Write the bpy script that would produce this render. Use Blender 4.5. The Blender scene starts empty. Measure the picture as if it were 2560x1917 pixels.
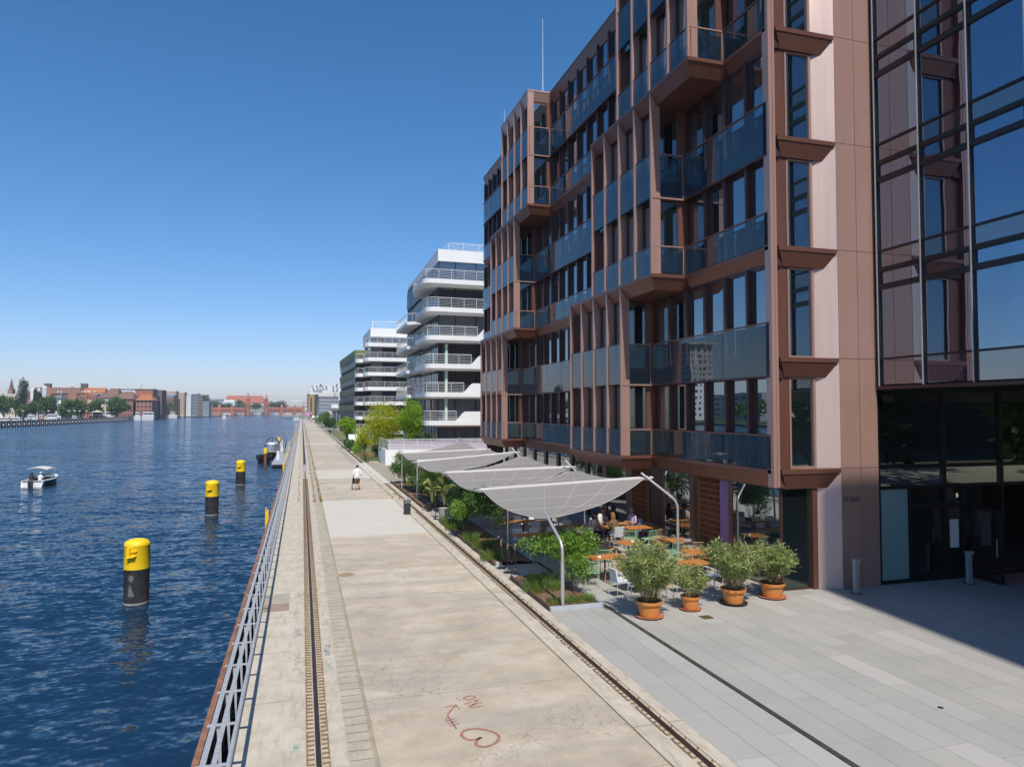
import bpy, bmesh, math, random
import numpy as np
from mathutils import Vector, Matrix
R = math.radians
SC = bpy.context.scene
COL = SC.collection
# ------------------------------------------------------------------ camera
CAM_H = 5.7
PITCH = R(2.2289); YAW = R(16.5977); FPX = 1760.0
cam_d = bpy.data.cameras.new('Camera'); cam = bpy.data.objects.new('Camera', cam_d); COL.objects.link(cam)
cam.location = (0, 0, CAM_H); cam.rotation_euler = (R(90) + PITCH, 0, -YAW)
cam_d.sensor_fit = 'HORIZONTAL'; cam_d.sensor_width = 36.0; cam_d.lens = 36.0 * FPX / 2560.0
cam_d.clip_start = 0.1; cam_d.clip_end = 20000
SC.camera = cam
# ------------------------------------------------------------------ sky, sun, exposure
SUN_EL, SUN_AZ = R(54), R(184.8)
w = bpy.data.worlds.new('World'); SC.world = w; w.use_nodes = True
nt = w.node_tree; bgn = nt.nodes['Background']
sky = nt.nodes.new('ShaderNodeTexSky'); sky.sky_type = 'NISHITA'; sky.sun_disc = False
sky.sun_elevation = SUN_EL; sky.sun_rotation = SUN_AZ
sky.air_density = 1.0; sky.dust_density = 0.4; sky.ozone_density = 2.5; sky.altitude = 100
_sep = nt.nodes.new('ShaderNodeSeparateColor'); _com = nt.nodes.new('ShaderNodeCombineColor'); nt.links.new(sky.outputs[0], _sep.inputs[0])
for _i, (_e, _k) in enumerate(((1.40, .485), (1.03, 1.0), (1.0, 1.36))):    # white balance of the clear blue sky
    _p = nt.nodes.new('ShaderNodeMath'); _p.operation = 'POWER'; _p.inputs[1].default_value = _e; nt.links.new(_sep.outputs[_i], _p.inputs[0])
    _m = nt.nodes.new('ShaderNodeMath'); _m.operation = 'MULTIPLY'; _m.inputs[1].default_value = _k; nt.links.new(_p.outputs[0], _m.inputs[0]); nt.links.new(_m.outputs[0], _com.inputs[_i])
nt.links.new(_com.outputs[0], bgn.inputs[0]); bgn.inputs[1].default_value = 0.10
sd = bpy.data.lights.new('Sun', 'SUN'); sd.energy = 4.6; sd.angle = R(0.53); sd.color = (1.0, 0.93, 0.82)
sun = bpy.data.objects.new('Sun', sd); COL.objects.link(sun)
S_DIR = Vector((math.sin(SUN_AZ) * math.cos(SUN_EL), math.cos(SUN_AZ) * math.cos(SUN_EL), math.sin(SUN_EL)))
sun.rotation_euler = S_DIR.to_track_quat('Z', 'Y').to_euler(); sun.location = (0, -40, 60)
SC.view_settings.view_transform = 'Standard'; SC.view_settings.look = 'None'
SC.view_settings.exposure = 0.0; SC.view_settings.gamma = 1.0
SC.render.engine = 'CYCLES'
SC.cycles.max_bounces = 8; SC.cycles.transparent_max_bounces = 16; SC.cycles.glossy_bounces = 4
SC.cycles.caustics_reflective = False; SC.cycles.caustics_refractive = False

_fw = Vector((math.sin(YAW) * math.cos(PITCH), math.cos(YAW) * math.cos(PITCH), math.sin(PITCH)))
_rt = Vector((math.cos(YAW), -math.sin(YAW), 0)); _up = _rt.cross(_fw)
def at(px, py, Y):
    """world point seen at a pixel of the 2560-wide photograph, on the plane at distance Y"""
    d = _fw + _rt * ((px - 1280) / FPX) + _up * (-(py - 958.5) / FPX)
    t = Y / d.y
    return Vector((d.x * t, Y, CAM_H + d.z * t))

# ------------------------------------------------------------------ helpers
def wl(o):
    v = Vector((0, 0, 0))
    while o is not None:
        v = v + o.location; o = o.parent
    return v

class MB:
    def __init__(s): s.v = []; s.f = []
    def add(s, vs, fs):
        n = len(s.v); s.v += [tuple(p) for p in vs]; s.f += [tuple(i + n for i in f) for f in fs]; return s
    def poly(s, *pts): return s.add(pts, [tuple(range(len(pts)))])
    def box(s, x0, x1, y0, y1, z0, z1):
        if x0 > x1: x0, x1 = x1, x0
        if y0 > y1: y0, y1 = y1, y0
        if z0 > z1: z0, z1 = z1, z0
        return s.add([(x0,y0,z0),(x1,y0,z0),(x1,y1,z0),(x0,y1,z0),(x0,y0,z1),(x1,y0,z1),(x1,y1,z1),(x0,y1,z1)],
                     [(0,3,2,1),(4,5,6,7),(0,1,5,4),(1,2,6,5),(2,3,7,6),(3,0,4,7)])
    def frus(s, lo, hi, z0, z1):
        n = len(lo)
        return s.add([(x, y, z0) for x, y in lo] + [(x, y, z1) for x, y in hi],
                     [tuple(range(n - 1, -1, -1)), tuple(range(n, 2 * n))] + [(i, (i + 1) % n, n + (i + 1) % n, n + i) for i in range(n)])
    def bar(s, a, b, w, h=None, up=(0, 0, 1)):
        a = Vector(a); b = Vector(b); h = w if h is None else h
        d = (b - a).normalized(); u = Vector(up)
        if abs(d.dot(u)) > .98: u = Vector((0, 1, 0))
        x = d.cross(u).normalized(); y = x.cross(d).normalized()
        vs = []
        for p in (a, b):
            for i, j in ((-1, -1), (1, -1), (1, 1), (-1, 1)): vs.append(p + x * (i * w / 2) + y * (j * h / 2))
        return s.add(vs, [(3,2,1,0),(4,5,6,7),(0,1,5,4),(1,2,6,5),(2,3,7,6),(3,0,4,7)])
    def tube(s, pts, r, n=8, cap=True):
        pts = [Vector(p) for p in pts]; rs = r if isinstance(r, (list, tuple)) else [r] * len(pts)
        vs = []; fs = []; px = None
        for k, p in enumerate(pts):
            d = (pts[min(k + 1, len(pts) - 1)] - pts[max(k - 1, 0)]).normalized()
            if px is None:
                u = Vector((0, 0, 1)) if abs(d.z) < .9 else Vector((1, 0, 0)); px = d.cross(u).normalized()
            px = (px - d * px.dot(d)).normalized(); py = d.cross(px)
            for i in range(n):
                a = 2 * math.pi * i / n; vs.append(p + (px * math.cos(a) + py * math.sin(a)) * rs[k])
        for k in range(len(pts) - 1):
            for i in range(n):
                j = (i + 1) % n; fs.append((k*n+i, k*n+j, (k+1)*n+j, (k+1)*n+i))
        if cap: fs += [tuple(range(n - 1, -1, -1)), tuple(range((len(pts)-1)*n, len(pts)*n))]
        return s.add(vs, fs)
    def lathe(s, prof, c=(0, 0, 0), n=20, cap=True):
        vs = []; fs = []
        for r, z in prof:
            for i in range(n):
                a = 2 * math.pi * i / n; vs.append((c[0] + r * math.cos(a), c[1] + r * math.sin(a), c[2] + z))
        for k in range(len(prof) - 1):
            for i in range(n):
                j = (i + 1) % n; fs.append((k*n+i, k*n+j, (k+1)*n+j, (k+1)*n+i))
        if cap: fs += [tuple(range(n - 1, -1, -1)), tuple(range((len(prof)-1)*n, len(prof)*n))]
        return s.add(vs, fs)
    def grid(s, fn, nu, nv):
        vs = [fn(i / nu, j / nv) for j in range(nv + 1) for i in range(nu + 1)]
        return s.add(vs, [(j*(nu+1)+i, j*(nu+1)+i+1, (j+1)*(nu+1)+i+1, (j+1)*(nu+1)+i) for j in range(nv) for i in range(nu)])
    def ball(s, c, r, n=8, m=6):
        r = r if isinstance(r, (list, tuple)) else (r, r, r)
        vs = [(c[0], c[1], c[2] - r[2])]; fs = []
        for k in range(1, m):
            t = math.pi * k / m
            for i in range(n):
                a = 2 * math.pi * i / n; vs.append((c[0]+r[0]*math.sin(t)*math.cos(a), c[1]+r[1]*math.sin(t)*math.sin(a), c[2]-r[2]*math.cos(t)))
        vs.append((c[0], c[1], c[2] + r[2])); L = len(vs) - 1
        for i in range(n):
            j = (i + 1) % n; fs.append((0, 1 + j, 1 + i)); fs.append((L, L - n + i, L - n + j))
            for k in range(m - 2): fs.append((1+k*n+i, 1+k*n+j, 1+(k+1)*n+j, 1+(k+1)*n+i))
        return s.add(vs, fs)
    def mesh(s, name, mat, smooth=False, off=(0, 0, 0)):
        me = bpy.data.meshes.new(name)
        me.from_pydata([(p[0]-off[0], p[1]-off[1], p[2]-off[2]) for p in s.v], [], s.f)
        if mat: me.materials.append(mat)
        if smooth: me.shade_smooth(); me.set_sharp_from_angle(angle=R(38))
        return me
    def build(s, name, mat, parent=None, smooth=False, at_=None):
        """vertices are world coordinates; at_ puts the origin of a top-level object"""
        off = wl(parent) if parent is not None else (Vector(at_) if at_ else Vector((0, 0, 0)))
        o = bpy.data.objects.new(name, s.mesh(name, mat, smooth, off)); COL.objects.link(o)
        if parent is not None: o.parent = parent
        elif at_: o.location = at_
        return o

def tag(o, label=None, cat=None, group=None, kind=None):
    if label: o['label'] = label
    if cat: o['category'] = cat
    if group: o['group'] = group
    if kind: o['kind'] = kind
    return o
def thing(name, label, cat, loc=(0, 0, 0), group=None, rz=0):
    o = bpy.data.objects.new(name, None); COL.objects.link(o); o.location = loc; o.rotation_euler = (0, 0, rz)
    o.empty_display_size = .2
    return tag(o, label, cat, group)
def inst(name, me, parent, loc, rz=0):
    o = bpy.data.objects.new(name, me); COL.objects.link(o)
    if parent is not None: o.parent = parent; o.location = Vector(loc) - wl(parent)
    else: o.location = loc
    o.rotation_euler = (0, 0, rz); return o
def copy_tree(o, parent=None):
    c = o.copy(); COL.objects.link(c); c.parent = parent
    for ch in list(o.children): copy_tree(ch, c)
    return c
def place(proto, used, loc, rz, label, group=None, scale=None):
    o = proto if not used else copy_tree(proto)
    o.location = loc; o.rotation_euler = (0, 0, rz); o['label'] = label
    if group: o['group'] = group
    if scale: o.scale = scale if isinstance(scale, tuple) else (scale,) * 3
    return o

# ------------------------------------------------------------------ materials
def new_mat(name):
    m = bpy.data.materials.new(name); m.use_nodes = True
    return m, m.node_tree, m.node_tree.nodes['Principled BSDF']
def N(nt, t, **k):
    n = nt.nodes.new(t)
    for a, b in k.items():
        if a in n.inputs: n.inputs[a].default_value = b
        else: setattr(n, a, b)
    return n
def ramp(nt, src, stops):
    r = N(nt, 'ShaderNodeValToRGB'); e = r.color_ramp.elements
    while len(e) < len(stops): e.new(.5)
    for i, (p, c) in enumerate(stops): e[i].position = p; e[i].color = (c[0], c[1], c[2], 1) if not isinstance(c, (int, float)) else (c, c, c, 1)
    nt.links.new(src, r.inputs[0]); return r.outputs[0]
def mix(nt, fac, a, b, mode='MIX'):
    m = N(nt, 'ShaderNodeMix', data_type='RGBA', blend_type=mode); m.clamp_factor = True
    for s_, v in ((m.inputs[0], fac), (m.inputs[6], a), (m.inputs[7], b)):
        if hasattr(v, 'links'): nt.links.new(v, s_)
        elif isinstance(v, (int, float)): s_.default_value = v
        else: s_.default_value = (v[0], v[1], v[2], 1)
    return m.outputs[2]
def noise(nt, vec, scale, detail=4, rough=.55):
    n = N(nt, 'ShaderNodeTexNoise'); n.inputs['Scale'].default_value = scale; n.inputs['Detail'].default_value = detail; n.inputs['Roughness'].default_value = rough
    if vec is not None: nt.links.new(vec, n.inputs['Vector'])
    return n.outputs[0]
def mapv(nt, vec, scale=(1, 1, 1), loc=(0, 0, 0), rot=(0, 0, 0)):
    m = N(nt, 'ShaderNodeMapping'); m.inputs['Scale'].default_value = scale; m.inputs['Location'].default_value = loc; m.inputs['Rotation'].default_value = rot
    nt.links.new(vec, m.inputs[0]); return m.outputs[0]
def bump(nt, h, strength, dist, bsdf, prev=None):
    b = N(nt, 'ShaderNodeBump'); b.inputs['Strength'].default_value = strength; b.inputs['Distance'].default_value = dist
    nt.links.new(h, b.inputs['Height'])
    if prev: nt.links.new(prev, b.inputs['Normal'])
    nt.links.new(b.outputs[0], bsdf.inputs['Normal']); return b.outputs[0]
def mathn(nt, op, a, b=0.0, c=None):
    m = N(nt, 'ShaderNodeMath', operation=op)
    for s_, v in ((m.inputs[0], a), (m.inputs[1], b)) + (((m.inputs[2], c),) if c is not None else ()):
        if hasattr(v, 'links'): nt.links.new(v, s_)
        else: s_.default_value = v
    return m.outputs[0]
def geo_pos(nt): return N(nt, 'ShaderNodeNewGeometry').outputs['Position']

def pm(name, col, rough=.5, metal=0.0, var=.12, scale=3.0, bmp=0.0, bscale=40, spec=.5, world=True):
    m, nt, b = new_mat(name)
    vec = geo_pos(nt) if world else N(nt, 'ShaderNodeTexCoord').outputs['Object']
    if var > 0:
        n = noise(nt, vec, scale, 5)
        lo = tuple(c * (1 - var) for c in col); hi = tuple(min(1, c * (1 + var)) for c in col)
        nt.links.new(ramp(nt, n, [(.3, lo), (.7, hi)]), b.inputs['Base Color'])
    else: b.inputs['Base Color'].default_value = (*col, 1)
    b.inputs['Roughness'].default_value = rough; b.inputs['Metallic'].default_value = metal
    b.inputs['Specular IOR Level'].default_value = spec
    if bmp > 0: bump(nt, noise(nt, vec, bscale, 4), bmp, .02, b)
    return m

def glass(name, tint, refl=.0, ior=1.5, tcol=(.8, .85, .85), wob=0.0, rough=.0, gcol=(1, 1, 1)):
    """clear pane: straight-through tinted light plus mirror reflection by angle"""
    m = bpy.data.materials.new(name); m.use_nodes = True; nt = m.node_tree; nt.nodes.clear()
    out = N(nt, 'ShaderNodeOutputMaterial')
    g = N(nt, 'ShaderNodeBsdfGlossy'); g.inputs['Roughness'].default_value = rough; g.inputs['Color'].default_value = (*gcol, 1)
    t = N(nt, 'ShaderNodeBsdfTransparent'); t.inputs['Color'].default_value = (*tcol, 1)
    d = N(nt, 'ShaderNodeBsdfDiffuse'); d.inputs['Color'].default_value = (*tint[:3], 1)
    fr = N(nt, 'ShaderNodeFresnel'); fr.inputs['IOR'].default_value = ior
    mx0 = N(nt, 'ShaderNodeMixShader'); mx0.inputs[0].default_value = tint[3]
    nt.links.new(t.outputs[0], mx0.inputs[1]); nt.links.new(d.outputs[0], mx0.inputs[2])
    fac = mathn(nt, 'ADD', mathn(nt, 'MULTIPLY', fr.outputs[0], 1 - refl), refl)
    mx = N(nt, 'ShaderNodeMixShader'); nt.links.new(fac, mx.inputs[0])
    nt.links.new(mx0.outputs[0], mx.inputs[1]); nt.links.new(g.outputs[0], mx.inputs[2])
    if wob > 0:
        p = geo_pos(nt); b = N(nt, 'ShaderNodeBump'); b.inputs['Strength'].default_value = wob; b.inputs['Distance'].default_value = .03
        nt.links.new(noise(nt, p, .9, 1), b.inputs['Height']); nt.links.new(b.outputs[0], g.inputs['Normal'])
    nt.links.new(mx.outputs[0], out.inputs[0]); return m

def leafm(name, cols, rough=.5, trans=.35):
    m = bpy.data.materials.new(name); m.use_nodes = True; nt = m.node_tree
    b = nt.nodes['Principled BSDF']; out = nt.nodes['Material Output']
    ri = N(nt, 'ShaderNodeNewGeometry').outputs['Random Per Island']
    c = ramp(nt, ri, [(i / max(1, len(cols) - 1), k) for i, k in enumerate(cols)])
    nt.links.new(c, b.inputs['Base Color']); b.inputs['Roughness'].default_value = rough
    tr = N(nt, 'ShaderNodeBsdfTranslucent'); nt.links.new(mix(nt, 1.0, c, (1.0, 1.15, .6), 'MULTIPLY'), tr.inputs[0])
    mx = N(nt, 'ShaderNodeMixShader'); mx.inputs[0].default_value = trans
    nt.links.new(b.outputs[0], mx.inputs[1]); nt.links.new(tr.outputs[0], mx.inputs[2]); nt.links.new(mx.outputs[0], out.inputs[0])
    return m

def clad(name, col, rough, metal, amt=.07):
    """sheet metal: small tone shift from panel to panel and faint vertical rain streaks"""
    m, nt, b = new_mat(name); p = geo_pos(nt); ri = N(nt, 'ShaderNodeNewGeometry').outputs['Random Per Island']
    st = noise(nt, mapv(nt, p, (5, 5, .22)), 1.6, 5, .65); cl = noise(nt, p, .6, 4)
    f = mathn(nt, 'ADD', mathn(nt, 'MULTIPLY_ADD', ri, amt * 1.6, 1 - amt * 1.3), mathn(nt, 'ADD', mathn(nt, 'MULTIPLY', mathn(nt, 'SUBTRACT', st, .5), amt * 2.2), mathn(nt, 'MULTIPLY', mathn(nt, 'SUBTRACT', cl, .5), amt * 1.6)))
    cc = N(nt, 'ShaderNodeCombineColor')
    for i in range(3): nt.links.new(f, cc.inputs[i])
    nt.links.new(mix(nt, 1.0, col, cc.outputs[0], 'MULTIPLY'), b.inputs['Base Color']); b.inputs['Metallic'].default_value = metal
    nt.links.new(mathn(nt, 'MULTIPLY_ADD', st, .22, rough - .11), b.inputs['Roughness']); bump(nt, noise(nt, p, 1.3, 2), .10, .02, b)
    return m
M = {}
M['brown'] = clad('bronze_cladding', (.225, .100, .072), .38, .5)
M['brown_dark'] = pm('dark_bronze_frame', (.085, .045, .042), .38, .4, .06, 1)
M['rose'] = clad('rose_bronze_panel', (.52, .315, .258), .38, .45)
M['rose_lit'] = clad('sunlit_rose_panel', (.72, .56, .52), .38, .4, .04)  # lighter copy of rose; stronger light on the angled facet painted into the colour
M['window_glass'] = glass('window_glass', (.03, .05, .06, .25), .26, 1.9, (.42, .55, .48), .05, gcol=(.86, .95, 1))
M['balustrade'] = glass('balustrade_glass', (.12, .22, .32, .06), .04, 1.50, (.60, .74, .80), .07)
M['spandrel'] = pm('spandrel_backing', (.012, .035, .06), .35, 0, .05)
M['curtain_glass'] = glass('curtain_wall_glass', (.01, .03, .08, .2), .36, 1.6, (.36, .44, .48), .10, gcol=(.66, .82, 1))
M['door_glass'] = glass('door_glass', (.02, .03, .03, .3), .05, 1.5, (.45, .62, .56), .04)
M['spandrel_glass'] = glass('opaque_spandrel_glass', (.03, .045, .07, 1.0), .22, 1.6, (.1, .1, .1), .1)
M['black_frame'] = pm('black_aluminium', (.018, .018, .02), .35, .3, .1)
M['interior'] = pm('interior_plaster', (.38, .42, .37), .8, 0, .1, .6)
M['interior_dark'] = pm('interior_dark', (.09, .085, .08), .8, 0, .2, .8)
M['curtain'] = pm('pale_curtain', (.55, .68, .5), .8, 0, .1)
M['white'] = pm('white_render', (.78, .78, .77), .6, 0, .04, .4)
M['white_paint'] = pm('white_paint', (.74, .75, .76), .45, 0, .03)
M['galv'] = pm('galvanised_steel', (.50, .51, .52), .5, .35, .12, 9)
M['stainless'] = pm('stainless_steel', (.56, .55, .53), .40, .6, .05)
M['rust'] = pm('rusty_steel', (.20, .095, .06), .8, .2, .35, 6, .4)
M['railsteel'] = pm('dark_worn_rail', (.085, .055, .045), .5, .6, .3, 9)
M['yellow'] = pm('yellow_paint', (.90, .60, .01), .45, 0, .08, 2)
M['pileblack'] = pm('pile_black_coating', (.030, .031, .036), .75, 0, .35, 2.5, .1, spec=.2)
M['rubber'] = pm('black_plastic', (.02, .02, .022), .5, 0, .1)
M['terracotta'] = pm('terracotta', (.62, .235, .055), .5, 0, .08, 4)
M['terracotta_b'] = pm('terracotta_pale', (.46, .19, .11), .6, 0, .1, 6)
M['wood'] = pm('oiled_table_wood', (.50, .20, .055), .5, 0, .25, 7)
M['mint'] = pm('mint_green_metal', (.34, .58, .36), .45, 0, .04)
M['tan'] = pm('sand_yellow_metal', (.62, .43, .22), .45, 0, .04)
M['greyblue'] = pm('light_grey_metal', (.47, .51, .58), .45, 0, .04)
M['cushion'] = pm('white_cushion', (.74, .74, .78), .85, 0, .05, 5)
M['dark_metal'] = pm('anthracite_metal', (.035, .037, .04), .45, .2, .1)
M['bark'] = pm('bark', (.12, .09, .065), .85, 0, .3, 9, .5)
M['soil'] = pm('bark_mulch', (.20, .12, .065), .95, 0, .5, 14, .8, 60)
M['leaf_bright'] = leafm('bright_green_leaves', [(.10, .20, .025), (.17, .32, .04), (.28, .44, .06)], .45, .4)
M['leaf_mid'] = leafm('mid_green_leaves', [(.045, .10, .02), (.08, .17, .03), (.15, .26, .05)], .5, .3)
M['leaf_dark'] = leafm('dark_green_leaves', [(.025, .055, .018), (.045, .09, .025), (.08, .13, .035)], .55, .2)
M['leaf_yellow'] = leafm('yellow_green_leaves', [(.24, .31, .01), (.46, .50, .015), (.66, .60, .02)], .5, .45)
M['leaf_lime'] = leafm('lime_green_leaves', [(.14, .28, .01), (.25, .42, .015), (.38, .52, .03)], .5, .45)
M['leaf_oleander'] = leafm('oleander_leaves', [(.14, .20, .055), (.29, .36, .11), (.52, .53, .27)], .4, .35)
M['leaf_banana'] = leafm('banana_leaves', [(.14, .20, .05), (.30, .32, .10), (.45, .40, .16)], .5, .35)
M['grass'] = leafm('grass_blades', [(.07, .13, .02), (.12, .22, .035), (.24, .30, .08)], .6, .3)
M['grass_dry'] = leafm('dry_grass_blades', [(.30, .23, .10), (.45, .34, .17), (.30, .28, .10)], .7, .3)
M['stem'] = pm('pale_stem', (.28, .22, .12), .8, 0, .2, 12)
M['skin'] = pm('skin', (.55, .32, .22), .55, 0, .05)
M['cobble'] = None
# ================================================================== SETTING
def structure(o): o['kind'] = 'structure'; return o
# ---- water
def water_mat():
    m, nt, b = new_mat('river_water')
    b.inputs['Base Color'].default_value = (.008, .030, .066, 1); b.inputs['Roughness'].default_value = .07
    b.inputs['IOR'].default_value = 1.33
    p = geo_pos(nt)
    v1 = mapv(nt, p, (.42, 1.0, 1), rot=(0, 0, R(-16))); v2 = mapv(nt, p, (.55, 1.1, 1), rot=(0, 0, R(10))); v3 = mapv(nt, p, (.6, 1.1, 1), rot=(0, 0, R(-28)))
    def ncol(v, sc, d):
        n = N(nt, 'ShaderNodeTexNoise'); n.inputs['Scale'].default_value = sc; n.inputs['Detail'].default_value = d; n.inputs['Roughness'].default_value = .55
        nt.links.new(v, n.inputs['Vector']); sb = N(nt, 'ShaderNodeVectorMath', operation='SUBTRACT'); nt.links.new(n.outputs[1], sb.inputs[0]); sb.inputs[1].default_value = (.5, .5, .5); return sb.outputs[0]
    def vsc(v, k):
        q = N(nt, 'ShaderNodeVectorMath', operation='MULTIPLY'); nt.links.new(v, q.inputs[0]); q.inputs[1].default_value = k; return q.outputs[0]
    def vadd(a_, b_):
        q = N(nt, 'ShaderNodeVectorMath', operation='ADD'); nt.links.new(a_, q.inputs[0]); nt.links.new(b_, q.inputs[1]); return q.outputs[0]
    tot = vadd(vadd(vsc(ncol(v1, .6, 2), (.26, .50, 0)), vsc(ncol(v2, 2.1, 3), (.55, 1.0, 0))), vsc(ncol(v3, 5.2, 3), (.60, 1.05, 0)))
    big = noise(nt, mapv(nt, p, (.5, 1, 1)), .03, 3)
    gs = N(nt, 'ShaderNodeVectorMath', operation='SCALE'); nt.links.new(tot, gs.inputs[0]); nt.links.new(mathn(nt, 'MULTIPLY_ADD', big, 1.1, .35), gs.inputs['Scale'])
    upv = N(nt, 'ShaderNodeVectorMath', operation='ADD'); nt.links.new(gs.outputs[0], upv.inputs[0]); upv.inputs[1].default_value = (0, -.06, 1)
    nv = N(nt, 'ShaderNodeVectorMath', operation='NORMALIZE'); nt.links.new(upv.outputs[0], nv.inputs[0])
    nt.links.new(nv.outputs[0], b.inputs['Normal']); b.inputs['Roughness'].default_value = .06
    return m
structure(MB().poly((-3000, -80, -1.8), (-1.5, -80, -1.8), (-1.5, 3000, -1.8), (-3000, 3000, -1.8)).build('water', water_mat()))

# ---- shader for long concrete strips, slabs and paving (all by world position)
def line_mask(nt, coord, period, width, phase=0.0):
    """1 on the joint lines of a periodic pattern"""
    f = mathn(nt, 'PINGPONG', mathn(nt, 'SUBTRACT', coord, phase), period / 2)
    return mathn(nt, 'LESS_THAN', f, width / 2)
def xyz(nt):
    s = N(nt, 'ShaderNodeSeparateXYZ'); nt.links.new(geo_pos(nt), s.inputs[0]); return s.outputs
def rnd(nt, *cs):
    c = N(nt, 'ShaderNodeCombineXYZ')
    for i, k in enumerate(cs):
        if hasattr(k, 'links'): nt.links.new(k, c.inputs[i])
        else: c.inputs[i].default_value = k
    wn = N(nt, 'ShaderNodeTexWhiteNoise', noise_dimensions='3D'); nt.links.new(c.outputs[0], wn.inputs[0]); return wn.outputs[0]

def slab_mat():
    m, nt, b = new_mat('old_concrete_slabs'); X, Y, Z = xyz(nt); p = geo_pos(nt)
    n = noise(nt, p, .8, 6, .65); n2 = noise(nt, mapv(nt, p, (.35, 1.3, 1)), .7, 5, .6); n3 = noise(nt, p, 9, 5, .7)
    base = ramp(nt, n, [(.32, (.40, .335, .255)), (.5, (.55, .465, .36)), (.70, (.64, .575, .475))])
    # grey weathered bands next to the joints
    stain = ramp(nt, n2, [(.46, 0), (.66, 1)])
    base = mix(nt, mathn(nt, 'MULTIPLY', stain, .75), base, (.34, .325, .295))
    warm = ramp(nt, noise(nt, mapv(nt, p, (.5, 1, 1), (7, 3, 0)), .5, 3), [(.5, 0), (.7, 1)])
    base = mix(nt, mathn(nt, 'MULTIPLY', warm, .4), base, (.60, .49, .345))
    base = mix(nt, ramp(nt, noise(nt, mapv(nt, p, (1, 1, 1), (31, 2, 0)), 2.6, 5, .7), [(.35, .42), (.65, 0)]), base, (.40, .345, .27))
    idx = mathn(nt, 'FLOOR', mathn(nt, 'DIVIDE', mathn(nt, 'SUBTRACT', Y, 14.3), 3.9))
    tone = mathn(nt, 'MULTIPLY_ADD', rnd(nt, idx, 3.0), .14, .93)
    comb = N(nt, 'ShaderNodeCombineColor')
    for i in range(3): nt.links.new(tone, comb.inputs[i])
    base = mix(nt, 1.0, base, comb.outputs[0], 'MULTIPLY')
    base = mix(nt, mathn(nt, 'MULTIPLY', ramp(nt, n3, [(.45, 0), (.7, 1)]), .25), base, (.40, .36, .30))
    # renewed pale slabs and pale cross strips
    pat = mathn(nt, 'MULTIPLY', mathn(nt, 'GREATER_THAN', Y, 33.05), mathn(nt, 'LESS_THAN', Y, 46.4))
    st = ramp(nt, noise(nt, mapv(nt, p, (.5, 5, 1)), 1.2, 3), [(.3, (.53, .495, .43)), (.7, (.62, .585, .52))])
    base = mix(nt, pat, base, st)
    for y0, y1 in ((61.5, 70), (125.5, 130.5), (188, 195), (292, 300)):
        k = mathn(nt, 'MULTIPLY', mathn(nt, 'GREATER_THAN', Y, y0), mathn(nt, 'LESS_THAN', Y, y1))
        base = mix(nt, mathn(nt, 'MULTIPLY', k, .8), base, (.60, .56, .48))
    # cracks
    vo = N(nt, 'ShaderNodeTexVoronoi', feature='DISTANCE_TO_EDGE'); vo.inputs['Scale'].default_value = 3.2
    dist = N(nt, 'ShaderNodeMixRGB') if False else None
    wp = N(nt, 'ShaderNodeVectorMath', operation='ADD'); nt.links.new(p, wp.inputs[0])
    nn = N(nt, 'ShaderNodeTexNoise'); nn.inputs['Scale'].default_value = 2.5; nn.inputs['Detail'].default_value = 4; nt.links.new(p, nn.inputs['Vector'])
    sc = N(nt, 'ShaderNodeVectorMath', operation='SCALE'); nt.links.new(nn.outputs[1], sc.inputs[0]); sc.inputs['Scale'].default_value = .55
    nt.links.new(sc.outputs[0], wp.inputs[1]); nt.links.new(wp.outputs[0], vo.inputs['Vector'])
    crk = ramp(nt, vo.outputs[0], [(.0, 1), (.022, 0)])
    cm = ramp(nt, noise(nt, mapv(nt, p, (.6, 1, 1), (3, 11, 0)), .55, 4), [(.47, 0), (.62, 1)])
    nopat = mathn(nt, 'SUBTRACT', 1.0, pat)
    crkf = mathn(nt, 'MULTIPLY', mathn(nt, 'MULTIPLY', crk, cm), nopat)
    base = mix(nt, mathn(nt, 'MULTIPLY', crkf, .8), base, (.15, .13, .11))
    jn = mathn(nt, 'ADD', Y, mathn(nt, 'MULTIPLY', noise(nt, p, 5, 2), .02))
    jl = line_mask(nt, jn, 3.9, .028, 14.31)
    base = mix(nt, mathn(nt, 'MULTIPLY', mathn(nt, 'MULTIPLY', jl, nopat), .55), base, (.24, .205, .16))
    nt.links.new(base, b.inputs['Base Color']); b.inputs['Roughness'].default_value = .85
    bump(nt, mathn(nt, 'SUBTRACT', n3, mathn(nt, 'MULTIPLY', crkf, 1.0)), .35, .01, b)
    return m
def strip_mat(name, c0, c1, jp=0, jw=.03, ph=0, dark=(.2, .165, .12), jf=.7, dirt=.5, cross=None, dcol=(.30, .24, .165)):
    m, nt, b = new_mat(name); X, Y, Z = xyz(nt); p = geo_pos(nt)
    base = ramp(nt, noise(nt, p, 1.6, 6, .65), [(.3, c0), (.7, c1)])
    base = mix(nt, mathn(nt, 'MULTIPLY', ramp(nt, noise(nt, mapv(nt, p, (1, .25, 1)), 6, 6, .7), [(.5, 0), (.68, 1)]), dirt), base, dcol)
    if jp:
        if cross is not None:
            base = mix(nt, mathn(nt, 'MULTIPLY', rnd(nt, mathn(nt, 'FLOOR', mathn(nt, 'DIVIDE', Y, jp)), 1.0), .35), base, (.36, .31, .24))
        jn = mathn(nt, 'ADD', Y, mathn(nt, 'MULTIPLY', noise(nt, p, 6, 2), .04))
        base = mix(nt, mathn(nt, 'MULTIPLY', line_mask(nt, jn, jp, jw, ph), jf), base, dark)
    nt.links.new(base, b.inputs['Base Color']); b.inputs['Roughness'].default_value = .88
    bump(nt, noise(nt, p, 14, 5, .7), .4, .015, b); return m
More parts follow.
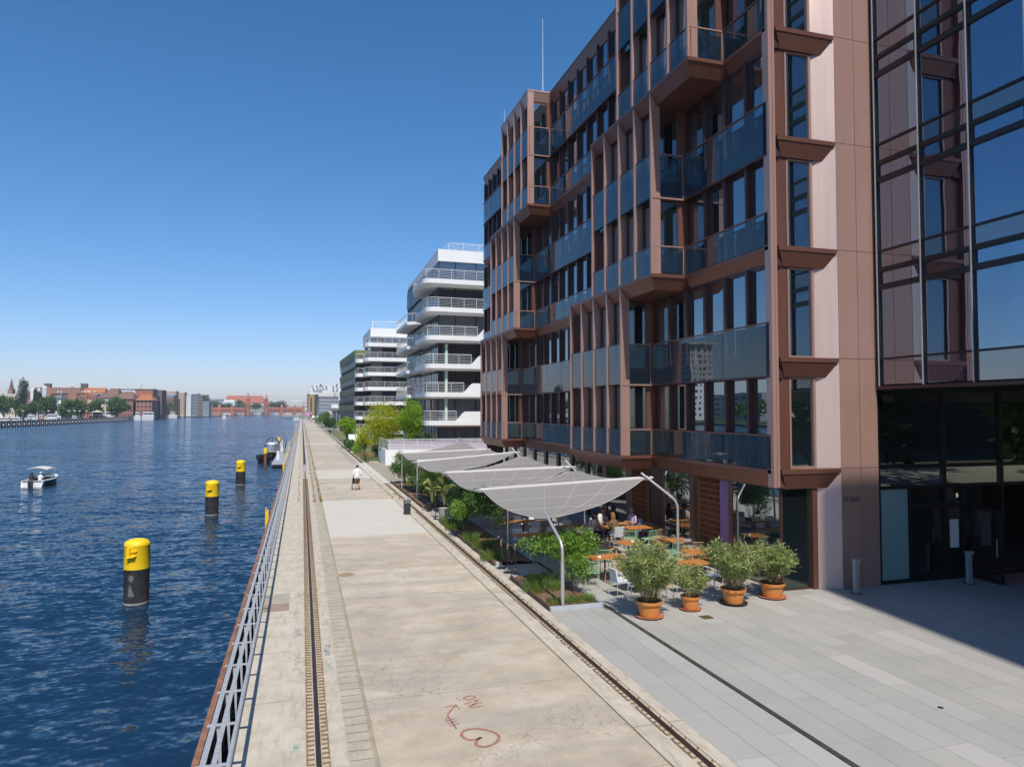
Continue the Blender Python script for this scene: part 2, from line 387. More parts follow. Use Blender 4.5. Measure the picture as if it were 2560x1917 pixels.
def paving_mat():
    m, nt, b = new_mat('grey_stone_paving'); X, Y, Z = xyz(nt); p = geo_pos(nt)
    u = mathn(nt, 'DIVIDE', mathn(nt, 'SUBTRACT', X, 6.79), .6155); row = mathn(nt, 'FLOOR', u)
    yy = mathn(nt, 'ADD', Y, mathn(nt, 'MULTIPLY', mathn(nt, 'FLOOR', mathn(nt, 'MULTIPLY', rnd(nt, row, 7.0), 3.0)), .6))
    v = mathn(nt, 'DIVIDE', mathn(nt, 'SUBTRACT', yy, 9.6), 1.8); cell = mathn(nt, 'FLOOR', v)
    r = rnd(nt, row, cell, 2.0)
    base = ramp(nt, r, [(0, (.345, .34, .32)), (.6, (.375, .368, .35)), (.93, (.395, .388, .37)), (1, (.45, .44, .42))])
    base = mix(nt, ramp(nt, noise(nt, p, .7, 5, .6), [(.4, 0), (.75, .45)]), base, (.47, .45, .41))
    base = mix(nt, mathn(nt, 'MULTIPLY', ramp(nt, noise(nt, p, 40, 3, .7), [(.5, 0), (.7, 1)]), .15), base, (.25, .25, .25))
    j1 = line_mask(nt, X, .6155, .012, 6.79)
    j2 = mathn(nt, 'MULTIPLY', line_mask(nt, yy, 1.8, .010, 9.6), .6)
    j = mathn(nt, 'MAXIMUM', j1, j2)
    base = mix(nt, mathn(nt, 'MULTIPLY', j, .75), base, (.10, .10, .095))
    nt.links.new(base, b.inputs['Base Color']); b.inputs['Roughness'].default_value = .7
    bump(nt, mathn(nt, 'SUBTRACT', noise(nt, p, 60, 3), mathn(nt, 'MULTIPLY', j, 2.0)), .25, .006, b); return m
def cobble_mat(name, sc, c0, c1, gap):
    m, nt, b = new_mat(name); p = geo_pos(nt)
    vo = N(nt, 'ShaderNodeTexVoronoi', feature='DISTANCE_TO_EDGE'); vo.inputs['Scale'].default_value = sc; nt.links.new(p, vo.inputs['Vector'])
    v2 = N(nt, 'ShaderNodeTexVoronoi'); v2.inputs['Scale'].default_value = sc; nt.links.new(p, v2.inputs['Vector'])
    base = ramp(nt, v2.outputs[1], [(.2, c0), (.8, c1)])
    base = mix(nt, ramp(nt, vo.outputs[0], [(.02, 1), (.10, 0)]), base, gap)
    nt.links.new(base, b.inputs['Base Color']); b.inputs['Roughness'].default_value = .85
    bump(nt, vo.outputs[0], .5, .04, b); return m
M['slab'] = slab_mat()
M['conc'] = strip_mat('pale_quay_concrete', (.46, .41, .33), (.60, .55, .46), 2.95, .03, 3.0, dirt=.45)
M['beam'] = strip_mat('rail_beam_concrete', (.44, .39, .31), (.60, .54, .45), 9.8, .03, 2.0, dirt=.6)
M['trough'] = strip_mat('rail_trough_fill', (.42, .35, .25), (.56, .48, .37), 0, dirt=.8)
M['setts'] = strip_mat('quay_setts', (.40, .355, .285), (.52, .465, .38), .34, .04, .1, jf=.75, cross=1)
M['dirt'] = strip_mat('sandy_dirt', (.30, .255, .175), (.42, .37, .27), 0, dirt=.7)
M['asphalt'] = strip_mat('grey_infill', (.33, .315, .28), (.40, .38, .34), 0, dirt=.3)
M['paving'] = paving_mat()
M['cobble'] = cobble_mat('small_cobbles', 6.5, (.33, .29, .23), (.48, .43, .35), (.2, .17, .11))
M['land'] = pm('far_ground', (.22, .22, .16), .95, 0, .3, .02)
M['granite'] = pm('granite_kerb', (.42, .46, .50), .7, 0, .12, 12)
M['corten'] = pm('weathering_steel', (.17, .085, .055), .8, .1, .25, 6)

def sheet(name, x0, x1, y0, y1, mat, z=0.0):
    return structure(MB().poly((x0, y0, z), (x1, y0, z), (x1, y1, z), (x0, y1, z)).build(name, mat))
FAR = 520
sheet('ground', -1.0, 3500, -80, 3500, M['land'], -.03)
sheet('quay_edge_slab', -1.06, -.15, -12, FAR, M['conc'])
sheet('rail_beam', -.15, .12, -12, FAR, M['beam'])
sheet('rail_trough', .12, .52, -12, FAR, M['trough'], -.012)
sheet('rail_beam.001', .52, .80, -12, FAR, M['beam'])
sheet('sett_strip', .80, 1.20, -12, FAR, M['setts'], -.006)
sheet('joint_gravel', 1.20, 1.27, -12, FAR, M['dirt'], -.018)
sheet('promenade', 1.27, 5.74, -12, FAR, M['slab'])
sheet('joint_gravel.001', 5.74, 5.79, -12, FAR, M['dirt'], -.018)
sheet('rail_beam.002', 5.79, 6.20, -12, FAR, M['beam'])
sheet('rail_trough.001', 6.20, 6.52, -12, FAR, M['trough'], -.012)
sheet('rail_beam.003', 6.52, 6.79, -12, FAR, M['beam'])
# slab edge down to the water, trench and rusty sheet piling
structure(MB().box(-1.08, -1.0, -12, FAR, -1.9, -.002).build('quay_wall', pm('dark_quay_wall', (.03, .03, .032), .9, 0, .3)))
mb = MB()
mb.box(-1.66, -1.55, -12, FAR, -.14, -.04)
for i in range(120):
    y = 6 + i * .62
    mb.box(-1.63, -1.58, y, y + .42, -2.0, -.14)
M['pilecap'] = pm('rusty_sheet_pile', (.27, .13, .08), .85, .1, .35, 4, .5)
tag(mb.build('sheet_pile_wall', M['pilecap']), 'rusty brown steel sheet piling along the river side of the quay', 'sheet piling')
# plaza, terrace and cobbled bay
sheet('plaza', 6.79, 40, -40, 19.13, M['paving'])
sheet('plaza_terrace', 8.47, 22, 19.13, 57.0, M['paving'])
sheet('terrace_path', 6.79, 8.47, 23.3, 25.3, M['paving'], -.004)
sheet('terrace_path.001', 6.79, 8.47, 36.3, 41.5, M['asphalt'], -.004)
sheet('cobbled_ground', 6.79, 16, 57.0, 79, M['cobble'], .002)
sheet('garden_ground', 6.79, 60, 79.0, 200, pm('garden_ground_cover', (.16, .17, .07), .95, 0, .45, 1.2), .003)
sheet('gap_infill', .12, .52, 68.3, 78.45, M['asphalt'], .004)
_gm = (pm('new_pale_concrete', (.58, .54, .47), .8, 0, .06))
sheet('pale_side_strip', 5.79, 6.79, 56.4, 78.8, bpy.data.materials['new_pale_concrete'], .004)
sheet('asphalt_strip', 5.15, 5.72, 79.5, 118, M['asphalt'], .004)
sheet('cross_strip', -1.05, 1.27, 126.5, 130, pm('pale_cross_beam', (.58, .53, .44), .85, 0, .06), .006)
# light ramp path between the terraces
M['palepave'] = pm('pale_path', (.56, .50, .43), .85, 0, .1, 2)
sheet('garden_path', 7.2, 8.3, 79.1, 92, M['palepave'], .009)

# planting beds: mulch, steel edge, granite end kerb
def bed(y0, y1, name='planting_bed'):
    def f(u, v):
        x = 6.93 + (8.42 - 6.93) * u; y = y0 + (y1 - y0) * v
        return (x, y, .035 + .05 * math.sin(math.pi * u) + .02 * math.sin(9 * y + 5 * x) * math.sin(7 * x))
    o = MB().grid(f, 10, int((y1 - y0) * 5)).build(name, M['soil']); structure(o)
bed(19.3, 23.2); bed(25.4, 36.1); bed(41.6, 56.8)
ed = thing('steel_bed_edging', 'brown weathering steel edging along the promenade side of the planting beds', 'bed edging', (6.87, 28, 0))
for y0, y1 in ((19.27, 23.2), (25.4, 36.1), (41.6, 56.8)):
    MB().box(6.85, 6.89, y0, y1, -.02, .13).build('edging_strip', M['corten'], ed)
for y0, y1, nm in ((19.27, 23.2, 0), (25.4, 36.1, 0), (41.6, 56.8, 0)):
    MB().box(8.43, 8.466, y0, y1, -.02, .11).build('edging_strip', M['granite'], ed)
tag(MB().box(6.86, 8.5, 19.135, 19.255, 0, .10).build('granite_kerb', M['granite']), 'blue grey granite kerb closing the near end of the planting bed', 'kerb')
for y, s in ((23.22, 'near'), (25.24, 'far')):
    tag(MB().box(6.90, 7.05, y - .07, y + .07, 0, .14).build('kerb_stone', M['granite']),
        'small white kerb stone at the %s side of the roped path entrance' % ('right hand near' if s == 'near' else 'left hand far'), 'kerb stone')
# ---- slot drain and small covers
dr = thing('slot_drain', 'long dark grated drain running across the grey plaza paving', 'drain', (8.58, 10, 0))
MB().box(8.515, 8.645, -10, 30, -.03, .006).build('channel', M['rubber'], dr)
g = MB()
for i in range(640): g.box(8.53, 8.63, 2 + i * .035, 2.016 + i * .035, .006, .011)
g.build('grating', pm('drain_grating', (.13, .12, .10), .6, .5, .3, 5), dr)
tag(MB().box(10.62, 10.95, 17.2, 17.52, .001, .007).build('floor_box', pm('bronze_cover', (.20, .15, .07), .5, .5, .2, 20)), 'small square bronze floor cover in front of the potted oleanders', 'floor cover')
tag(MB().lathe([(.055, .001), (.055, .006)], (11.84, 10.85, 0)).build('ground_spot', M['dark_metal']), 'small round black spot light cover in the sunny plaza paving', 'floor light')
mh = thing('manhole_cover', 'round brown iron manhole cover at the left edge of the promenade slabs', 'manhole cover', (1.52, 25.35, 0))
MB().lathe([(.36, .002), (.36, .010)], (1.52, 25.35, 0), 28).build('rim', M['trough'], mh)
q = MB().lathe([(.29, .011), (.29, .014)], (1.52, 25.35, 0), 28)
for i in range(7):
    for j in range(7):
        x, y = 1.52 + (i - 3) * .075, 25.35 + (j - 3) * .075
        if math.hypot(x - 1.52, y - 25.35) < .27: q.box(x - .02, x + .02, y - .02, y + .02, .014, .020)
q.build('lid', pm('rusty_lid', (.34, .27, .18), .8, .1, .3, 9), mh)
for k, (y0, y1, lab) in enumerate(((21.35, 22.15, 'brown steel hatch plate by the railing, the nearer and darker of two'), (22.25, 23.3, 'sand coloured hatch plate by the railing, behind the darker steel plate'))):
    tag(MB().box(-1.0, -.30, y0, y1, .002, .012).build('hatch_plate', pm('hatch%d' % k, ((.36, .27, .20), (.44, .39, .31))[k], .6, .1, .12, 4)), lab, 'hatch plate')

# ---- crane rails
def ribs(x0, x1, ys, y1, side):
    m = MB(); y = ys; i = 0; rr = random.Random(int(x0 * 97) + 5)
    while y < y1:
        w_ = .014 + rr.random() * .010
        m.box(x0, x1, y, y + w_, -.010, .012)
        if rr.random() < .8: m.box(x0 if side else x1 - .022, x0 + .022 if side else x1, y + w_, y + .15, -.010, .006)
        y += .172; i += 1
    return m
M['ribs'] = pm('iron_rail_chairs', (.23, .165, .10), .8, .1, .4, 12)
rl = thing('crane_rail', 'dark rusty crane rail between iron chairs on the river side', 'rail', (.32, 20, 0))
MB().box(.283, .368, -8, 68.2, -.01, .028).build('rail_bar', M['railsteel'], rl)
tag(ribs(.135, .262, 6, 62, 1).build('rail_chairs', M['ribs'], rl), kind='stuff'); tag(ribs(.385, .508, 6, 62, 0).build('rail_chairs', M['ribs'], rl), kind='stuff')
rl = thing('crane_rail', 'wide dark rail strip continuing far along the quay edge', 'rail', (.32, 200, 0))
MB().box(.20, .46, 78.6, FAR, -.01, .02).build('rail_bar', M['railsteel'], rl)
rl = thing('crane_rail', 'dark rusty crane rail beside the planting beds on the land side', 'rail', (6.37, 20, 0))
MB().box(6.325, 6.405, -8, 56.2, -.01, .028).build('rail_bar', M['railsteel'], rl)
tag(ribs(6.215, 6.30, 6, 40, 1).build('rail_chairs', M['ribs'], rl), kind='stuff')
rr = random.Random(4); m = MB()
for i in range(60):
    y = 7 + i * .45 + rr.random() * .1; m.tube([(6.42, y, .0), (6.47, y + .03, .02), (6.50, y + .10, .0)], .012, 5)
tag(m.build('rail_clips', M['ribs'], rl), kind='stuff')
rl = thing('crane_rail', 'far land side crane rail beyond the walking person', 'rail', (6.37, 120, 0))
MB().box(6.26, 6.46, 79, FAR, -.01, .02).build('rail_bar', M['railsteel'], rl)

# ---- quay railing (galvanised, cantilevered over the sheet piling)
ra = thing('quay_railing', 'galvanised steel quay railing with round handrail along the water edge', 'railing', (-1.1, 10, 0))
ZR = .92
MB().tube([(-.90, -6, ZR), (-.90, 470, ZR)], .036, 10).build('handrail', M['galv'], ra, True)
MB().box(-1.285, -1.205, -6, 470, ZR - .03, ZR - .022).build('outer_plate', M['galv'], ra)
MB().box(-1.135, -1.065, -6, 470, ZR - .03, ZR - .022).build('middle_bar', M['galv'], ra)
def post_mesh():
    m = MB(); m.box(-1.335, -.92, -.045, .045, ZR - .019, ZR - .011)
    m.add([(-1.20, -.006, ZR - .03), (-1.13, -.006, ZR - .03), (-1.115, -.006, .02), (-1.13, -.006, -.25), (-1.10, -.006, -.25),
           (-1.20, .006, ZR - .03), (-1.13, .006, ZR - .03), (-1.115, .006, .02), (-1.13, .006, -.25), (-1.10, .006, -.25)],
          [(0, 3, 4, 2, 1), (5, 6, 7, 9, 8), (0, 1, 6, 5), (1, 2, 7, 6), (2, 4, 9, 7), (0, 5, 8, 3), (3, 8, 9, 4)])
    for x in (-1.25, -1.10): m.lathe([(.014, ZR - .011), (.014, ZR + .001)], (x, 0, 0), 6)
    return m
pmesh = post_mesh().mesh('post', M['galv'])
y0p = 10.47
for i in range(96): inst('post', pmesh, ra, (0, y0p - 5 * 1.325 + i * 1.325, 0))
m = MB()
for i in range(96, 340):
    y = y0p - 5 * 1.325 + i * 1.325; m.box(-1.335, -.92, y - .045, y + .045, ZR - .019, ZR - .011)
tag(m.build('post', M['galv'], ra), kind='stuff')
# yellow fender / tie posts outside the railing
used = 0
fp = thing('fender_post', '', 'fender post')
MB().box(-.09, -.03, -.05, .05, -2.0, .05).build('flat_upright', M['yellow'], fp); MB().box(.03, .09, -.05, .05, -2.0, -.05).build('flat_upright', M['yellow'], fp)
MB().box(-.03, .03, -.03, .03, -1.9, -.15).build('spacer', M['yellow'], fp)
labs = ['yellow twin plate post outside the railing, nearest one, right of the nearest bollards', 'yellow post at the near corner of the floating dock', 'yellow post beside the middle of the floating dock', 'yellow post at the far end of the floating dock',
        'small yellow post just beyond the dock', 'distant yellow post, second beyond the dock', 'distant yellow post, third beyond the dock', 'farthest tiny yellow post at the quay edge']
for i, y in enumerate((43.8, 82.5, 103, 122, 150, 172, 200, 235)):
    place(fp, i, (-1.9, y, 0), 0, labs[i], 'yellow posts outside the quay railing')

# ---- graffiti on the slab: heart and arrow in faded red spray paint
M['graf'] = pm('faded_red_spray', (.36, .17, .13), .9, 0, .35, 14)
def ribbon(pts, w_, z=.006, closed=False):
    m = MB(); P = [Vector((x, y, 0)) for x, y in pts]; n = len(P)
    L = []
    for k in range(n):
        a = P[max(k - 1, 0)]; b = P[min(k + 1, n - 1)]; d = (b - a).normalized(); nrm = Vector((-d.y, d.x, 0))
        ww = (w_[k] if isinstance(w_, list) else w_) / 2
        L.append((P[k] + nrm * ww, P[k] - nrm * ww))
    vs = []
    for a, b in L: vs += [(a.x, a.y, z), (b.x, b.y, z)]
    return m.add(vs, [(2*k, 2*k+1, 2*k+3, 2*k+2) for k in range(n - 1)])
def smooth(pts, it=2):
    for _ in range(it):
        q = [pts[0]]
        for a, b in zip(pts, pts[1:]): q += [(a[0]*.75+b[0]*.25, a[1]*.75+b[1]*.25), (a[0]*.25+b[0]*.75, a[1]*.25+b[1]*.75)]
        pts = q + [pts[-1]]
    return pts
heart = smooth([(3.06, 12.17), (2.92, 12.10), (2.80, 12.16), (2.74, 12.33), (2.80, 12.50), (3.02, 12.56), (3.24, 12.42), (3.38, 12.22), (3.36, 12.02), (3.22, 11.86), (3.02, 11.80), (2.90, 11.92), (2.96, 12.08), (3.07, 12.17)], 3)
tag(ribbon(heart, .055).build('heart_graffiti', M['graf']), 'faded red spray painted heart on the near concrete slab', 'graffiti')
m = ribbon(smooth([(2.93, 13.62), (2.76, 13.38), (2.66, 13.20), (2.70, 12.95), (2.72, 12.62)]), .035)
for a, b in (((2.93, 13.62), (2.70, 13.58)), ((2.93, 13.62), (2.95, 13.40)), ((2.60, 12.95), (2.78, 13.06)), ((2.60, 12.85), (2.80, 12.95)), ((2.62, 12.76), (2.82, 12.82)), ((2.60, 12.98), (2.64, 13.12))): m.add(ribbon([a, b], .022).v, [(0, 1, 3, 2)])
tag(m.build('arrow_graffiti', M['graf']), 'faded red spray painted arrow pointing away from the heart', 'graffiti')
m = ribbon(smooth([(3.12, 13.86), (3.2, 13.98), (3.36, 13.97), (3.38, 13.84), (3.24, 13.78), (3.14, 13.84)]), .028)
for a, b in (((3.08, 13.62), (3.40, 13.74)), ((3.14, 13.52), (3.44, 13.60)), ((3.20, 13.42), (3.42, 13.45)), ((3.40, 13.74), (3.16, 13.42)), ((3.00, 13.90), (3.02, 13.96)), ((3.03, 13.80), (3.05, 13.86))): m.add(ribbon([a, b], .03).v, [(0, 1, 3, 2)])
tag(m.build('letter_graffiti', M['graf']), 'blurred red spray painted letters above the arrow on the slab', 'graffiti')
def scribble(x, y, w_, h_, n, seed, mat, lab, lw=.014):
    r = random.Random(seed); pts = [(x + (r.random() - .5) * w_, y + (k / n - .5) * h_ + (r.random() - .5) * .12) for k in range(n)]
    tag(ribbon(smooth(pts, 2), lw).build('tag_graffiti', mat), lab, 'graffiti')
M['gb'] = pm('blue_spray', (.26, .29, .50), .9, 0, .2); M['gg'] = pm('mint_spray', (.36, .56, .48), .9, 0, .2); M['gd'] = pm('grey_spray', (.30, .31, .33), .9, 0, .2); M['gr'] = pm('pink_red_spray', (.50, .24, .22), .9, 0, .2)
scribble(.64, 17.6, .22, .8, 26, 1, M['gb'], 'blue scribbled graffiti on the beam right of the near rail'); scribble(.66, 16.5, .2, .5, 20, 2, M['gg'], 'pale green scribble on the rail beam below the blue one')
scribble(.64, 19.9, .2, .6, 18, 3, M['gg'], 'pale green scribble on the rail beam above the blue one'); scribble(-.03, 17.2, .18, .9, 16, 4, M['gd'], 'grey blue smudged tag left of the near rail')
scribble(-.03, 19.2, .18, .7, 16, 5, M['gb'], 'faint blue tag on the beam, upper of those left of the rail'); scribble(-.03, 12.7, .2, .3, 22, 6, M['gg'], 'bright mint scribble left of the rail near the bottom edge')
scribble(.0, 23.0, .2, .5, 14, 7, M['gr'], 'red looping tag left of the rail near the hatch plates'); scribble(.68, 25.6, .2, .9, 14, 8, M['gr'], 'red tag right of the rail opposite the manhole cover')
# ================================================================== BROWN BUILDING (riverside block with staggered bays)
XM, XB = 14.15, 12.72; YN, YF = 18.83, 55.8
FZ = [3.85, 7.40, 10.95, 14.50, 18.05, 21.60, 24.95]
BW = 5.85
BAYS = {0: (26.8, 45.1), 2: (24.05, 42.3), 4: (21.3, 39.45)}
bb = thing('riverside_building', 'bronze brown glazed office block with staggered projecting bays beside the terrace', 'building', (16, 30, 0))
def P(name, m, mat, parent=None, smooth=False): return m.build(name, M[mat] if isinstance(mat, str) else mat, parent or bb, smooth)
# structure inside: floor slabs, core, columns
for i, z in enumerate(FZ):
    m = MB().box(XM + .5, 30, YN + .5, YF - .15, z - .38, z - .02)
    P('floor_slab', m, 'interior')
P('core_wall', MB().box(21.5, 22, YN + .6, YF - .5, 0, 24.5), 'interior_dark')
P('rear_wall', MB().box(30, 30.3, YN, YF, 0, 24.9), 'brown_dark'); P('far_end_wall', MB().box(XM + .3, 30, YF - .15, YF, 0, 24.9), 'brown')
m = MB()
for y in np.arange(22.2, 54, 5.4): m.lathe([(.22, 0), (.22, 24.5)], (16.6, float(y), 0), 12)
P('interior_columns', m, 'interior')
m = MB()
for y in (25.3, 31, 36.5, 42, 48): m.box(17.0, 21.4, y, y + .12, 3.9, 24.4)
P('partition_walls', m, 'interior')
P('roof_slab', MB().box(XM + .1, 30, YN + .1, YF - .1, 24.6, 24.86), 'brown_dark')

def ledge(m, x0, x1, y0, y1, z, sides, inset=.27, h=.58, trim=.13):
    """square trim on top, underneath a fascia leaning inwards; sides = which of (-x,-y,+y) lean"""
    m.box(x0, x1, y0, y1, z - trim, z)
    i0 = inset if 'x' in sides else 0; iy0 = inset if 'n' in sides else 0; iy1 = inset if 'f' in sides else 0
    e = .02
    hi = [(x0 + (e if i0 else 0), y0 + (e if iy0 else 0)), (x1, y0 + (e if iy0 else 0)), (x1, y1 - (e if iy1 else 0)), (x0 + (e if i0 else 0), y1 - (e if iy1 else 0))]
    lo = [(x0 + i0, y0 + iy0), (x1, y0 + iy0), (x1, y1 - iy1), (x0 + i0, y1 - iy1)]
    m.frus(lo, hi, z - h, z - trim)
def gaps(k):
    """stretches of the main plane not covered by bays at floor pair k"""
    a, b = BAYS[k]; return [(YN + .12, a, 'A'), (a + BW, b, 'B'), (b + BW, YF, 'C')]
windows = []   # (kind, x, y, z, rot)
mulls = []; fins = []
for k in (0, 2, 4):
    zb, zm, zt = FZ[k], FZ[k + 1], FZ[k + 2]
    for y0, y1, s in gaps(k):
        m = MB(); nseg = max(1, round((y1 - y0) / 2.7)); sg_ = (y1 - y0) / nseg
        for i in range(nseg): ledge(m, XM, XM + 1.2, y0 + i * sg_ + .006, y0 + (i + 1) * sg_ - .006, zb, 'x')
        P('floor_ledge', m.box(XM + .35, XM + 1.1, y0 + .01, y1 - .01, zb - .5, zb - .2), 'brown')
        # panel joints of the ledge are real slots
        # middle spandrel band in glass with backing
        P('spandrel', MB().box(XM + .10, XM + .16, y0, y1, zm - .58, zm + .10), 'spandrel')
        P('band_rail', MB().box(XM - .02, XM + .12, y0, y1, zm - .64, zm - .582), 'brown_dark')
        n = max(1, round((y1 - y0) / 2.7)); st = (y1 - y0) / n
        for i in range(n):
            a, b = y0 + i * st + .012, y0 + (i + 1) * st - .012
            P('glass_balustrade', MB().poly((XM, b, zm - .58), (XM, a, zm - .58), (XM, a, zm + 1.08), (XM, b, zm + 1.08)), 'balustrade')
            P('glass_balustrade', MB().poly((XM, b, zb + .02), (XM, a, zb + .02), (XM, a, zb + 1.05), (XM, b, zb + 1.05)), 'balustrade')
        for z in (zm + 1.08, zb + 1.05): P('handrail', MB().box(XM - .03, XM + .05, y0, y1, z, z + .045), 'brown')
        n = max(1, round((y1 - y0 - .2) / 1.33)); st = (y1 - y0) / n
        for f in (0, 1):
            z0, z1 = (zb, zm - .6) if f == 0 else (zm, zt - .58)
            P('window_header', MB().box(XM + .22, XM + .5, y0, y1, z1 - .05, z1 + .24), 'brown_dark')
            for i in range(n + 1):
                yy = y0 + i * st
                if 0 < i < n or s != 'A': mulls.append((yy, z0, z1))
            for i in range(n): windows.append(('w', XM + .27, y0 + (i + .53) * st, z0, 0, st - .30, z1 - z0))
    for y0 in BAYS[k]:
        y1 = y0 + BW
        m = MB(); ledge(m, XB, XM + 1.0, y0, y1, zb, 'xnf'); P('bay_ledge', m, 'brown')
        if k < 4:
            yn = BAYS[k + 2][BAYS[k].index(y0)] + BW + .004
            m = MB(); ledge(m, XB, XM - .004, yn, y1, zt, 'xf'); P('bay_ledge', m, 'brown')
        st = BW / 4
        for f in (0, 1):
            z0, z1 = (zb, zm - .6) if f == 0 else (zm, zt - .58)
            for i in range(4): windows.append(('b', XB + .40, y0 + (i + .55) * st, z0, 0, st - .42, z1 - z0))
            # near face: window, side panels
            windows.append(('e', XB + .82, y0 + .22, z0, 1, .96, z1 - z0))
            P('bay_side_panel', MB().box(XB + .10, XB + .34, y0 + .16, y0 + .24, z0, z1), 'brown')
            P('bay_side_panel', MB().box(XB + 1.30, XM + .3, y0 + .16, y0 + .24, z0, z1), 'brown')
            P('bay_far_panel', MB().box(XB + .1, XM + .3, y1 - .24, y1 - .16, z0, z1), 'brown')
            zz = z0 + (1.08 if f else 1.05); zl = z0 - .58 if f else z0 + .02
            P('glass_balustrade', MB().poly((XB + .14, y0 + .03, zl), (XM - .03, y0 + .03, zl), (XM - .03, y0 + .03, zz), (XB + .14, y0 + .03, zz)), 'balustrade')
            P('handrail', MB().box(XB + .08, XM, y0, y0 + .07, zz, zz + .045), 'rose')
            for xx in (XB + .13, XM - .05): P('rail_post', MB().box(xx, xx + .03, y0 + .01, y0 + .045, zl, zz), 'rose')
            for i in range(4):
                P('glass_balustrade', MB().poly((XB + .07, y0 + (i + 1) * st - .08, zl), (XB + .07, y0 + i * st + .08, zl), (XB + .07, y0 + i * st + .08, zz), (XB + .07, y0 + (i + 1) * st - .08, zz)), 'balustrade')
                P('handrail', MB().box(XB + .05, XB + .09, y0 + i * st + .08, y0 + (i + 1) * st - .08, zz, zz + .04), 'brown_dark')
        P('spandrel', MB().box(XB + .14, XB + .20, y0 + .1, y1 - .1, zm - .58, zm + .08), 'spandrel')
        P('spandrel', MB().box(XB + .20, XM + .1, y0 + .09, y0 + .15, zm - .58, zm + .08), 'spandrel')
        P('band_rail', MB().box(XB + .06, XM, y0 - .015, y0 + .10, zm - .64, zm - .582), 'rose')
        P('bay_floor', MB().box(XB + .5, XM + .5, y0 + .3, y1 - .3, zm - .35, zm - .05), 'interior')
        for i in range(5):
            yy = y0 + i * st; yy = min(max(yy, y0 + .06), y1 - .06)
            fins.append((yy, zb, zt - .13))
# top parapet ledges
for y0, y1, s in gaps(4):
    m = MB(); ledge(m, XM, XM + 1.2, y0 + .003, y1 - .003, 24.95, 'x', .22, .75, .10); P('roof_parapet', m, 'brown')
for y0 in BAYS[4]:
    m = MB(); ledge(m, XB, XM + 1.0, y0, y0 + BW, 24.95, 'xnf', .22, .75, .10); P('roof_parapet', m, 'rose')
# mullions of the main plane (individual for the nearest hundred)
def mull_mesh(h):
    m = MB(); m.frus([(0, -.045), (.26, -.08), (.26, .08), (0, .045)], [(0, -.06), (.26, -.08), (.26, .08), (0, .06)], 0, h); return m
mm = {}
mulls.sort(key=lambda t: t[0]); rest = MB()
for j, (y, z0, z1) in enumerate(mulls):
    h = round(z1 - z0 + .02, 2)
    if j < 96:
        if h not in mm: mm[h] = mull_mesh(h).mesh('mullion', M['brown_dark'])
        inst('mullion', mm[h], bb, (XM + .09, y, z0))
    else: rest.box(XM + .09, XM + .35, y - .07, y + .07, z0, z1 + .02)
tag(P('mullion', rest, 'brown_dark'), kind='stuff')
def fin_mesh(h):
    m = MB()
    m.frus([(0, -.05), (.40, -.05), (.40, .05), (0, .05)], [(0, -.05), (.40, -.05), (.40, .05), (0, .05)], 0, h)
    return m
fm = {}
for y, z0, z1 in fins:
    h = round(z1 - z0, 2)
    if h not in fm: fm[h] = fin_mesh(h).mesh('bay_fin', M['rose'])
    inst('bay_fin', fm[h], bb, (XB + .012, y, z0 - .002))
# windows: frame part with its pane as sub-part
wcache = {}
def win_meshes(wd, h, frame):
    key = (round(wd, 2), round(h, 2), frame)
    if key in wcache: return wcache[key]
    a = wd / 2; f = .045; m = MB()
    m.box(-.04, .05, -a - .12, -a + f, 0, h); m.box(-.04, .05, a - f, a + .12, 0, h); m.box(-.04, .05, -a + f, a - f, 0, f + .04); m.box(-.04, .05, -a + f, a - f, h - f, h)
    g = MB().box(.0, .012, -a + f, a - f, f + .04, h - f)
    wcache[key] = (m.mesh('window', M[frame]), g.mesh('pane', M['window_glass'])); return wcache[key]
windows.sort(key=lambda t: t[2] + .2 * abs(t[3] - 6)); ind = 0
restf = MB(); restg = MB()
for kind, x, y, z, rot, wd, h in windows:
    h -= .04
    if ind < 98:
        fr, gl = win_meshes(wd, h, 'brown_dark' if kind != 'e' else 'brown')
        o = inst('window', fr, bb, (x, y, z + .02), R(90) if rot else 0)
        g = bpy.data.objects.new('pane', gl); COL.objects.link(g); g.parent = o; ind += 1
    else:
        a = wd / 2
        if rot:
            restf.box(x-a-.1, x-a+.05, y-.04, y+.05, z, z+h); restf.box(x+a-.05, x+a+.1, y-.04, y+.05, z, z+h); restg.box(x-a+.05, x+a-.05, y, y+.012, z+.08, z+h-.05); restf.box(x-a+.05, x+a-.05, y-.04, y+.05, z+h-.05, z+h)
        else:
            restf.box(x-.04, x+.05, y-a-.1, y-a+.05, z, z+h); restf.box(x-.04, x+.05, y+a-.05, y+a+.1, z, z+h); restg.box(x, x+.012, y-a+.05, y+a-.05, z+.08, z+h-.05); restf.box(x-.04, x+.05, y-a+.05, y+a-.05, z+h-.05, z+h)
ro = tag(P('window', restf, 'brown_dark'), kind='stuff'); restg.build('pane', M['window_glass'], ro)
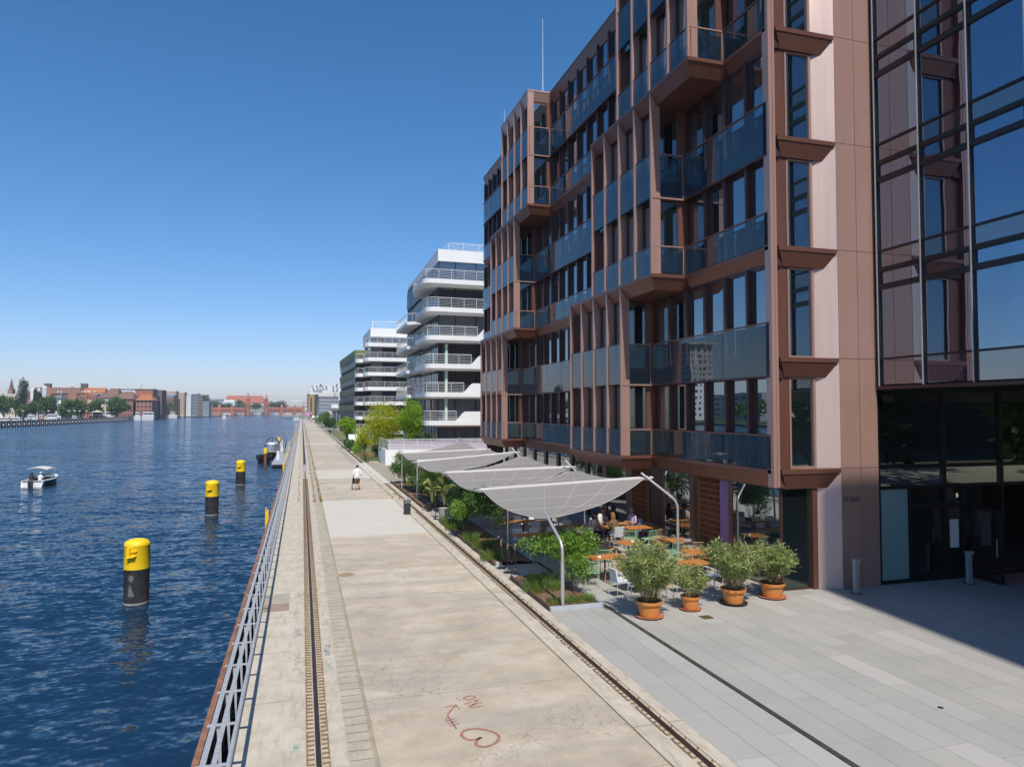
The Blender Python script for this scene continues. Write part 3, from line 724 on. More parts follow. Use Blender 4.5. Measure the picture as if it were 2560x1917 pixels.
# curtains behind some windows
def drape(m, x, y0, y1, z0, z1, seed=0):
    r = random.Random(seed)
    def f(u, v): return (x + .035 * math.sin(u * (y1 - y0) * 42 + seed) + .01 * r.random(), y0 + (y1 - y0) * u, z0 + (z1 - z0) * v)
    m.grid(f, int((y1 - y0) * 40), 2)
for a, (y0, y1, z0, z1) in enumerate(((33.5, 34.9, 3.95, 6.5), (28.2, 28.9, 18.2, 20.7), (22.6, 23.4, 18.2, 20.8), (30.2, 31.6, 21.7, 24.2), (29.8, 30.6, 11.1, 13.6), (34.6, 35.6, 21.7, 24.2))):
    m = MB(); drape(m, XM + .75, y0, y1, z0, z1, a); P('curtain', m, pm('white_drape', (.6, .6, .62), .9, 0, .05))
rb_ = random.Random(8); M['blind_cloth'] = pm('roller_blind', (.55, .55, .52), .9, 0, .04)
for q in range(16):
    wv_ = windows[rb_.randrange(8, 90)]
    if wv_[0] == 'w': P('roller_blind', MB().box(wv_[1] + .08, wv_[1] + .09, wv_[2] - wv_[5] / 2, wv_[2] + wv_[5] / 2, wv_[3] + wv_[6] * rb_.uniform(.35, .8), wv_[3] + wv_[6] - .05), 'blind_cloth')
m = MB()
def fgc(u, v): return (XB + .40 + u * .85, BAYS[4][1] + .5 + .04 * math.sin(u * 40), 18.15 + v * (2.45 + .0 * u))
m.grid(fgc, 40, 2); P('curtain', m, 'curtain')

# ---- corner and end face
P('corner_trim', MB().box(XM, XM + .13, YN - .005, YN + .30, 3.30, 24.95), 'rose')
P('corner_trim', MB().box(XM + .145, XM + .235, YN + .0, YN + .30, 3.30, 24.95), 'rose')
P('corner_recess_panel', MB().box(XM + .24, 14.92, YN + .20, YN + .40, 3.3, 24.9), 'brown')
m = MB()
for i, z in enumerate(FZ[:6]):
    mm_ = MB(); mm_.box(14.43, 16.66, YN - .04, YN + .42, z - .14, z)
    mm_.add([(14.47, YN - .02, z - .14), (16.62, YN - .02, z - .14), (16.28, YN + .14, z - .62), (14.70, YN + .14, z - .62),
             (14.47, YN + .40, z - .14), (16.62, YN + .40, z - .14), (16.28, YN + .40, z - .62), (14.70, YN + .40, z - .62)],
            [(0, 3, 2, 1), (4, 5, 6, 7), (0, 1, 5, 4), (3, 7, 6, 2), (0, 4, 7, 3), (1, 2, 6, 5)])
    P('sill_canopy', mm_, 'brown')
    zt = FZ[i + 1]; h = zt - .64 - z
    fr = MB().box(14.90, 14.99, YN + .20, YN + .34, z, z + h).box(15.84, 15.93, YN + .20, YN + .34, z, z + h).box(14.99, 15.84, YN + .20, YN + .34, z, z + .07).box(14.99, 15.84, YN + .20, YN + .34, z + h - .05, z + h)
    o = P('corner_window', fr, 'rose'); MB().box(14.99, 15.84, YN + .27, YN + .285, z + .07, z + h - .05).build('pane', M['window_glass'], o)
    P('window_head', MB().box(14.86, 15.96, YN + .22, YN + .42, z + h, z + h + .1), 'brown_dark')
# angled pillar facet and flat panels, one panel per storey with real joints
zs = [0.0] + FZ[:6] + [24.95]
for i in range(len(zs) - 1):
    a, b = zs[i] + .008, zs[i + 1] - .008
    P('pillar_facet', MB().frus([(15.945, YN + .26), (16.70, YN), (16.70, YN + .4), (15.945, YN + .5)], [(15.945, YN + .26), (16.70, YN), (16.70, YN + .4), (15.945, YN + .5)], a, b), 'rose_lit')
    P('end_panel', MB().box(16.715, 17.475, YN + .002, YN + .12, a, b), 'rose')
    P('end_panel', MB().box(17.49, 18.19, YN + .002, YN + .12, a, b), 'rose')
P('joint_backing', MB().box(16.72, 18.19, YN + .10, YN + .5, 0, 24.9), 'brown_dark')
# lettering on the end panel
fc = bpy.data.curves.new('lettering', 'FONT'); fc.body = 'OF EDEN'; fc.size = .235; fc.space_character = 1.12; fc.extrude = .004; fc.offset = -.003
_fo = bpy.data.objects.new('tmp', fc); _me = bpy.data.meshes.new_from_object(_fo); _me.materials.append(M['rubber']); bpy.data.objects.remove(_fo)
fo = bpy.data.objects.new('lettering', _me); COL.objects.link(fo); fo.parent = bb
fo.location = Vector((16.76, YN - .008, 2.76)) - wl(bb); fo.rotation_euler = (R(90), 0, 0); fo.scale = (.60, 1.05, 1)

# ---- ground floor
P('ground_soffit', MB().box(XM + .32, 15.5, YN + .3, YF, 3.22, 3.27), 'brown_dark')
P('ground_floor_screed', MB().box(15.5, 21, YN + .4, YF - .3, .001, .02), pm('indoor_floor', (.16, .20, .18), .3, 0, .1))
# corner showcase glass
P('corner_post', MB().box(14.60, 14.68, YN + .30, YN + .38, 0, 3.25), 'brown_dark')
P('shop_glass', MB().box(14.68, 15.74, YN + .34, YN + .352, .06, 3.2), 'door_glass')
P('shop_glass', MB().box(14.62, 14.632, YN + .38, 21.75, .06, 3.2), 'window_glass')
P('base_rail', MB().box(14.60, 15.75, YN + .32, YN + .37, 0, .06), 'brown_dark'); P('base_rail', MB().box(14.60, 14.65, YN + .38, 21.8, 0, .06), 'brown_dark')
P('pilaster', MB().box(15.745, 15.93, YN + .20, YN + .5, 0, 3.3), 'brown'); P('pilaster', MB().box(14.6, 14.72, 21.75, 21.98, 0, 3.25), 'brown')
P('inner_column', MB().lathe([(.14, 0), (.14, 3.25)], (15.0, YN + .75, 0), 14), pm('olive_column', (.22, .17, .06), .5, 0, .1))
G = 15.35
P('pink_wall', MB().box(14.75, 14.85, 22.0, 22.75, 0, 3.24), pm('violet_wall', (.30, .16, .34), .6, 0, .05))
def lattice(y0, y1, x, mat):
    m = MB(); fr = MB().box(x, x + .12, y0 - .07, y0, 0, 3.22).box(x, x + .12, y1, y1 + .05, 0, 3.22)
    o = P('lattice_frame', fr, pm('ochre_frame', (.34, .17, .03), .6, 0, .1))
    n = int((y1 - y0) / .16)
    for i in range(n + 1): yy = y0 + (y1 - y0) * i / n; m.box(x + .02, x + .10, yy - .018, yy + .018, .05, 3.2)
    for j in range(15): z = .05 + j * .222; m.box(x + .01, x + .09, y0, y1, z, z + .045)
    m.build('terracotta_lattice', pm('lattice_clay', (.30, .10, .045), .7, 0, .15, 8), o)
    P('lattice_backing', MB().box(x + .16, x + .2, y0, y1, 0, 3.2), pm('lattice_dark', (.06, .02, .015), .8, 0, .1))
lattice(22.9, 24.35, 14.85, 'x'); lattice(29.0, 30.6, G - .3, 'x')
y = 24.45
for a, b, kind in ((24.42, 24.9, 'd'), (24.9, 25.2, 'p'), (25.2, 27.3, 'g'), (27.3, 27.65, 'p'), (27.65, 28.95, 'd'), (30.65, 31.3, 'p'), (31.3, 33.6, 'g'), (33.6, 34.1, 'p')):
    x = 14.95 if b < 27.4 else G - .25
    if kind == 'g': P('shop_glass', MB().box(x + .05, x + .062, a, b, .06, 3.2), 'window_glass')
    else: P('pilaster', MB().box(x, x + .3, a, b, 0, 3.24), 'brown_dark' if kind == 'd' else 'brown')
y = 34.1
while y < 55:
    P('shop_glass', MB().box(G - .2, G - .188, y, y + 1.9, .06, 3.2), 'window_glass'); P('pilaster', MB().box(G - .28, G - .05, y + 1.9, y + 2.3, 0, 3.24), 'brown_dark'); y += 2.3
# roof masts
for (px, py, y, top, lab) in ((1357, 210, 41.5, 48, 'tall thin white lightning rod on the roof above the far bays'), (1261, 300, 50.5, 275, 'short thin white lightning rod at the far end of the brown roof')):
    b0 = at(px, py, y); t0 = at(px, top, y)
    o = tag(MB().tube([(b0.x, y, 24.8), (b0.x, y, 26.5 if top < 100 else 25.5), (b0.x, y, t0.z)], [.035, .022, .010], 6).build('lightning_rod', M['white_paint']), lab, 'lightning rod')

# ================================================================== CURTAIN WALL BLOCK
XC = 18.2
cw = thing('curtain_wall_block', 'black framed blue glass curtain wall block overhanging the dark entrance', 'building', (22, 10, 0))
def C(name, m, mat, parent=None): return m.build(name, M[mat] if isinstance(mat, str) else mat, parent or cw)
C('floor_slab', MB().box(XC + .35, 60, -10, 24, 6.48, 6.75), 'black_frame')
for z in (10.95, 14.5, 18.05, 21.6, 25.1): C('floor_slab', MB().box(XC + .35, 27, -9.5, 24, z - .75, z - .25), 'interior')
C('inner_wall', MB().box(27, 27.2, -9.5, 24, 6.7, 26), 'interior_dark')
ys = [YN - .16 - i * 1.70 for i in range(17)]
zb = 6.56
for i, y in enumerate(ys): C('mullion', MB().box(XC - .06, XC + .16, y - .035, y + .035, zb - .05, 26.5), 'black_frame')
for i, y in enumerate(ys): C('cover_cap', MB().box(XC - .085, XC - .062, y - .018, y + .018, zb - .05, 26.5), 'galv')
C('edge_mullion', MB().box(XC - .02, XC + .16, YN - .125, YN - .01, zb - .05, 26.5), 'black_frame')
C('bottom_rail', MB().box(XC - .05, XC + .2, -10, YN - .02, zb - .16, zb - .052), 'brown_dark')
for s, z0 in enumerate((3.85, 7.40, 10.95, 14.50, 18.05, 21.6)):
    zt = z0 + 3.55 if s else 7.40
    for (a, b) in zip(ys[:9], ys[1:10]):
        y0, y1 = b + .035, a - .035
        if s == 0: rows = [('spandrel_pane', zb, 7.37, 'spandrel_glass')]
        else: rows = [('glass_pane', z0 + .03, z0 + 2.27, 'curtain_glass'), ('vent_pane', z0 + 2.41, z0 + 2.88, 'curtain_glass'), ('spandrel_pane', z0 + 3.0, z0 + 3.52, 'spandrel_glass')]
        for nm, c, d, mt in rows:
            C(nm, MB().box(XC + .02, XC + .032, y0, y1, c, d), mt)
            if nm == 'vent_pane':
                C('vent_frame', MB().add([(XC - .03 + .08 * q, y_, z_) for q in (0, 1) for y_, z_ in ((y0, c), (y1, c), (y1, d), (y0, d), (y0 + .07, c + .04), (y1 - .07, c + .04), (y1 - .07, d - .04), (y0 + .07, d - .04))], [(i, (i + 1) % 4, 4 + (i + 1) % 4, 4 + i) for i in range(4)] + [(8 + i, 12 + i, 12 + (i + 1) % 4, 8 + (i + 1) % 4) for i in range(4)] + [(4 + i, 4 + (i + 1) % 4, 12 + (i + 1) % 4, 12 + i) for i in range(4)]), 'black_frame')
    for nm, za, zc in ((('transom', z0 - .03, z0 + .03),) if s else ()) + ((('transom', z0 + 2.27, z0 + 2.41), ('transom', z0 + 2.88, z0 + 3.0)) if s else ()):
        C(nm, MB().box(XC - .045, XC + .12, ys[9], YN - .12, za, zc), 'black_frame')
C('glass_pane', MB().box(XC + .02, XC + .032, -10, ys[9] - .04, zb, 26), 'curtain_glass')
M['brace'] = pm('pale_brace', (.62, .60, .45), .7, 0, .04)
for k in (0, 2): 
    z0 = (7.45, 14.6)[k // 2]
    C('diagonal_brace', MB().bar((XC + .6, 18.4, z0), (XC + .6, 15.0, z0 + 6.5), .34, .1, (1, 0, 0)), 'brace'); C('diagonal_brace', MB().bar((XC + .6, 14.6, z0 + 6.5), (XC + .6, 11.2, z0), .34, .1, (1, 0, 0)), 'brace')
m = MB()
for y in (18.2, 13.2, 8.2): m.box(XC + .9, XC + 1.35, y - .2, y + .2, 6.8, 26)
C('inner_columns', m, 'interior')
C('roof', MB().box(XC, 60, -10, 24, 26.3, 26.6), 'black_frame')
# unseen neighbour tower behind the viewpoint, added to cast the plaza shadow
C('unseen_neighbour_tower', MB().box(13.4, 31, -22, -12, 0, 46.2), 'black_frame')
# recessed entrance wall under the overhang
ent = thing('entrance_wall', 'dark framed glass entrance front recessed under the overhanging block', 'entrance', (22, 18.9, 0))
def E_(name, m, mat, parent=None): return m.build(name, M[mat] if isinstance(mat, str) else mat, parent or ent)
for x in (18.25, 21.03, 23.60, 26.4): E_('mullion', MB().box(x - .05, x + .06, 18.88, 19.1, .0, 6.46), 'black_frame')
for x in (19.56, 21.86): E_('mullion', MB().box(x - .05, x + .05, 18.9, 19.08, .0, 3.13), 'black_frame')
for z0, z1 in ((0, .10), (3.10, 3.20), (3.78, 3.90), (6.34, 6.46)): E_('transom', MB().box(18.2, 32, 18.89, 19.07, z0, z1), 'black_frame')
E_('transom', MB().box(19.6, 21.8, 18.9, 19.06, 2.50, 2.58), 'black_frame')
for x0, x1 in ((18.31, 20.98), (21.09, 23.55), (23.66, 26.35), (26.46, 32)):
    E_('upper_pane', MB().box(x0, x1, 18.97, 18.982, 3.90, 6.34), 'door_glass'); E_('middle_pane', MB().box(x0, x1, 18.97, 18.982, 3.2, 3.78), 'spandrel_glass')
E_('frosted_panel', MB().box(18.34, 19.48, 18.95, 18.97, .12, 3.10), pm('frosted_teal_panel', (.22, .33, .33), .35, 0, .06, 8))
E_('door', MB().box(19.66, 19.76, 18.94, 18.99, .1, 2.5).box(20.86, 20.96, 18.94, 18.99, .1, 2.5).box(19.76, 20.86, 18.94, 18.99, .1, .24).box(19.76, 20.86, 18.94, 18.99, 2.4, 2.5), 'black_frame')
d1 = E_('door', MB().box(21.1, 21.18, 18.94, 18.99, .1, 2.5).box(21.74, 21.82, 18.94, 18.99, .1, 2.5).box(21.18, 21.74, 18.94, 18.99, .1, .24).box(21.18, 21.74, 18.94, 18.99, 2.4, 2.5), 'black_frame')
E_('door_pane', MB().box(19.76, 20.86, 18.96, 18.97, .24, 2.4), 'door_glass', ); E_('door_pane', MB().box(21.18, 21.74, 18.96, 18.97, .24, 2.4), 'door_glass')
# open door leaf swung outwards
a, b = Vector((22.0, 18.86, 0)), Vector((22.06, 17.62, 0)); a, b = Vector((22.05, 18.80, 0)), Vector((21.93, 17.58, 0))
m = MB()
for (p, q_, z0, z1) in ((0, .09, .05, 2.45), (.91, 1, .05, 2.45), (.09, .91, .05, .20), (.09, .91, 2.33, 2.45)):
    A = a.lerp(b, p); B = a.lerp(b, q_); m.add([(A.x-.025, A.y, z0), (B.x-.025, B.y, z0), (B.x+.025, B.y, z0), (A.x+.025, A.y, z0), (A.x-.025, A.y, z1), (B.x-.025, B.y, z1), (B.x+.025, B.y, z1), (A.x+.025, A.y, z1)],
        [(0,3,2,1),(4,5,6,7),(0,1,5,4),(1,2,6,5),(2,3,7,6),(3,0,4,7)])
dl = E_('open_door', m, 'black_frame'); A = a.lerp(b, .09); B = a.lerp(b, .91)
MB().poly((A.x, A.y, .2), (B.x, B.y, .2), (B.x, B.y, 2.33), (A.x, A.y, 2.33)).build('door_pane', M['door_glass'], dl)
MB().bar((a.lerp(b,.86).x-.07, a.lerp(b,.86).y, .9), (a.lerp(b,.86).x-.07, a.lerp(b,.86).y, 1.5), .03).build('door_handle', M['stainless'], dl)
tag(MB().box(21.24, 21.62, 18.925, 18.935, 1.05, 2.0).build('paper_notice', pm('paper', (.72, .74, .74), .7, 0, .03)), 'white paper notice stuck on the entrance glass door', 'notice')
mb = MB().box(19.75, 19.98, 19.3, 19.33, 2.62, 2.76)
es, ent_, eb = new_mat('exit_light'); eb.inputs['Emission Color'].default_value = (.9, .9, .6, 1); eb.inputs['Emission Strength'].default_value = .35
tag(mb.build('exit_lamp', es), 'small pale lit sign over the left entrance door', 'sign lamp'); tag(MB().box(22.0, 22.2, 19.3, 19.33, 2.68, 2.82).build('exit_lamp', es), 'small pale lit sign over the right entrance door', 'sign lamp')
rs, rnt, rb = new_mat('red_uplight'); rb.inputs['Base Color'].default_value = (.25, .0, .02, 1); rb.inputs['Emission Color'].default_value = (.8, .0, .05, 1); rb.inputs['Emission Strength'].default_value = .8
tag(MB().box(24.4, 24.55, 19.6, 19.75, .3, 2.0).build('red_lamp_column', rs), 'glowing red light column inside the dark entrance', 'light')
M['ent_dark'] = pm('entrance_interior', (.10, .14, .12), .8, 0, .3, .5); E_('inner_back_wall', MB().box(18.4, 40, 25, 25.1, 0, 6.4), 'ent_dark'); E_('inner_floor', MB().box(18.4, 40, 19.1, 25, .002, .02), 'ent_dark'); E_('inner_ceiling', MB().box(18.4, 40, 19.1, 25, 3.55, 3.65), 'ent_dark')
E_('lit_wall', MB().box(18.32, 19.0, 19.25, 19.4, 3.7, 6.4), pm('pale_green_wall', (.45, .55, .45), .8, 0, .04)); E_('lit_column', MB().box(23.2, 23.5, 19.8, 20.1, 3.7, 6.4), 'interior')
# security camera
sc_ = thing('security_camera', 'small black security camera under the corner of the glass overhang', 'camera', (18.5, 18.8, 6.1))
MB().box(18.38, 18.68, 18.62, 18.76, 6.0, 6.2).build('housing', M['rubber'], sc_); MB().bar((18.45, 18.76, 6.1), (18.45, 18.88, 6.2), .04).build('bracket', M['rubber'], sc_)
# ================================================================== FOLIAGE
RNG = np.random.default_rng(11)
def leaf_mesh(name, pts, dirs, L, W, mat, jitter=.25, fold=.25):
    """one folded pointed leaf per point; dirs = leaf axis"""
    n = len(pts); rng = RNG
    d = dirs / np.linalg.norm(dirs, axis=1, keepdims=True)
    r = rng.normal(size=(n, 3)); s = np.cross(d, r); s /= np.linalg.norm(s, axis=1, keepdims=True) + 1e-9
    nn = np.cross(d, s); l = L * (1 + jitter * rng.uniform(-1, 1, (n, 1))); w_ = W * (1 + jitter * rng.uniform(-1, 1, (n, 1)))
    a = pts; b = pts + d * l; m = pts + d * l * .45
    v = np.stack([a, m + s * w_ / 2 + nn * w_ * fold, b, m - s * w_ / 2 + nn * w_ * fold], 1).reshape(-1, 3)
    me = bpy.data.meshes.new(name); me.vertices.add(4 * n); me.vertices.foreach_set('co', v.astype(np.float32).ravel())
    i = np.arange(n) * 4
    t = np.stack([i, i + 1, i + 2, i, i + 2, i + 3], 1).reshape(-1)
    me.loops.add(6 * n); me.loops.foreach_set('vertex_index', t.astype(np.int32))
    me.polygons.add(2 * n); me.polygons.foreach_set('loop_start', (np.arange(2 * n) * 3).astype(np.int32))
    me.materials.append(mat); me.update(calc_edges=True); me.validate(); return me
def clump_pts(blobs, n, shell=.55):
    """points through the volume of ellipsoid blobs, denser near their skins; returns points and outward directions"""
    rng = RNG; vol = np.array([b[3] * b[4] * b[5] for b in blobs]) ** .75; cnt = np.maximum(3, (n * vol / vol.sum()).astype(int))
    P_, D_ = [], []
    for b, c in zip(blobs, cnt):
        u = rng.normal(size=(c, 3)); u /= np.linalg.norm(u, axis=1, keepdims=True)
        r = shell + (1 - shell) * rng.random((c, 1)) ** .6
        r *= 1 + .16 * rng.normal(size=(c, 1))
        P_.append(np.array(b[:3]) + u * r * np.array(b[3:6])); D_.append(u + .8 * rng.normal(size=(c, 3)) + np.array([0, 0, -.15]))
    return np.concatenate(P_), np.concatenate(D_)
def sub_blobs(c, r, n, k=.42, seed=0, flat=1.0):
    rr = random.Random(seed); out = []
    for i in range(n):
        u = Vector((rr.gauss(0, 1), rr.gauss(0, 1), rr.gauss(0, 1))).normalized(); q = .35 + .5 * rr.random() ** .5
        s = k * (.6 + .7 * rr.random())
        out.append((c[0] + u.x * r[0] * q, c[1] + u.y * r[1] * q, c[2] + u.z * r[2] * q, r[0] * s, r[1] * s, r[2] * s * flat))
    return out
def trunk(base, tops, r0, mat, parent, name='trunk', seed=0, n=6):
    rr = random.Random(seed); m = MB(); base = Vector(base)
    for t in tops:
        t = Vector(t); mid = base.lerp(t, .45) + Vector((rr.uniform(-.1, .1), rr.uniform(-.1, .1), .05)) * (t - base).length * .5
        pts = smooth3([base, base.lerp(mid, .5) + Vector((0, 0, .1 * r0)), mid, t]); k = len(pts)
        m.tube(pts, [r0 * (1 - .8 * i / (k - 1)) for i in range(k)], n)
    return m.build(name, mat, parent, True)
def smooth3(P_):
    q = [P_[0]]
    for a, b in zip(P_, P_[1:]): q += [a.lerp(b, .25), a.lerp(b, .75)]
    return q + [P_[-1]]
def plant(name, label, cat, base, c, r, nblob, nleaf, L, W, lm, stems=5, r0=.02, seed=0, group=None, flat=1.0, k=.42, stem_mat='bark', shell=.35, leafname='foliage'):
    base = Vector(base); t = thing(name, label, cat, base, group)
    bl = sub_blobs(c, r, nblob, k, seed, flat); p, d = clump_pts(bl, nleaf, shell)
    ok = p[:, 2] > base.z + .03; p = p[ok]; d = d[ok]
    o = bpy.data.objects.new(leafname, leaf_mesh(leafname, p - np.array(base), d, L, W, M[lm])); COL.objects.link(o); o.parent = t
    rr = random.Random(seed + 9); tops = [Vector(b[:3]) for b in rr.sample(bl, min(stems, len(bl)))]
    trunk(base, tops, r0, M[stem_mat], t, 'trunk' if r0 > .05 else 'stems', seed)
    return t
def grass(name, label, x, y, z, rad, n, h, lm='grass', seed=0, lean=.5, group=None):
    rng = np.random.default_rng(seed); a = rng.uniform(0, 6.28, n); q = rad * np.sqrt(rng.random(n)) * .5
    P0 = np.stack([x + q * np.cos(a), y + q * np.sin(a), np.full(n, z)], 1); ln = rng.random(n) * lean; hh = h * (.5 + .5 * rng.random(n))
    D = np.stack([np.cos(a) * ln + .1 * rng.normal(size=n), np.sin(a) * ln + .1 * rng.normal(size=n), np.ones(n)], 1); D /= np.linalg.norm(D, axis=1, keepdims=True)
    s = np.stack([-np.sin(a + 1), np.cos(a + 1), np.zeros(n)], 1) * .006
    mid = P0 + D * hh[:, None] * .55; tip = mid + (D * .9 + np.stack([np.cos(a) * ln, np.sin(a) * ln, -.4 * ln], 1)) * hh[:, None] * .45
    v = np.stack([P0 - s, P0 + s, mid + s, mid - s, tip], 1).reshape(-1, 3); i = np.arange(n) * 5
    fs = [tuple(q_) for q_ in np.stack([i, i + 1, i + 2, i + 3], 1).tolist()] + [tuple(q_) for q_ in np.stack([i + 3, i + 2, i + 4], 1).tolist()]
    m = MB(); m.add(v.tolist(), fs)
    return tag(m.build(name, M[lm], at_=(x, y, z)), label, 'grass', group)

# ---- potted oleanders on the plaza
def oleander(x, y, pr, ph, top, spread, nst, nleaf, label, saucer, seed, lean=0):
    t = thing('potted_oleander', label, 'potted plant', (x, y, 0), 'potted oleanders on the plaza')
    m = MB(); rim = pr * 1.12
    pot = m.lathe([(pr * .80, .045), (pr * .98, ph * .82), (rim, ph * .84), (rim * 1.02, ph), (rim * .93, ph), (rim * .90, ph - .05)], (x, y, 0), 28).build('pot', M['terracotta'], t, True)
    MB().lathe([(pr * 1.02, .005), (pr * 1.22, .05), (pr * 1.25, .055), (pr * 1.18, .045), (pr * .9, .03)], (x, y, 0), 28).build('saucer', M[saucer], pot, True)
    MB().lathe([(.01, ph - .045), (rim * .92, ph - .05)], (x, y, 0), 20, False).build('potting_soil', M['soil'], pot)
    rr = random.Random(seed); st = MB(); pts = []; dirs = []
    for i in range(nst):
        a = rr.random() * 6.283; q = rr.random() ** .5; h = top * (.72 + .28 * rr.random()) * (1 - .18 * q); s = spread * (.3 + 1.0 * q)
        b0 = Vector((x + math.cos(a) * pr * .45 * q, y + math.sin(a) * pr * .45 * q, ph - .05))
        t0 = Vector((x + math.cos(a) * s + lean, y + math.sin(a) * s, h)); c1 = b0.lerp(t0, .45) + Vector((0, 0, .12 * (t0 - b0).length))
        path = [b0.lerp(c1, u / 4) .lerp(c1.lerp(t0, u / 4), u / 4) for u in range(5)]
        st.tube(path, [.009, .008, .006, .005, .003], 5, False)
        for j in range(nleaf // nst):
            u = .30 + .70 * rr.random() ** .8; P_ = b0.lerp(c1, u).lerp(c1.lerp(t0, u), u)
            dd = Vector((rr.gauss(0, 1), rr.gauss(0, 1), rr.gauss(.55, .6))).normalized()
            sp = .02 + .11 * rr.random(); P_ = P_ + Vector((rr.gauss(0, 1), rr.gauss(0, 1), rr.gauss(0, 1))) * sp * .5
            pts.append(P_ - Vector((x, y, 0))); dirs.append(dd)
    st.build('stems', M['stem'], t)
    o = bpy.data.objects.new('foliage', leaf_mesh('foliage', np.array([tuple(p) for p in pts]), np.array([tuple(d) for d in dirs]), .165, .030, M['leaf_oleander'], .3, .15)); COL.objects.link(o); o.parent = t
oleander(9.29, 17.85, .33, .46, 2.12, .78, 62, 6400, 'large bushy potted oleander in a terracotta pot, nearest to the camera', 'terracotta_b', 1)
oleander(10.76, 18.15, .25, .40, 1.35, .42, 26, 1300, 'smallest potted oleander with thin stems between two bigger ones', 'terracotta_b', 2)
oleander(12.32, 18.35, .33, .46, 2.02, .72, 56, 4300, 'large potted oleander whose terracotta pot stands on a grey saucer', 'dark_metal', 3)
oleander(13.87, 18.62, .34, .46, 1.80, .66, 48, 3600, 'potted oleander right in front of the glass building corner', 'terracotta_b', 4)

# ---- planting bed shrubs and grasses
plant('garden_shrub', 'bright green shrub right behind the nearest curved steel pole', 'shrub', (8.15, 21.0, .05), (8.05, 21.5, 1.38), (1.25, .95, .58), 26, 4600, .085, .055, 'leaf_bright', 8, .014, 5, 'shrubs in the planting bed', k=.34)
plant('garden_shrub', 'lower bronze tinged green shrub under the nearest pole beside the mint chairs', 'shrub', (8.1, 20.4, .05), (8.3, 20.7, .75), (.55, .5, .55), 12, 1500, .07, .035, 'leaf_bright', 5, .012, 6, 'shrubs in the planting bed')
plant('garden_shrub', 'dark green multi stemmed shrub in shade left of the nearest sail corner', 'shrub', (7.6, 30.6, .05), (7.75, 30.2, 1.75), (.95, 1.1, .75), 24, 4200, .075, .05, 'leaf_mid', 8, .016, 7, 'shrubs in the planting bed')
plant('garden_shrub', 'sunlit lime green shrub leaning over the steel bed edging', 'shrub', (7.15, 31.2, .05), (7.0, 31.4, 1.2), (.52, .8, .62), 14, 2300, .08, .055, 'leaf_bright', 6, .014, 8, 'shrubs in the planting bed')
plant('garden_shrub', 'small sprig of bright leaves right of the dark shaded shrub', 'shrub', (8.1, 29.4, .05), (8.2, 28.9, 1.05), (.45, .4, .5), 7, 420, .08, .055, 'leaf_bright', 4, .010, 9, 'shrubs in the planting bed')
plant('garden_shrub', 'tall loose green shrub at the far left corner of the sails', 'shrub', (7.85, 56.2, .05), (7.6, 55.4, 1.65), (1.0, 1.2, .85), 24, 4200, .10, .06, 'leaf_mid', 8, .025, 10, 'shrubs in the planting bed')
plant('garden_shrub', 'dense dark green hedge bush under the far sails', 'shrub', (8.6, 47, .05), (8.6, 46.5, 1.1), (.9, 3.4, .85), 26, 4200, .10, .06, 'leaf_mid', 6, .02, 11, 'shrubs in the planting bed')
plant('garden_shrub', 'rust and green leaved shrub behind the palms', 'shrub', (7.6, 44, .05), (7.7, 43.6, 1.35), (.6, 1.0, .75), 12, 1500, .10, .05, 'leaf_bright', 5, .015, 12, 'shrubs in the planting bed')
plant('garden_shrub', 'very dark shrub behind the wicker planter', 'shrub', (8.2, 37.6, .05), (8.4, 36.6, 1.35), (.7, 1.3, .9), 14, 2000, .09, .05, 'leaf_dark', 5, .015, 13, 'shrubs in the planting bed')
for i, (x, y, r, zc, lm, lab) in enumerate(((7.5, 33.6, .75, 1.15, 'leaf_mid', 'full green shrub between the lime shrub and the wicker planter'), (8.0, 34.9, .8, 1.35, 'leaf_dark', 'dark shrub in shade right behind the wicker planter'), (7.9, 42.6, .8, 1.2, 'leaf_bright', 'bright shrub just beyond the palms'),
        (7.5, 46.2, .7, 1.1, 'leaf_mid', 'rounded shrub halfway to the far sail corner'), (7.5, 49.0, .8, 1.3, 'leaf_bright', 'fresh green shrub under the far sails'), (7.4, 52.2, .8, 1.2, 'leaf_mid', 'leafy shrub just before the farthest corner shrub'), (8.2, 39.2, .7, 1.3, 'leaf_mid', 'green shrub filling the gap between the two palms'))):
    plant('garden_shrub', lab, 'shrub', (x, y, .05), (x, y, zc), (r, r * 1.3, zc * .62), 14, 1700, .085, .055, lm, 6, .014, 70 + i, 'shrubs in the planting bed', k=.36)
for i, (x, y, r, n, h, lm, lab) in enumerate(((7.15, 28.3, .5, 380, .62, 'grass', 'tall green grass tuft by the steel edging below the shaded shrub'), (7.05, 26.2, .6, 420, .55, 'grass', 'green grass tuft next to the roped path entrance'),
        (7.3, 21.3, .7, 520, .5, 'grass', 'green grass tuft just in front of the roped path entrance'), (7.75, 22.4, .6, 300, .42, 'grass', 'thin green grass tuft behind the front one by the path'), (7.0, 33.3, .5, 300, .5, 'grass', 'grass tuft half shaded under the leaning lime shrub'), (7.1, 34.9, .5, 300, .6, 'grass', 'grass tuft beside the wicker planter'),
        (7.35, 19.7, .5, 320, .26, 'grass', 'low grass tuft left of the nearest pole foot'), (8.05, 19.75, .5, 320, .28, 'grass', 'low grass tuft right of the nearest pole foot'), (7.1, 30.1, .4, 260, .55, 'grass', 'grass tuft between the dark shrub and the edging'))):
    grass('grass_tuft', lab, x, y, .05, r * 1.6, n, h, lm, i, .55, 'grass tufts in the planting bed')
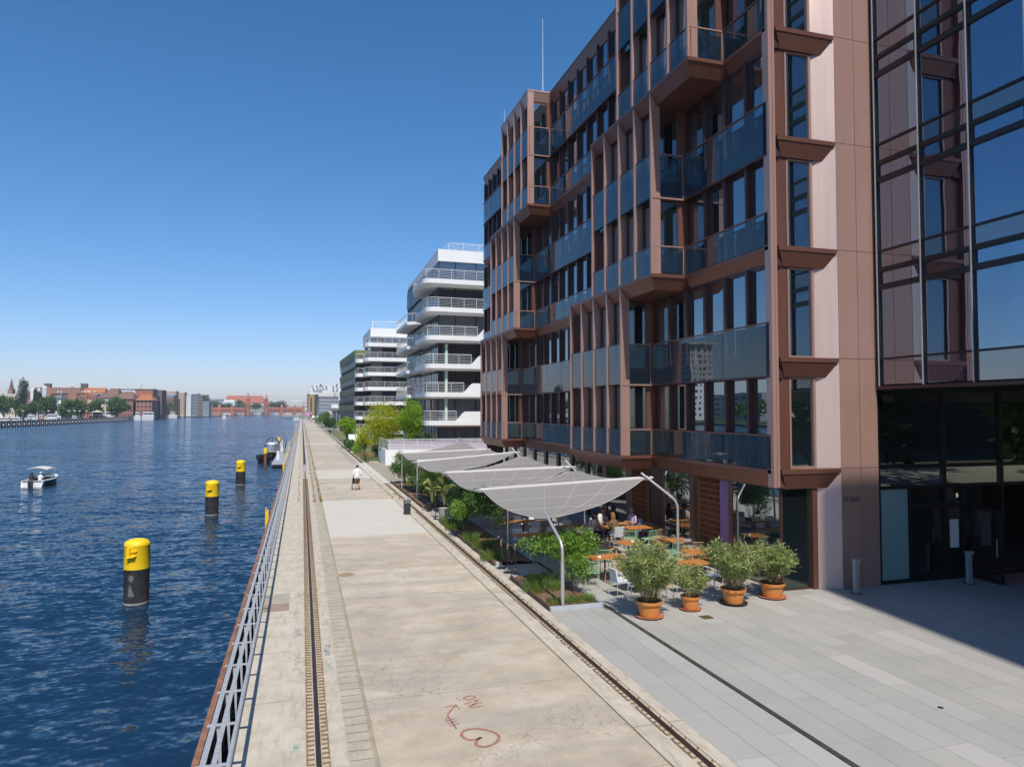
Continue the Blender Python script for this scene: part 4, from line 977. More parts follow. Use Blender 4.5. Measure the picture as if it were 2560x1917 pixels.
# ---- bird of paradise plants and their planters
def banana(x, y, z, h, n, seed, label, grp='broad leaved palms by the path'):
    t = thing('broad_leaf_palm', label, 'palm plant', (x, y, z), grp); rr = random.Random(seed)
    for i in range(n):
        a = i * 2.4 + rr.random(); H = h * (.55 + .45 * rr.random()); out = .35 + .45 * rr.random()
        b0 = Vector((x, y, z)); m1 = b0 + Vector((math.cos(a) * out * .25, math.sin(a) * out * .25, H * .62)); m = MB().tube([b0, b0.lerp(m1, .5), m1], [.022, .018, .012], 5)
        m.build('leaf_stalk', M['leaf_banana'], t)
        L = H * .5; d = Vector((math.cos(a), math.sin(a), 0)); side = Vector((-d.y, d.x, 0)); tilt = .9 - .5 * rr.random()
        def f(u, v):
            c = m1 + d * (L * .75 * v) + Vector((0, 0, L * tilt * v - L * 1.0 * v * v * (1.1 - tilt)))
            wv = .13 * math.sin(math.pi * min(1, v * .93 + .04)) ** .7 * (1 + .12 * math.sin(v * 40 + seed)); s_ = (u - .5) * 2
            return c + side * (wv * s_) + Vector((0, 0, .05 * abs(s_)))
        MB().grid(f, 4, 12).build('leaf_blade', M['leaf_banana'], t)
    return t
banana(7.15, 40.0, .45, 1.95, 9, 3, 'feathery pale palm in a black pot, left of the two', )
banana(7.2, 36.6, .75, 1.9, 8, 4, 'upright yellowing broad leaved palm in the wicker planter')
banana(7.5, 41.2, .3, 2.1, 5, 6, 'tall broad leaved palm leaning behind the black pot')
tag(MB().lathe([(.14, .03), (.20, .45), (.22, .46), (.18, .42)], (7.0, 40.0, 0), 18).build('plant_pot', M['rubber'], None, True), 'black plastic plant pot beside the rail', 'plant pot')
m = MB().lathe([(.20, .02), (.27, .3), (.30, .62), (.30, .66), (.24, .62)], (7.15, 36.35, 0), 20)
for i in range(9): m.lathe([(.215 + .009 * i, .06 + i * .065), (.235 + .009 * i, .075 + i * .065), (.215 + .009 * i, .09 + i * .065)], (7.15, 36.35, 0), 20, False)
tag(m.build('wicker_planter', pm('grey_wicker', (.36, .32, .28), .9, 0, .3, 25, .6, 80), None, True), 'pale grey woven planter pot at the end of the long bed', 'planter')

# ---- brass topped rope stanchions
sp_ = [(7.0, 24.85), (7.03, 24.1), (7.06, 23.3)]
labs = ('rope stanchion farthest from the camera at the path entrance', 'middle rope stanchion of the three at the path entrance', 'nearest rope stanchion standing on the kerb stone by the path')
def stanchion():
    t = thing('rope_stanchion', '', 'stanchion')
    MB().lathe([(.17, 0), (.17, .02), (.05, .045), (.03, .06)], (0, 0, 0), 18).build('base', M['rubber'], t, True)
    MB().tube([(0, 0, .05), (0, 0, .92)], .018, 8).build('post', M['rubber'], t)
    MB().lathe([(.022, .12), (.03, .14), (.022, .19)], (0, 0, 0), 10).lathe([(.020, .80), (.034, .83), (.034, .93), (.045, .95), (.02, 1.03), (.0, 1.04)], (0, 0, 0), 12).build('brass_fitting', pm('brass', (.55, .33, .05), .3, .8, .1), t, True)
    return t
st = stanchion()
for i, (x, y) in enumerate(sp_): place(st, i, (x, y, .0 if i < 2 else .14), 0, labs[i], 'rope stanchions at the path entrance')
def rope(a, b, sag, label):
    a, b = Vector(a), Vector(b); tag(MB().tube([a.lerp(b, u / 12) - Vector((0, 0, sag * 4 * (u / 12) * (1 - u / 12))) for u in range(13)], .016, 6).build('barrier_rope', M['rubber'], None, True), label, 'rope')
rope((7.0, 24.85, .86), (7.03, 24.1, .86), .48, 'black barrier rope hanging between the two farther stanchions'); rope((7.03, 24.1, .86), (7.06, 23.3, 1.0), .5, 'black barrier rope hanging between the middle and nearest stanchion')
tc = thing('garden_torch', 'black garden torch post with brass top between the palms', 'torch', (6.8, 36.9, 0))
MB().tube([(6.8, 36.9, 0), (6.8, 36.9, 1.25)], .022, 6).build('post', M['rubber'], tc); MB().lathe([(.03, 1.25), (.04, 1.3), (.03, 1.42), (.01, 1.45)], (6.8, 36.9, 0), 8).build('burner', M['tan'], tc); MB().lathe([(.14, 0), (.14, .02), (.03, .05)], (6.8, 36.9, 0), 12).build('base', M['rubber'], tc)
# ---- litter bin
bn = thing('litter_bin', 'dark grey square litter bin on the promenade beside the rail', 'litter bin', (5.62, 39.15, 0))
MB().frus([(5.45, 39.0), (5.79, 39.0), (5.79, 39.3), (5.45, 39.3)], [(5.44, 39.0), (5.80, 39.0), (5.80, 39.3), (5.44, 39.3)], .0, .80).build('body', M['dark_metal'], bn)
MB().box(5.43, 5.81, 38.98, 39.32, .80, .86).box(5.45, 5.79, 39.0, 39.3, .86, .89).build('lid', pm('bin_top', (.42, .42, .42), .5, .2), bn)
MB().box(5.50, 5.74, 38.988, 38.998, .64, .73).build('slot_frame', pm('bin_label', (.55, .55, .54), .5), bn); MB().box(5.53, 5.71, 38.982, 38.987, .655, .705).build('slot', M['rubber'], bn)
# ---- bollard lights
def bollard():
    t = thing('bollard_light', '', 'bollard light')
    MB().box(-.13, .13, -.13, .13, .001, .012).build('base_plate', M['dark_metal'], t)
    b = MB().box(-.075, .075, -.06, .06, .01, .96); b.build('column', pm('grey_powder_coat', (.36, .37, .38), .4, .2, .05), t)
    MB().frus([(-.075, -.075), (.145, -.075), (.145, .075), (-.075, .075)], [(-.085, -.08), (.155, -.08), (.155, .08), (-.085, .08)], .965, 1.07).build('lamp_head', bpy.data.materials['grey_powder_coat'], t)
    return t
bl = bollard()
for i, (x, y, lab) in enumerate(((16.68, 18.25, 'grey bollard light standing in front of the bronze end panels'), (21.19, 18.2, 'grey bollard light standing before the open entrance door'))): place(bl, i, (x, y, 0), 0, lab, 'bollard lights at the building front')
# ---- fire extinguisher behind the corner glass
fe = thing('fire_extinguisher', 'red fire extinguisher on a stand behind the corner glass', 'fire extinguisher', (15.3, 19.6, 0))
MB().lathe([(.075, .22), (.08, .25), (.08, .62), (.05, .70), (.025, .73), (.025, .78)], (15.3, 19.6, 0), 14).build('cylinder', pm('red_enamel', (.55, .01, .015), .3, 0, .02), fe, True)
MB().tube([(15.2, 19.6, 0), (15.2, 19.6, .5)], .012, 5).tube([(15.4, 19.6, 0), (15.4, 19.6, .5)], .012, 5).box(15.19, 15.41, 19.5, 19.7, .19, .21).build('stand', bpy.data.materials['red_enamel'], fe)
MB().box(15.27, 15.35, 19.58, 19.62, .77, .83).build('valve_handle', M['rubber'], fe)

# ================================================================== SUN SAILS
M['sail'] = None
def sail_mat():
    m = bpy.data.materials.new('grey_sail_cloth'); m.use_nodes = True; nt = m.node_tree; b = nt.nodes['Principled BSDF']; out = nt.nodes['Material Output']
    b.inputs['Base Color'].default_value = (.335, .315, .30, 1); b.inputs['Roughness'].default_value = .75
    tr = N(nt, 'ShaderNodeBsdfTranslucent'); tr.inputs[0].default_value = (.36, .34, .32, 1)
    mx = N(nt, 'ShaderNodeMixShader'); mx.inputs[0].default_value = .22
    nt.links.new(b.outputs[0], mx.inputs[1]); nt.links.new(tr.outputs[0], mx.inputs[2]); nt.links.new(mx.outputs[0], out.inputs[0]); return m
M['sail'] = sail_mat(); M['seam'] = pm('sail_seam', (.47, .445, .43), .7, 0, .02)
def sail(label, Lp, Rp, Np, Fp):
    Lp, Rp, Np, Fp = map(Vector, (Lp, Rp, Np, Fp)); c = (Lp + Rp) / 2
    t = thing('sun_sail', label, 'sun sail', (c.x, c.y, 0), 'grey sun sails over the terrace')
    MB().tube([Lp - (Rp - Lp).normalized() * .12, Rp + (Rp - Lp).normalized() * .12], .075, 12).build('roller_tube', pm('pale_sail_tube', (.60, .56, .53), .5, 0, .02) if 'pale_sail_tube' not in bpy.data.materials else bpy.data.materials['pale_sail_tube'], t, True)
    for tip, nm in ((Np, 'near_cloth'), (Fp, 'far_cloth')):
        w_ = (Rp - Lp).normalized() * .32
        def f(u, v):
            a = Lp.lerp(Rp, u); b = (tip - w_).lerp(tip + w_, u); p = a.lerp(b, v)
            # leech edges bulge outwards and the cloth sags
            k = math.sin(math.pi * v); out = (u - .5) * 2
            p = p + (Rp - Lp).normalized() * (k * (.10 if nm[0] == 'n' else -.14) * out); p.z -= .20 * k if nm[0] == 'n' else .14 * k
            return p
        o = MB().grid(f, 22, 18).build(nm, M['sail'], t, True)
        sm = MB()
        for u in (.2, .4, .6, .8):
            sm.tube([f(u, v / 12) + Vector((0, 0, .006)) for v in range(13)], .012, 4, False)
        for v in (.3, .6): sm.tube([f(u / 16, v) + Vector((0, 0, .006)) for u in range(17)], .010, 4, False)
        for u in (0.0, 1.0): sm.tube([f(u, v / 12) for v in range(13)], .014, 5, False)
        sm.build('seams', M['seam'], o)
        MB().bar(tip - w_ * 1.15, tip + w_ * 1.15, .05, .03).build('corner_bar', M['stainless'], t)
    for e, s_ in ((Lp, -1), (Rp, 1)):
        d = (Rp - Lp).normalized() * s_
        MB().tube([e + d * .05, e + d * .10, e + d * .11, e + d * .2, e + d * .21, e + d * .32], [.08, .08, .05, .05, .075, .03], 10).build('end_fitting', M['stainless'], t)
    return t
sail('nearest grey sun sail, hanging lowest over the terrace', (7.0, 27.7, 2.52), (12.35, 24.0, 3.18), (7.42, 21.0, 2.36), (12.2, 31.0, 2.85))
sail('second grey sun sail from the camera', (7.0, 34.7, 2.62), (12.4, 31.9, 2.98), (7.5, 28.9, 2.30), (12.2, 38.7, 3.05))
sail('third grey sun sail from the camera', (7.0, 44.2, 2.50), (12.4, 40.9, 3.18), (7.5, 37.4, 2.45), (12.2, 47.4, 3.0))
sail('farthest grey sun sail, beside the white garden wall', (7.0, 50.9, 2.65), (12.4, 47.9, 3.0), (7.5, 46.5, 2.5), (12.2, 55.0, 3.22))
def pole(pts, label, r=.055, straps=()):
    t = thing('sail_pole', label, 'pole', pts[0], 'steel poles carrying the sails')
    P_ = [Vector(p) for p in pts]
    if len(P_) == 3:
        a, b, c = P_; e1 = b + (a - b).normalized() * .28; e2 = b + (c - b).normalized() * .28
        P_ = [a, e1] + [e1.lerp(b, u / 5).lerp(b.lerp(e2, u / 5), u / 5) for u in range(1, 5)] + [e2, c]
    MB().tube(P_, r * .8, 12).build('tube', M['stainless'], t, True)
    a = Vector(pts[0]); k = P_[1]; MB().tube([a, a.lerp(k, .82)], r, 14).build('sleeve', M['stainless'], t, True)
    for p, q_ in straps: MB().bar(p, q_, .035, .02).build('strap', M['stainless'], t)
pole([(7.3, 19.35, .03), (7.3, 19.35, 1.82), (7.2, 20.65, 2.62)], 'bent shiny steel pole nearest the camera in the planting bed', .055, [((7.22, 20.45, 2.5), (7.42, 21.0, 2.37)), ((7.22, 20.4, 2.4), (7.0, 20.9, 2.3))])
pole([(13.35, 23.35, 0), (13.35, 23.35, 2.35), (12.2, 24.0, 3.38)], 'bent shiny steel pole among the mint chairs holding the right corner', .055)
pole([(8.18, 28.0, .0), (8.18, 28.0, 2.35)], 'straight grey pole right behind the rope stanchions', .045)
pole([(12.9, 31.2, 0), (12.9, 31.2, 2.4), (12.1, 31.7, 3.35)], 'steel pole holding the right end of the second sail', .05)
pole([(12.9, 40.2, 0), (12.9, 40.2, 2.5), (12.1, 40.7, 3.5)], 'steel pole holding the right end of the third sail', .05)
pole([(12.9, 47.2, 0), (12.9, 47.2, 2.5), (12.1, 47.6, 3.4)], 'steel pole holding the right end of the farthest sail', .05)
pole([(12.6, 55.6, 0), (12.6, 55.6, 2.6), (12.0, 55.0, 3.6)], 'farthest steel pole behind the last sail', .05)
pole([(7.15, 45.3, 0), (7.15, 45.3, 2.45)], 'straight dark pole between the two farthest sails', .04)
pole([(7.0, 51.4, 0), (7.0, 51.4, 2.7)], 'straight pole at the left end of the farthest sail', .04)
pole([(7.7, 35.2, 0), (7.7, 35.2, 2.5)], 'straight pole at the left end of the second sail', .04)
pole([(11.2, 30.2, 0), (11.2, 30.2, 2.6)], 'thin straight pole among the shaded tables', .035)

# ================================================================== CHAIRS AND TABLES
def chair(color, style, cushion):
    t = thing('garden_chair', '', 'chair'); mt = M[color]
    sw, sd_, sh = .23, .22, .45
    s = MB()
    for i in range(9): x = -sw + .012 + i * (2 * sw - .024) / 8; s.bar((x, -sd_, sh + .01), (x, sd_, sh), .026, .012)
    s.tube([(-sw, -sd_, sh), (sw, -sd_, sh), (sw, sd_, sh), (-sw, sd_, sh), (-sw, -sd_, sh)], .011, 5)
    s.build('seat', mt, t)
    b = MB()
    if style == 'hoop':
        arc = [(.29 * math.cos(a), -.04 + .27 * math.sin(a), .74 + .03 * math.sin(a)) for a in np.linspace(-.25, math.pi + .25, 15)]
        b.tube(arc, .012, 6)
        for a in np.linspace(.12, math.pi - .12, 11): b.tube([(.20 * math.cos(a), -.02 + .20 * math.sin(a), sh), (.29 * math.cos(a), -.04 + .27 * math.sin(a), .74 + .03 * math.sin(a))], .0065, 4)
        for s_ in (-1, 1): b.tube([(.285 * s_, -.12, .735), (.22 * s_, -.2, sh)], .009, 5)
    else:
        b.tube([(-.22, .2, sh), (-.23, .27, .82), (.23, .27, .82), (.22, .2, sh)], .012, 6)
        for i in range(8): x = -.17 + i * .34 / 7; b.tube([(x, .2, sh), (x * 1.05, .27, .82)], .0065, 4)
    b.build('backrest', mt, t)
    for sx in (-1, 1):
        for sy in (-1, 1): MB().tube([(sx * .20, sy * .19, sh), (sx * .235, sy * .235, 0)], .011, 6).build('leg', mt, t)
    if cushion:
        MB().box(-.21, .21, -.20, .19, sh + .02, sh + .07).build('seat_cushion', M['cushion'], t)
        q = MB(); q.add([(-.19, .14, .52), (.19, .14, .52), (.20, .23, .86), (-.20, .23, .86), (-.19, .20, .52), (.19, .20, .52), (.20, .28, .86), (-.20, .28, .86)], [(0,1,2,3),(5,4,7,6),(0,4,5,1),(1,5,6,2),(2,6,7,3),(3,7,4,0)]); q.build('back_cushion', M['cushion'], t)
    return t
PROTO = {}
def put_chair(color, style, cush, x, y, rz, label, grp='metal chairs on the terrace'):
    k = (color, style, cush)
    if k not in PROTO: PROTO[k] = chair(*k); o = place(PROTO[k], 0, (x, y, 0), rz, label, grp)
    else: o = place(PROTO[k], 1, (x, y, 0), rz, label, grp)
    return o
def table(wd, dp):
    t = thing('terrace_table', '', 'table')
    m = MB(); n = max(5, int(dp / .1))
    for i in range(n): a = -dp / 2 + i * dp / n; m.box(-wd / 2, wd / 2, a + .003, a + dp / n - .003, .725, .75)
    m.build('tabletop', M['wood'], t)
    MB().tube([(0, 0, .02), (0, 0, .72)], .03, 8).build('pedestal', M['dark_metal'], t); MB().box(-.22, .22, -.22, .22, 0, .02).build('foot_plate', M['dark_metal'], t)
    return t
TP = {}
def put_table(wd, dp, x, y, rz, label):
    k = (wd, dp)
    if k not in TP: TP[k] = table(wd, dp); return place(TP[k], 0, (x, y, 0), rz, label, 'orange brown wooden tables on the terrace')
    return place(TP[k], 1, (x, y, 0), rz, label, 'orange brown wooden tables on the terrace')
def card(x, y, z=.75):
    tag(MB().add([(x-.05, y-.03, z), (x+.05, y-.03, z), (x+.05, y, z+.06), (x-.05, y, z+.06), (x-.05, y+.03, z), (x+.05, y+.03, z)], [(0,1,2,3), (4,5,2,3)]).build('table_card', M['white_paint']), None, 'table card')
    return COL.objects[-1]
PI = math.pi
# the front row, nearest the oleanders
put_table(1.35, .75, 9.95, 22.3, .05, 'sunlit wooden table left of the nearest big oleander'); o = card(9.7, 22.2); o['label'] = 'small white card on the sunlit table behind the near shrub'
put_chair('mint', 'hoop', 0, 9.45, 22.95, .1, 'mint green hoop chair behind the sunlit table, left one'); put_chair('mint', 'hoop', 0, 10.25, 23.0, -.1, 'mint green hoop chair behind the sunlit table, right one')
put_chair('mint', 'rect', 0, 9.15, 21.55, PI - .3, 'mint green straight backed chair half hidden by the near shrub'); put_chair('tan', 'rect', 0, 9.95, 21.55, PI + .05, 'sand yellow chair in front of the sunlit table')
put_chair('greyblue', 'rect', 0, 10.55, 21.5, PI - .1, 'grey spindle chair behind the white cushioned chair')
put_table(1.0, .75, 10.25, 20.55, .2, 'wooden table hidden behind the nearest oleander')
put_chair('greyblue', 'hoop', 1, 9.45, 20.1, PI / 2 + .15, 'grey hoop chair with white cushion left of the nearest oleander'); put_chair('greyblue', 'rect', 0, 9.75, 19.55, PI - .2, 'grey chair close behind the nearest oleander pot'); put_chair('greyblue', 'hoop', 1, 11.05, 20.6, -PI / 2, 'grey hoop chair with cushion behind the oleander crown')
put_table(1.1, .75, 12.3, 20.65, .05, 'wooden table between the small and the second big oleander')
put_chair('tan', 'hoop', 0, 12.0, 21.3, .1, 'sand yellow hoop chair above the small oleander'); put_chair('tan', 'rect', 0, 12.6, 21.3, -.1, 'sand yellow straight chair above the small oleander'); put_chair('greyblue', 'hoop', 1, 11.5, 19.9, PI - .2, 'grey cushioned chair behind the smallest oleander')
put_chair('greyblue', 'rect', 0, 12.7, 19.95, PI + .2, 'grey chair behind the second big oleander'); put_chair('tan', 'rect', 0, 10.55, 19.35, PI, 'dark edged sand yellow chair right of the nearest pot')
put_table(1.2, .75, 13.55, 22.2, .05, 'wooden table in front of the violet wall')
put_chair('mint', 'hoop', 0, 12.75, 22.45, PI / 2, 'big mint hoop chair left of the table by the violet wall'); put_chair('tan', 'hoop', 0, 13.6, 22.85, 0, 'sand yellow hoop chair behind the table by the violet wall'); put_chair('tan', 'rect', 0, 13.2, 21.55, PI, 'sand yellow chair in front of the table by the violet wall')
put_chair('mint', 'rect', 0, 14.0, 20.9, PI + .3, 'mint chair in front of the corner glass'); put_chair('tan', 'rect', 0, 13.6, 20.3, PI, 'sand yellow chair behind the rightmost oleander'); put_table(1.0, .7, 13.6, 20.9 - .0, .0, 'wooden table behind the two right oleanders')
put_table(.8, .8, 11.85, 24.4, .1, 'small square wooden table with white card in the middle of the terrace'); o = card(12.05, 24.45); o['label'] = 'small white card on the square middle table'
put_chair('tan', 'hoop', 0, 11.35, 24.95, .25, 'sand yellow hoop chair behind the small square table'); put_chair('mint', 'rect', 0, 12.2, 23.75, PI - .3, 'mint chair right in front of the small square table')
put_table(1.0, .8, 13.85, 24.35, .0, 'wooden table right behind the bent pole')
put_chair('tan', 'hoop', 0, 13.5, 25.0, .0, 'sand yellow hoop chair left behind the bent pole'); put_chair('tan', 'rect', 0, 13.1, 24.1, PI / 2, 'sand yellow chair left of the table by the bent pole'); put_chair('mint', 'rect', 0, 13.35, 23.65, PI + .1, 'mint straight chair at the foot of the bent pole'); put_chair('tan', 'rect', 0, 14.2, 23.6, PI, 'sand yellow chair right of the bent pole')
put_table(1.6, .8, 14.0, 27.5, .0, 'long wooden table reaching towards the dark glass')
put_chair('mint', 'hoop', 0, 13.15, 26.75, PI - .25, 'mint hoop chair at the left front of the long table'); put_chair('mint', 'rect', 0, 13.75, 26.4, PI + .3, 'bright mint straight chair in front of the long table'); put_chair('tan', 'rect', 0, 14.35, 26.6, PI + .1, 'sand yellow straight chair in front of the long table'); put_chair('tan', 'hoop', 0, 13.4, 28.15, .2, 'yellow green hoop chair behind the long table left')
put_chair('greyblue', 'hoop', 0, 14.5, 28.15, 0, 'grey hoop chair behind the long table right')
put_table(1.0, .8, 13.45, 28.95, .0, 'wooden table where the three people sit')
put_chair('greyblue', 'hoop', 1, 12.8, 29.5, .5, 'cushioned grey chair of the woman in white'); put_chair('greyblue', 'hoop', 1, 14.35, 28.85, -1.2, 'cushioned grey chair of the man in lilac')
put_chair('greyblue', 'rect', 1, 13.6, 29.75, 0, 'cushioned chair of the person in black')
# shaded tables under the first sail
sh = [(9.3, 27.0), (11.3, 28.5), (9.6, 30.4), (11.6, 32.3), (9.7, 34.0), (12.0, 36.0), (9.8, 38.0), (12.2, 40.0), (10.0, 42.5)]
wrd = ['first', 'second', 'third', 'fourth', 'fifth', 'sixth', 'seventh', 'eighth', 'ninth']
for i, (x, y) in enumerate(sh):
    put_table(2.3 if i % 2 == 0 else 1.3, .8, x, y, 0, 'shaded wooden table under the sails, %s from the camera' % wrd[i])
    k = 0
    for dx, dy, r_ in ((-.75, .68, 0), (0, .68, 0), (.75, .68, 0), (-.6, -.68, PI), (.3, -.68, PI)):
        if i % 2 and abs(dx) > .7: continue
        if i > 5 and dy < 0: continue
        col_ = 'mint' if (i == 0 and dx < -.55 and dy < 0) else 'greyblue'
        side = ('behind', 'in front of')[dy < 0]; pos = {-.75: 'left', 0: 'centre', .75: 'right', -.6: 'left', .3: 'right'}[dx]
        put_chair(col_, 'rect' if (i + k) % 3 else 'hoop', 1 if col_ != 'mint' else 0, x + dx, y + dy, r_ + .1 * math.sin(7 * i + k), '%s shaded chair %s the %s table under the sails, on its %s' % ('mint green' if col_ == 'mint' else 'grey cushioned', side, wrd[i], pos)); k += 1
put_chair('mint', 'rect', 0, 8.75, 25.0, PI + .4, 'mint chair standing alone in shade by the path end'); put_chair('mint', 'rect', 0, 9.5, 25.3, PI - .2, 'second mint chair in shade right of the path end')
put_table(.9, .8, 10.3, 25.4, 0, 'small shaded table behind the near green shrub'); put_chair('greyblue', 'rect', 1, 10.2, 26.1, 0, 'grey cushioned chair at the small shaded table'); put_chair('greyblue', 'hoop', 0, 11.0, 25.2, -PI / 2, 'grey hoop chair right of the small shaded table')
put_chair('greyblue', 'rect', 1, 12.75, 27.35, PI, 'cushioned grey chair of the long haired woman seen from behind'); put_chair('greyblue', 'rect', 1, 12.0, 28.3, .3, 'cushioned grey chair of the dark haired woman')
# wicker lounge chair by the violet wall
wc = thing('wicker_armchair', 'wicker armchair with grey cushions in front of the lattice', 'armchair', (14.25, 23.9, 0))
wk = pm('wicker', (.30, .20, .10), .85, 0, .3, 30, .5, 90)
MB().box(13.95, 14.6, 23.6, 24.2, .08, .38).build('seat_base', wk, wc); MB().box(13.9, 14.02, 23.6, 24.25, .3, .6).box(14.53, 14.65, 23.6, 24.25, .3, .6).build('armrests', wk, wc)
MB().box(13.95, 14.6, 24.2, 24.32, .3, .75).build('backrest', wk, wc); MB().box(14.03, 14.52, 23.6, 24.15, .38, .48).box(14.03, 14.52, 24.08, 24.2, .48, .8).build('cushions', pm('slate_cushion', (.30, .33, .40), .9), wc)
# ================================================================== PEOPLE
def caps(m, a, b, ra, rb, n=9):
    a, b = Vector(a), Vector(b); d = (b - a)
    L = d.length
    if L < 1e-5: return m.ball(a, ra, n, 6)
    d /= L; ks = [(-1, 0.02), (-.7, .71), (0, 1.0)]
    pts = [a - d * ra, a - d * ra * .7, a, b, b + d * rb * .7, b + d * rb]; rs = [ra * .05, ra * .71, ra, rb, rb * .71, rb * .05]
    return m.tube(pts, rs, n)
def body(name, mat, parent, segs, vox=.014, world=True):
    m = MB()
    for s in segs: caps(m, *s)
    o = m.build(name, mat, parent, True)
    md = o.modifiers.new('Remesh', 'REMESH'); md.mode = 'VOXEL'; md.voxel_size = vox; md.use_smooth_shade = True
    s2 = o.modifiers.new('Smooth', 'SMOOTH'); s2.factor = .6; s2.iterations = 3
    return o
def hand_segs(wrist, dirn, palm_n, curl=.5, k=1.0):
    """palm and five fingers with a bend each"""
    w = Vector(wrist); d = Vector(dirn).normalized(); nrm = Vector(palm_n).normalized(); s = d.cross(nrm).normalized(); out = []
    out.append((w, w + d * .045 * k, .024 * k, .028 * k)); out.append((w + d * .05 * k - s * .022 * k, w + d * .05 * k + s * .022 * k, .018 * k, .018 * k))
    for i, L in enumerate((.070, .078, .073, .058)):
        b = w + d * .075 * k + s * (-.030 + .02 * i) * k; m_ = b + (d + nrm * curl * .4).normalized() * L * .5 * k; e = m_ + (d + nrm * curl * 1.8).normalized() * L * .5 * k
        out += [(b, m_, .0095 * k, .009 * k), (m_, e, .009 * k, .0075 * k)]
    t = w + d * .02 * k - s * .03 * k; u = t + (d * .5 - s * .8 + nrm * .3).normalized() * .035 * k; out += [(t, u, .012 * k, .0105 * k), (u, u + (d + nrm * .5).normalized() * .03 * k, .0105 * k, .009 * k)]
    return out
def head_segs(h, f, r=.098):
    """skull, jaw, nose, ears; h = head centre, f = facing direction"""
    h = Vector(h); f = Vector(f).normalized(); s = Vector((0, 0, 1)).cross(f).normalized(); u = Vector((0, 0, 1))
    return [(h + u * .025 - f * .015, h + u * .02 + f * .01, r * .92, r * .86), (h - u * .03 + f * .03, h - u * .065 + f * .05, r * .62, r * .42), (h + f * .085 + u * .0, h + f * .108 - u * .022, .011, .015),
            (h + s * .082 - u * .005, h + s * .09 + u * .015, .012, .014), (h - s * .082 - u * .005, h - s * .09 + u * .015, .012, .014)]
def face(parent, h, f):
    h = Vector(h); f = Vector(f).normalized(); s = Vector((0, 0, 1)).cross(f).normalized(); u = Vector((0, 0, 1)); m = MB()
    for k in (-1, 1): m.ball(h + s * .034 * k + f * .088 + u * .008, .009, 6, 5)
    m.bar(h - s * .024 + f * .092 - u * .052, h + s * .024 + f * .092 - u * .052, .010, .006)
    m.build('eyes_and_mouth', M['rubber'], parent)
def hair(parent, h, f, mat, long=0.0, r=.108):
    h = Vector(h); f = Vector(f).normalized(); s = Vector((0, 0, 1)).cross(f).normalized(); u = Vector((0, 0, 1))
    sg = [(h + u * .045 - f * .03, h + u * .04 + f * .012, r * .94, r * .80), (h - f * .045, h - f * .04 - u * .04, r * .84, r * .62)]
    if long: sg += [(h - f * .06 - u * .03, h - f * .09 - u * long, r * .85, r * .65)] + [(h + s * .075 * k - f * .02, h + s * .085 * k - f * .04 - u * long * .8, .035, .03) for k in (-1, 1)]
    return body('hair', mat, parent, sg, .012)
HM = {'dark': pm('dark_hair', (.02, .014, .01), .5, 0, .2), 'blond': pm('dark_blond_hair', (.24, .13, .05), .5, 0, .2), 'grey': pm('grey_hair', (.25, .24, .23), .6, 0, .2)}
CL = lambda n, c: pm(n, c, .85, 0, .06, 8)
# --- man walking away pushing a stroller
pw = thing('person', 'man in white shirt and brown shorts walking away with a stroller', 'person', (3.87, 52.1, 0))
x, y = 3.87, 52.1
F = (0, 1, 0)
sg = head_segs((x, y + .05, 1.66), F) + [((x, y + .02, 1.50), (x, y + .04, 1.62), .055, .052), ((x - .17, y, 1.42), (x + .17, y, 1.42), .06, .06), ((x, y, 1.40), (x, y, 1.05), .15, .14), ((x - .09, y, .95), (x + .09, y, .95), .12, .12)]
for k, dy in ((-1, -.06), (1, .16)):
    hip = (x + .09 * k, y, .93); kn = (x + .10 * k, y + dy * .6 + .05, .50); an = (x + .10 * k, y + dy, .08)
    sg += [(hip, kn, .088, .058), (kn, an, .056, .036), (an, (x + .11 * k, y + dy + .15, .045), .04, .035)]
    el = (x + .27 * k, y + .02, 1.12); wr = (x + .24 * k, y + .28, 1.02); sg += [((x + .20 * k, y, 1.42), el, .052, .04), (el, wr, .038, .027)] + hand_segs(wr, (0, 1, -.1), (0, 0, -1), .9)
b_ = body('body', M['skin'], pw, sg, .013)
hair(pw, (x, y + .05, 1.66), F, HM['dark']); face(pw, (x, y + .05, 1.66), F)
body('shirt', CL('white_cotton', (.80, .80, .78)), pw, [((x - .18, y, 1.42), (x + .18, y, 1.42), .085, .085), ((x, y, 1.42), (x, y - .01, 1.0), .185, .20), ((x - .1, y, .93), (x + .1, y, .93), .15, .15)] + [((x + .20 * k, y, 1.42), (x + .28 * k, y + .01, 1.16), .085, .075) for k in (-1, 1)], .014)
body('shorts', CL('brown_shorts_cloth', (.13, .095, .07)), pw, [((x - .08, y, .92), (x + .08, y, .92), .145, .145)] + [((x + .09 * k, y, .90), (x + .10 * k, y + .05 + dy * .6, .55), .115, .10) for k, dy in ((-1, -.06), (1, .16))], .014)
MB().ball((x - .10, y + .03, .045), (.055, .13, .045), 10, 6).ball((x + .11, y + .23, .045), (.055, .13, .045), 10, 6).build('shoes', CL('grey_shoe', (.16, .15, .19)), pw, True)
so = thing('stroller', 'dark folding baby stroller pushed by the walking man', 'stroller', (3.75, 52.6, 0))
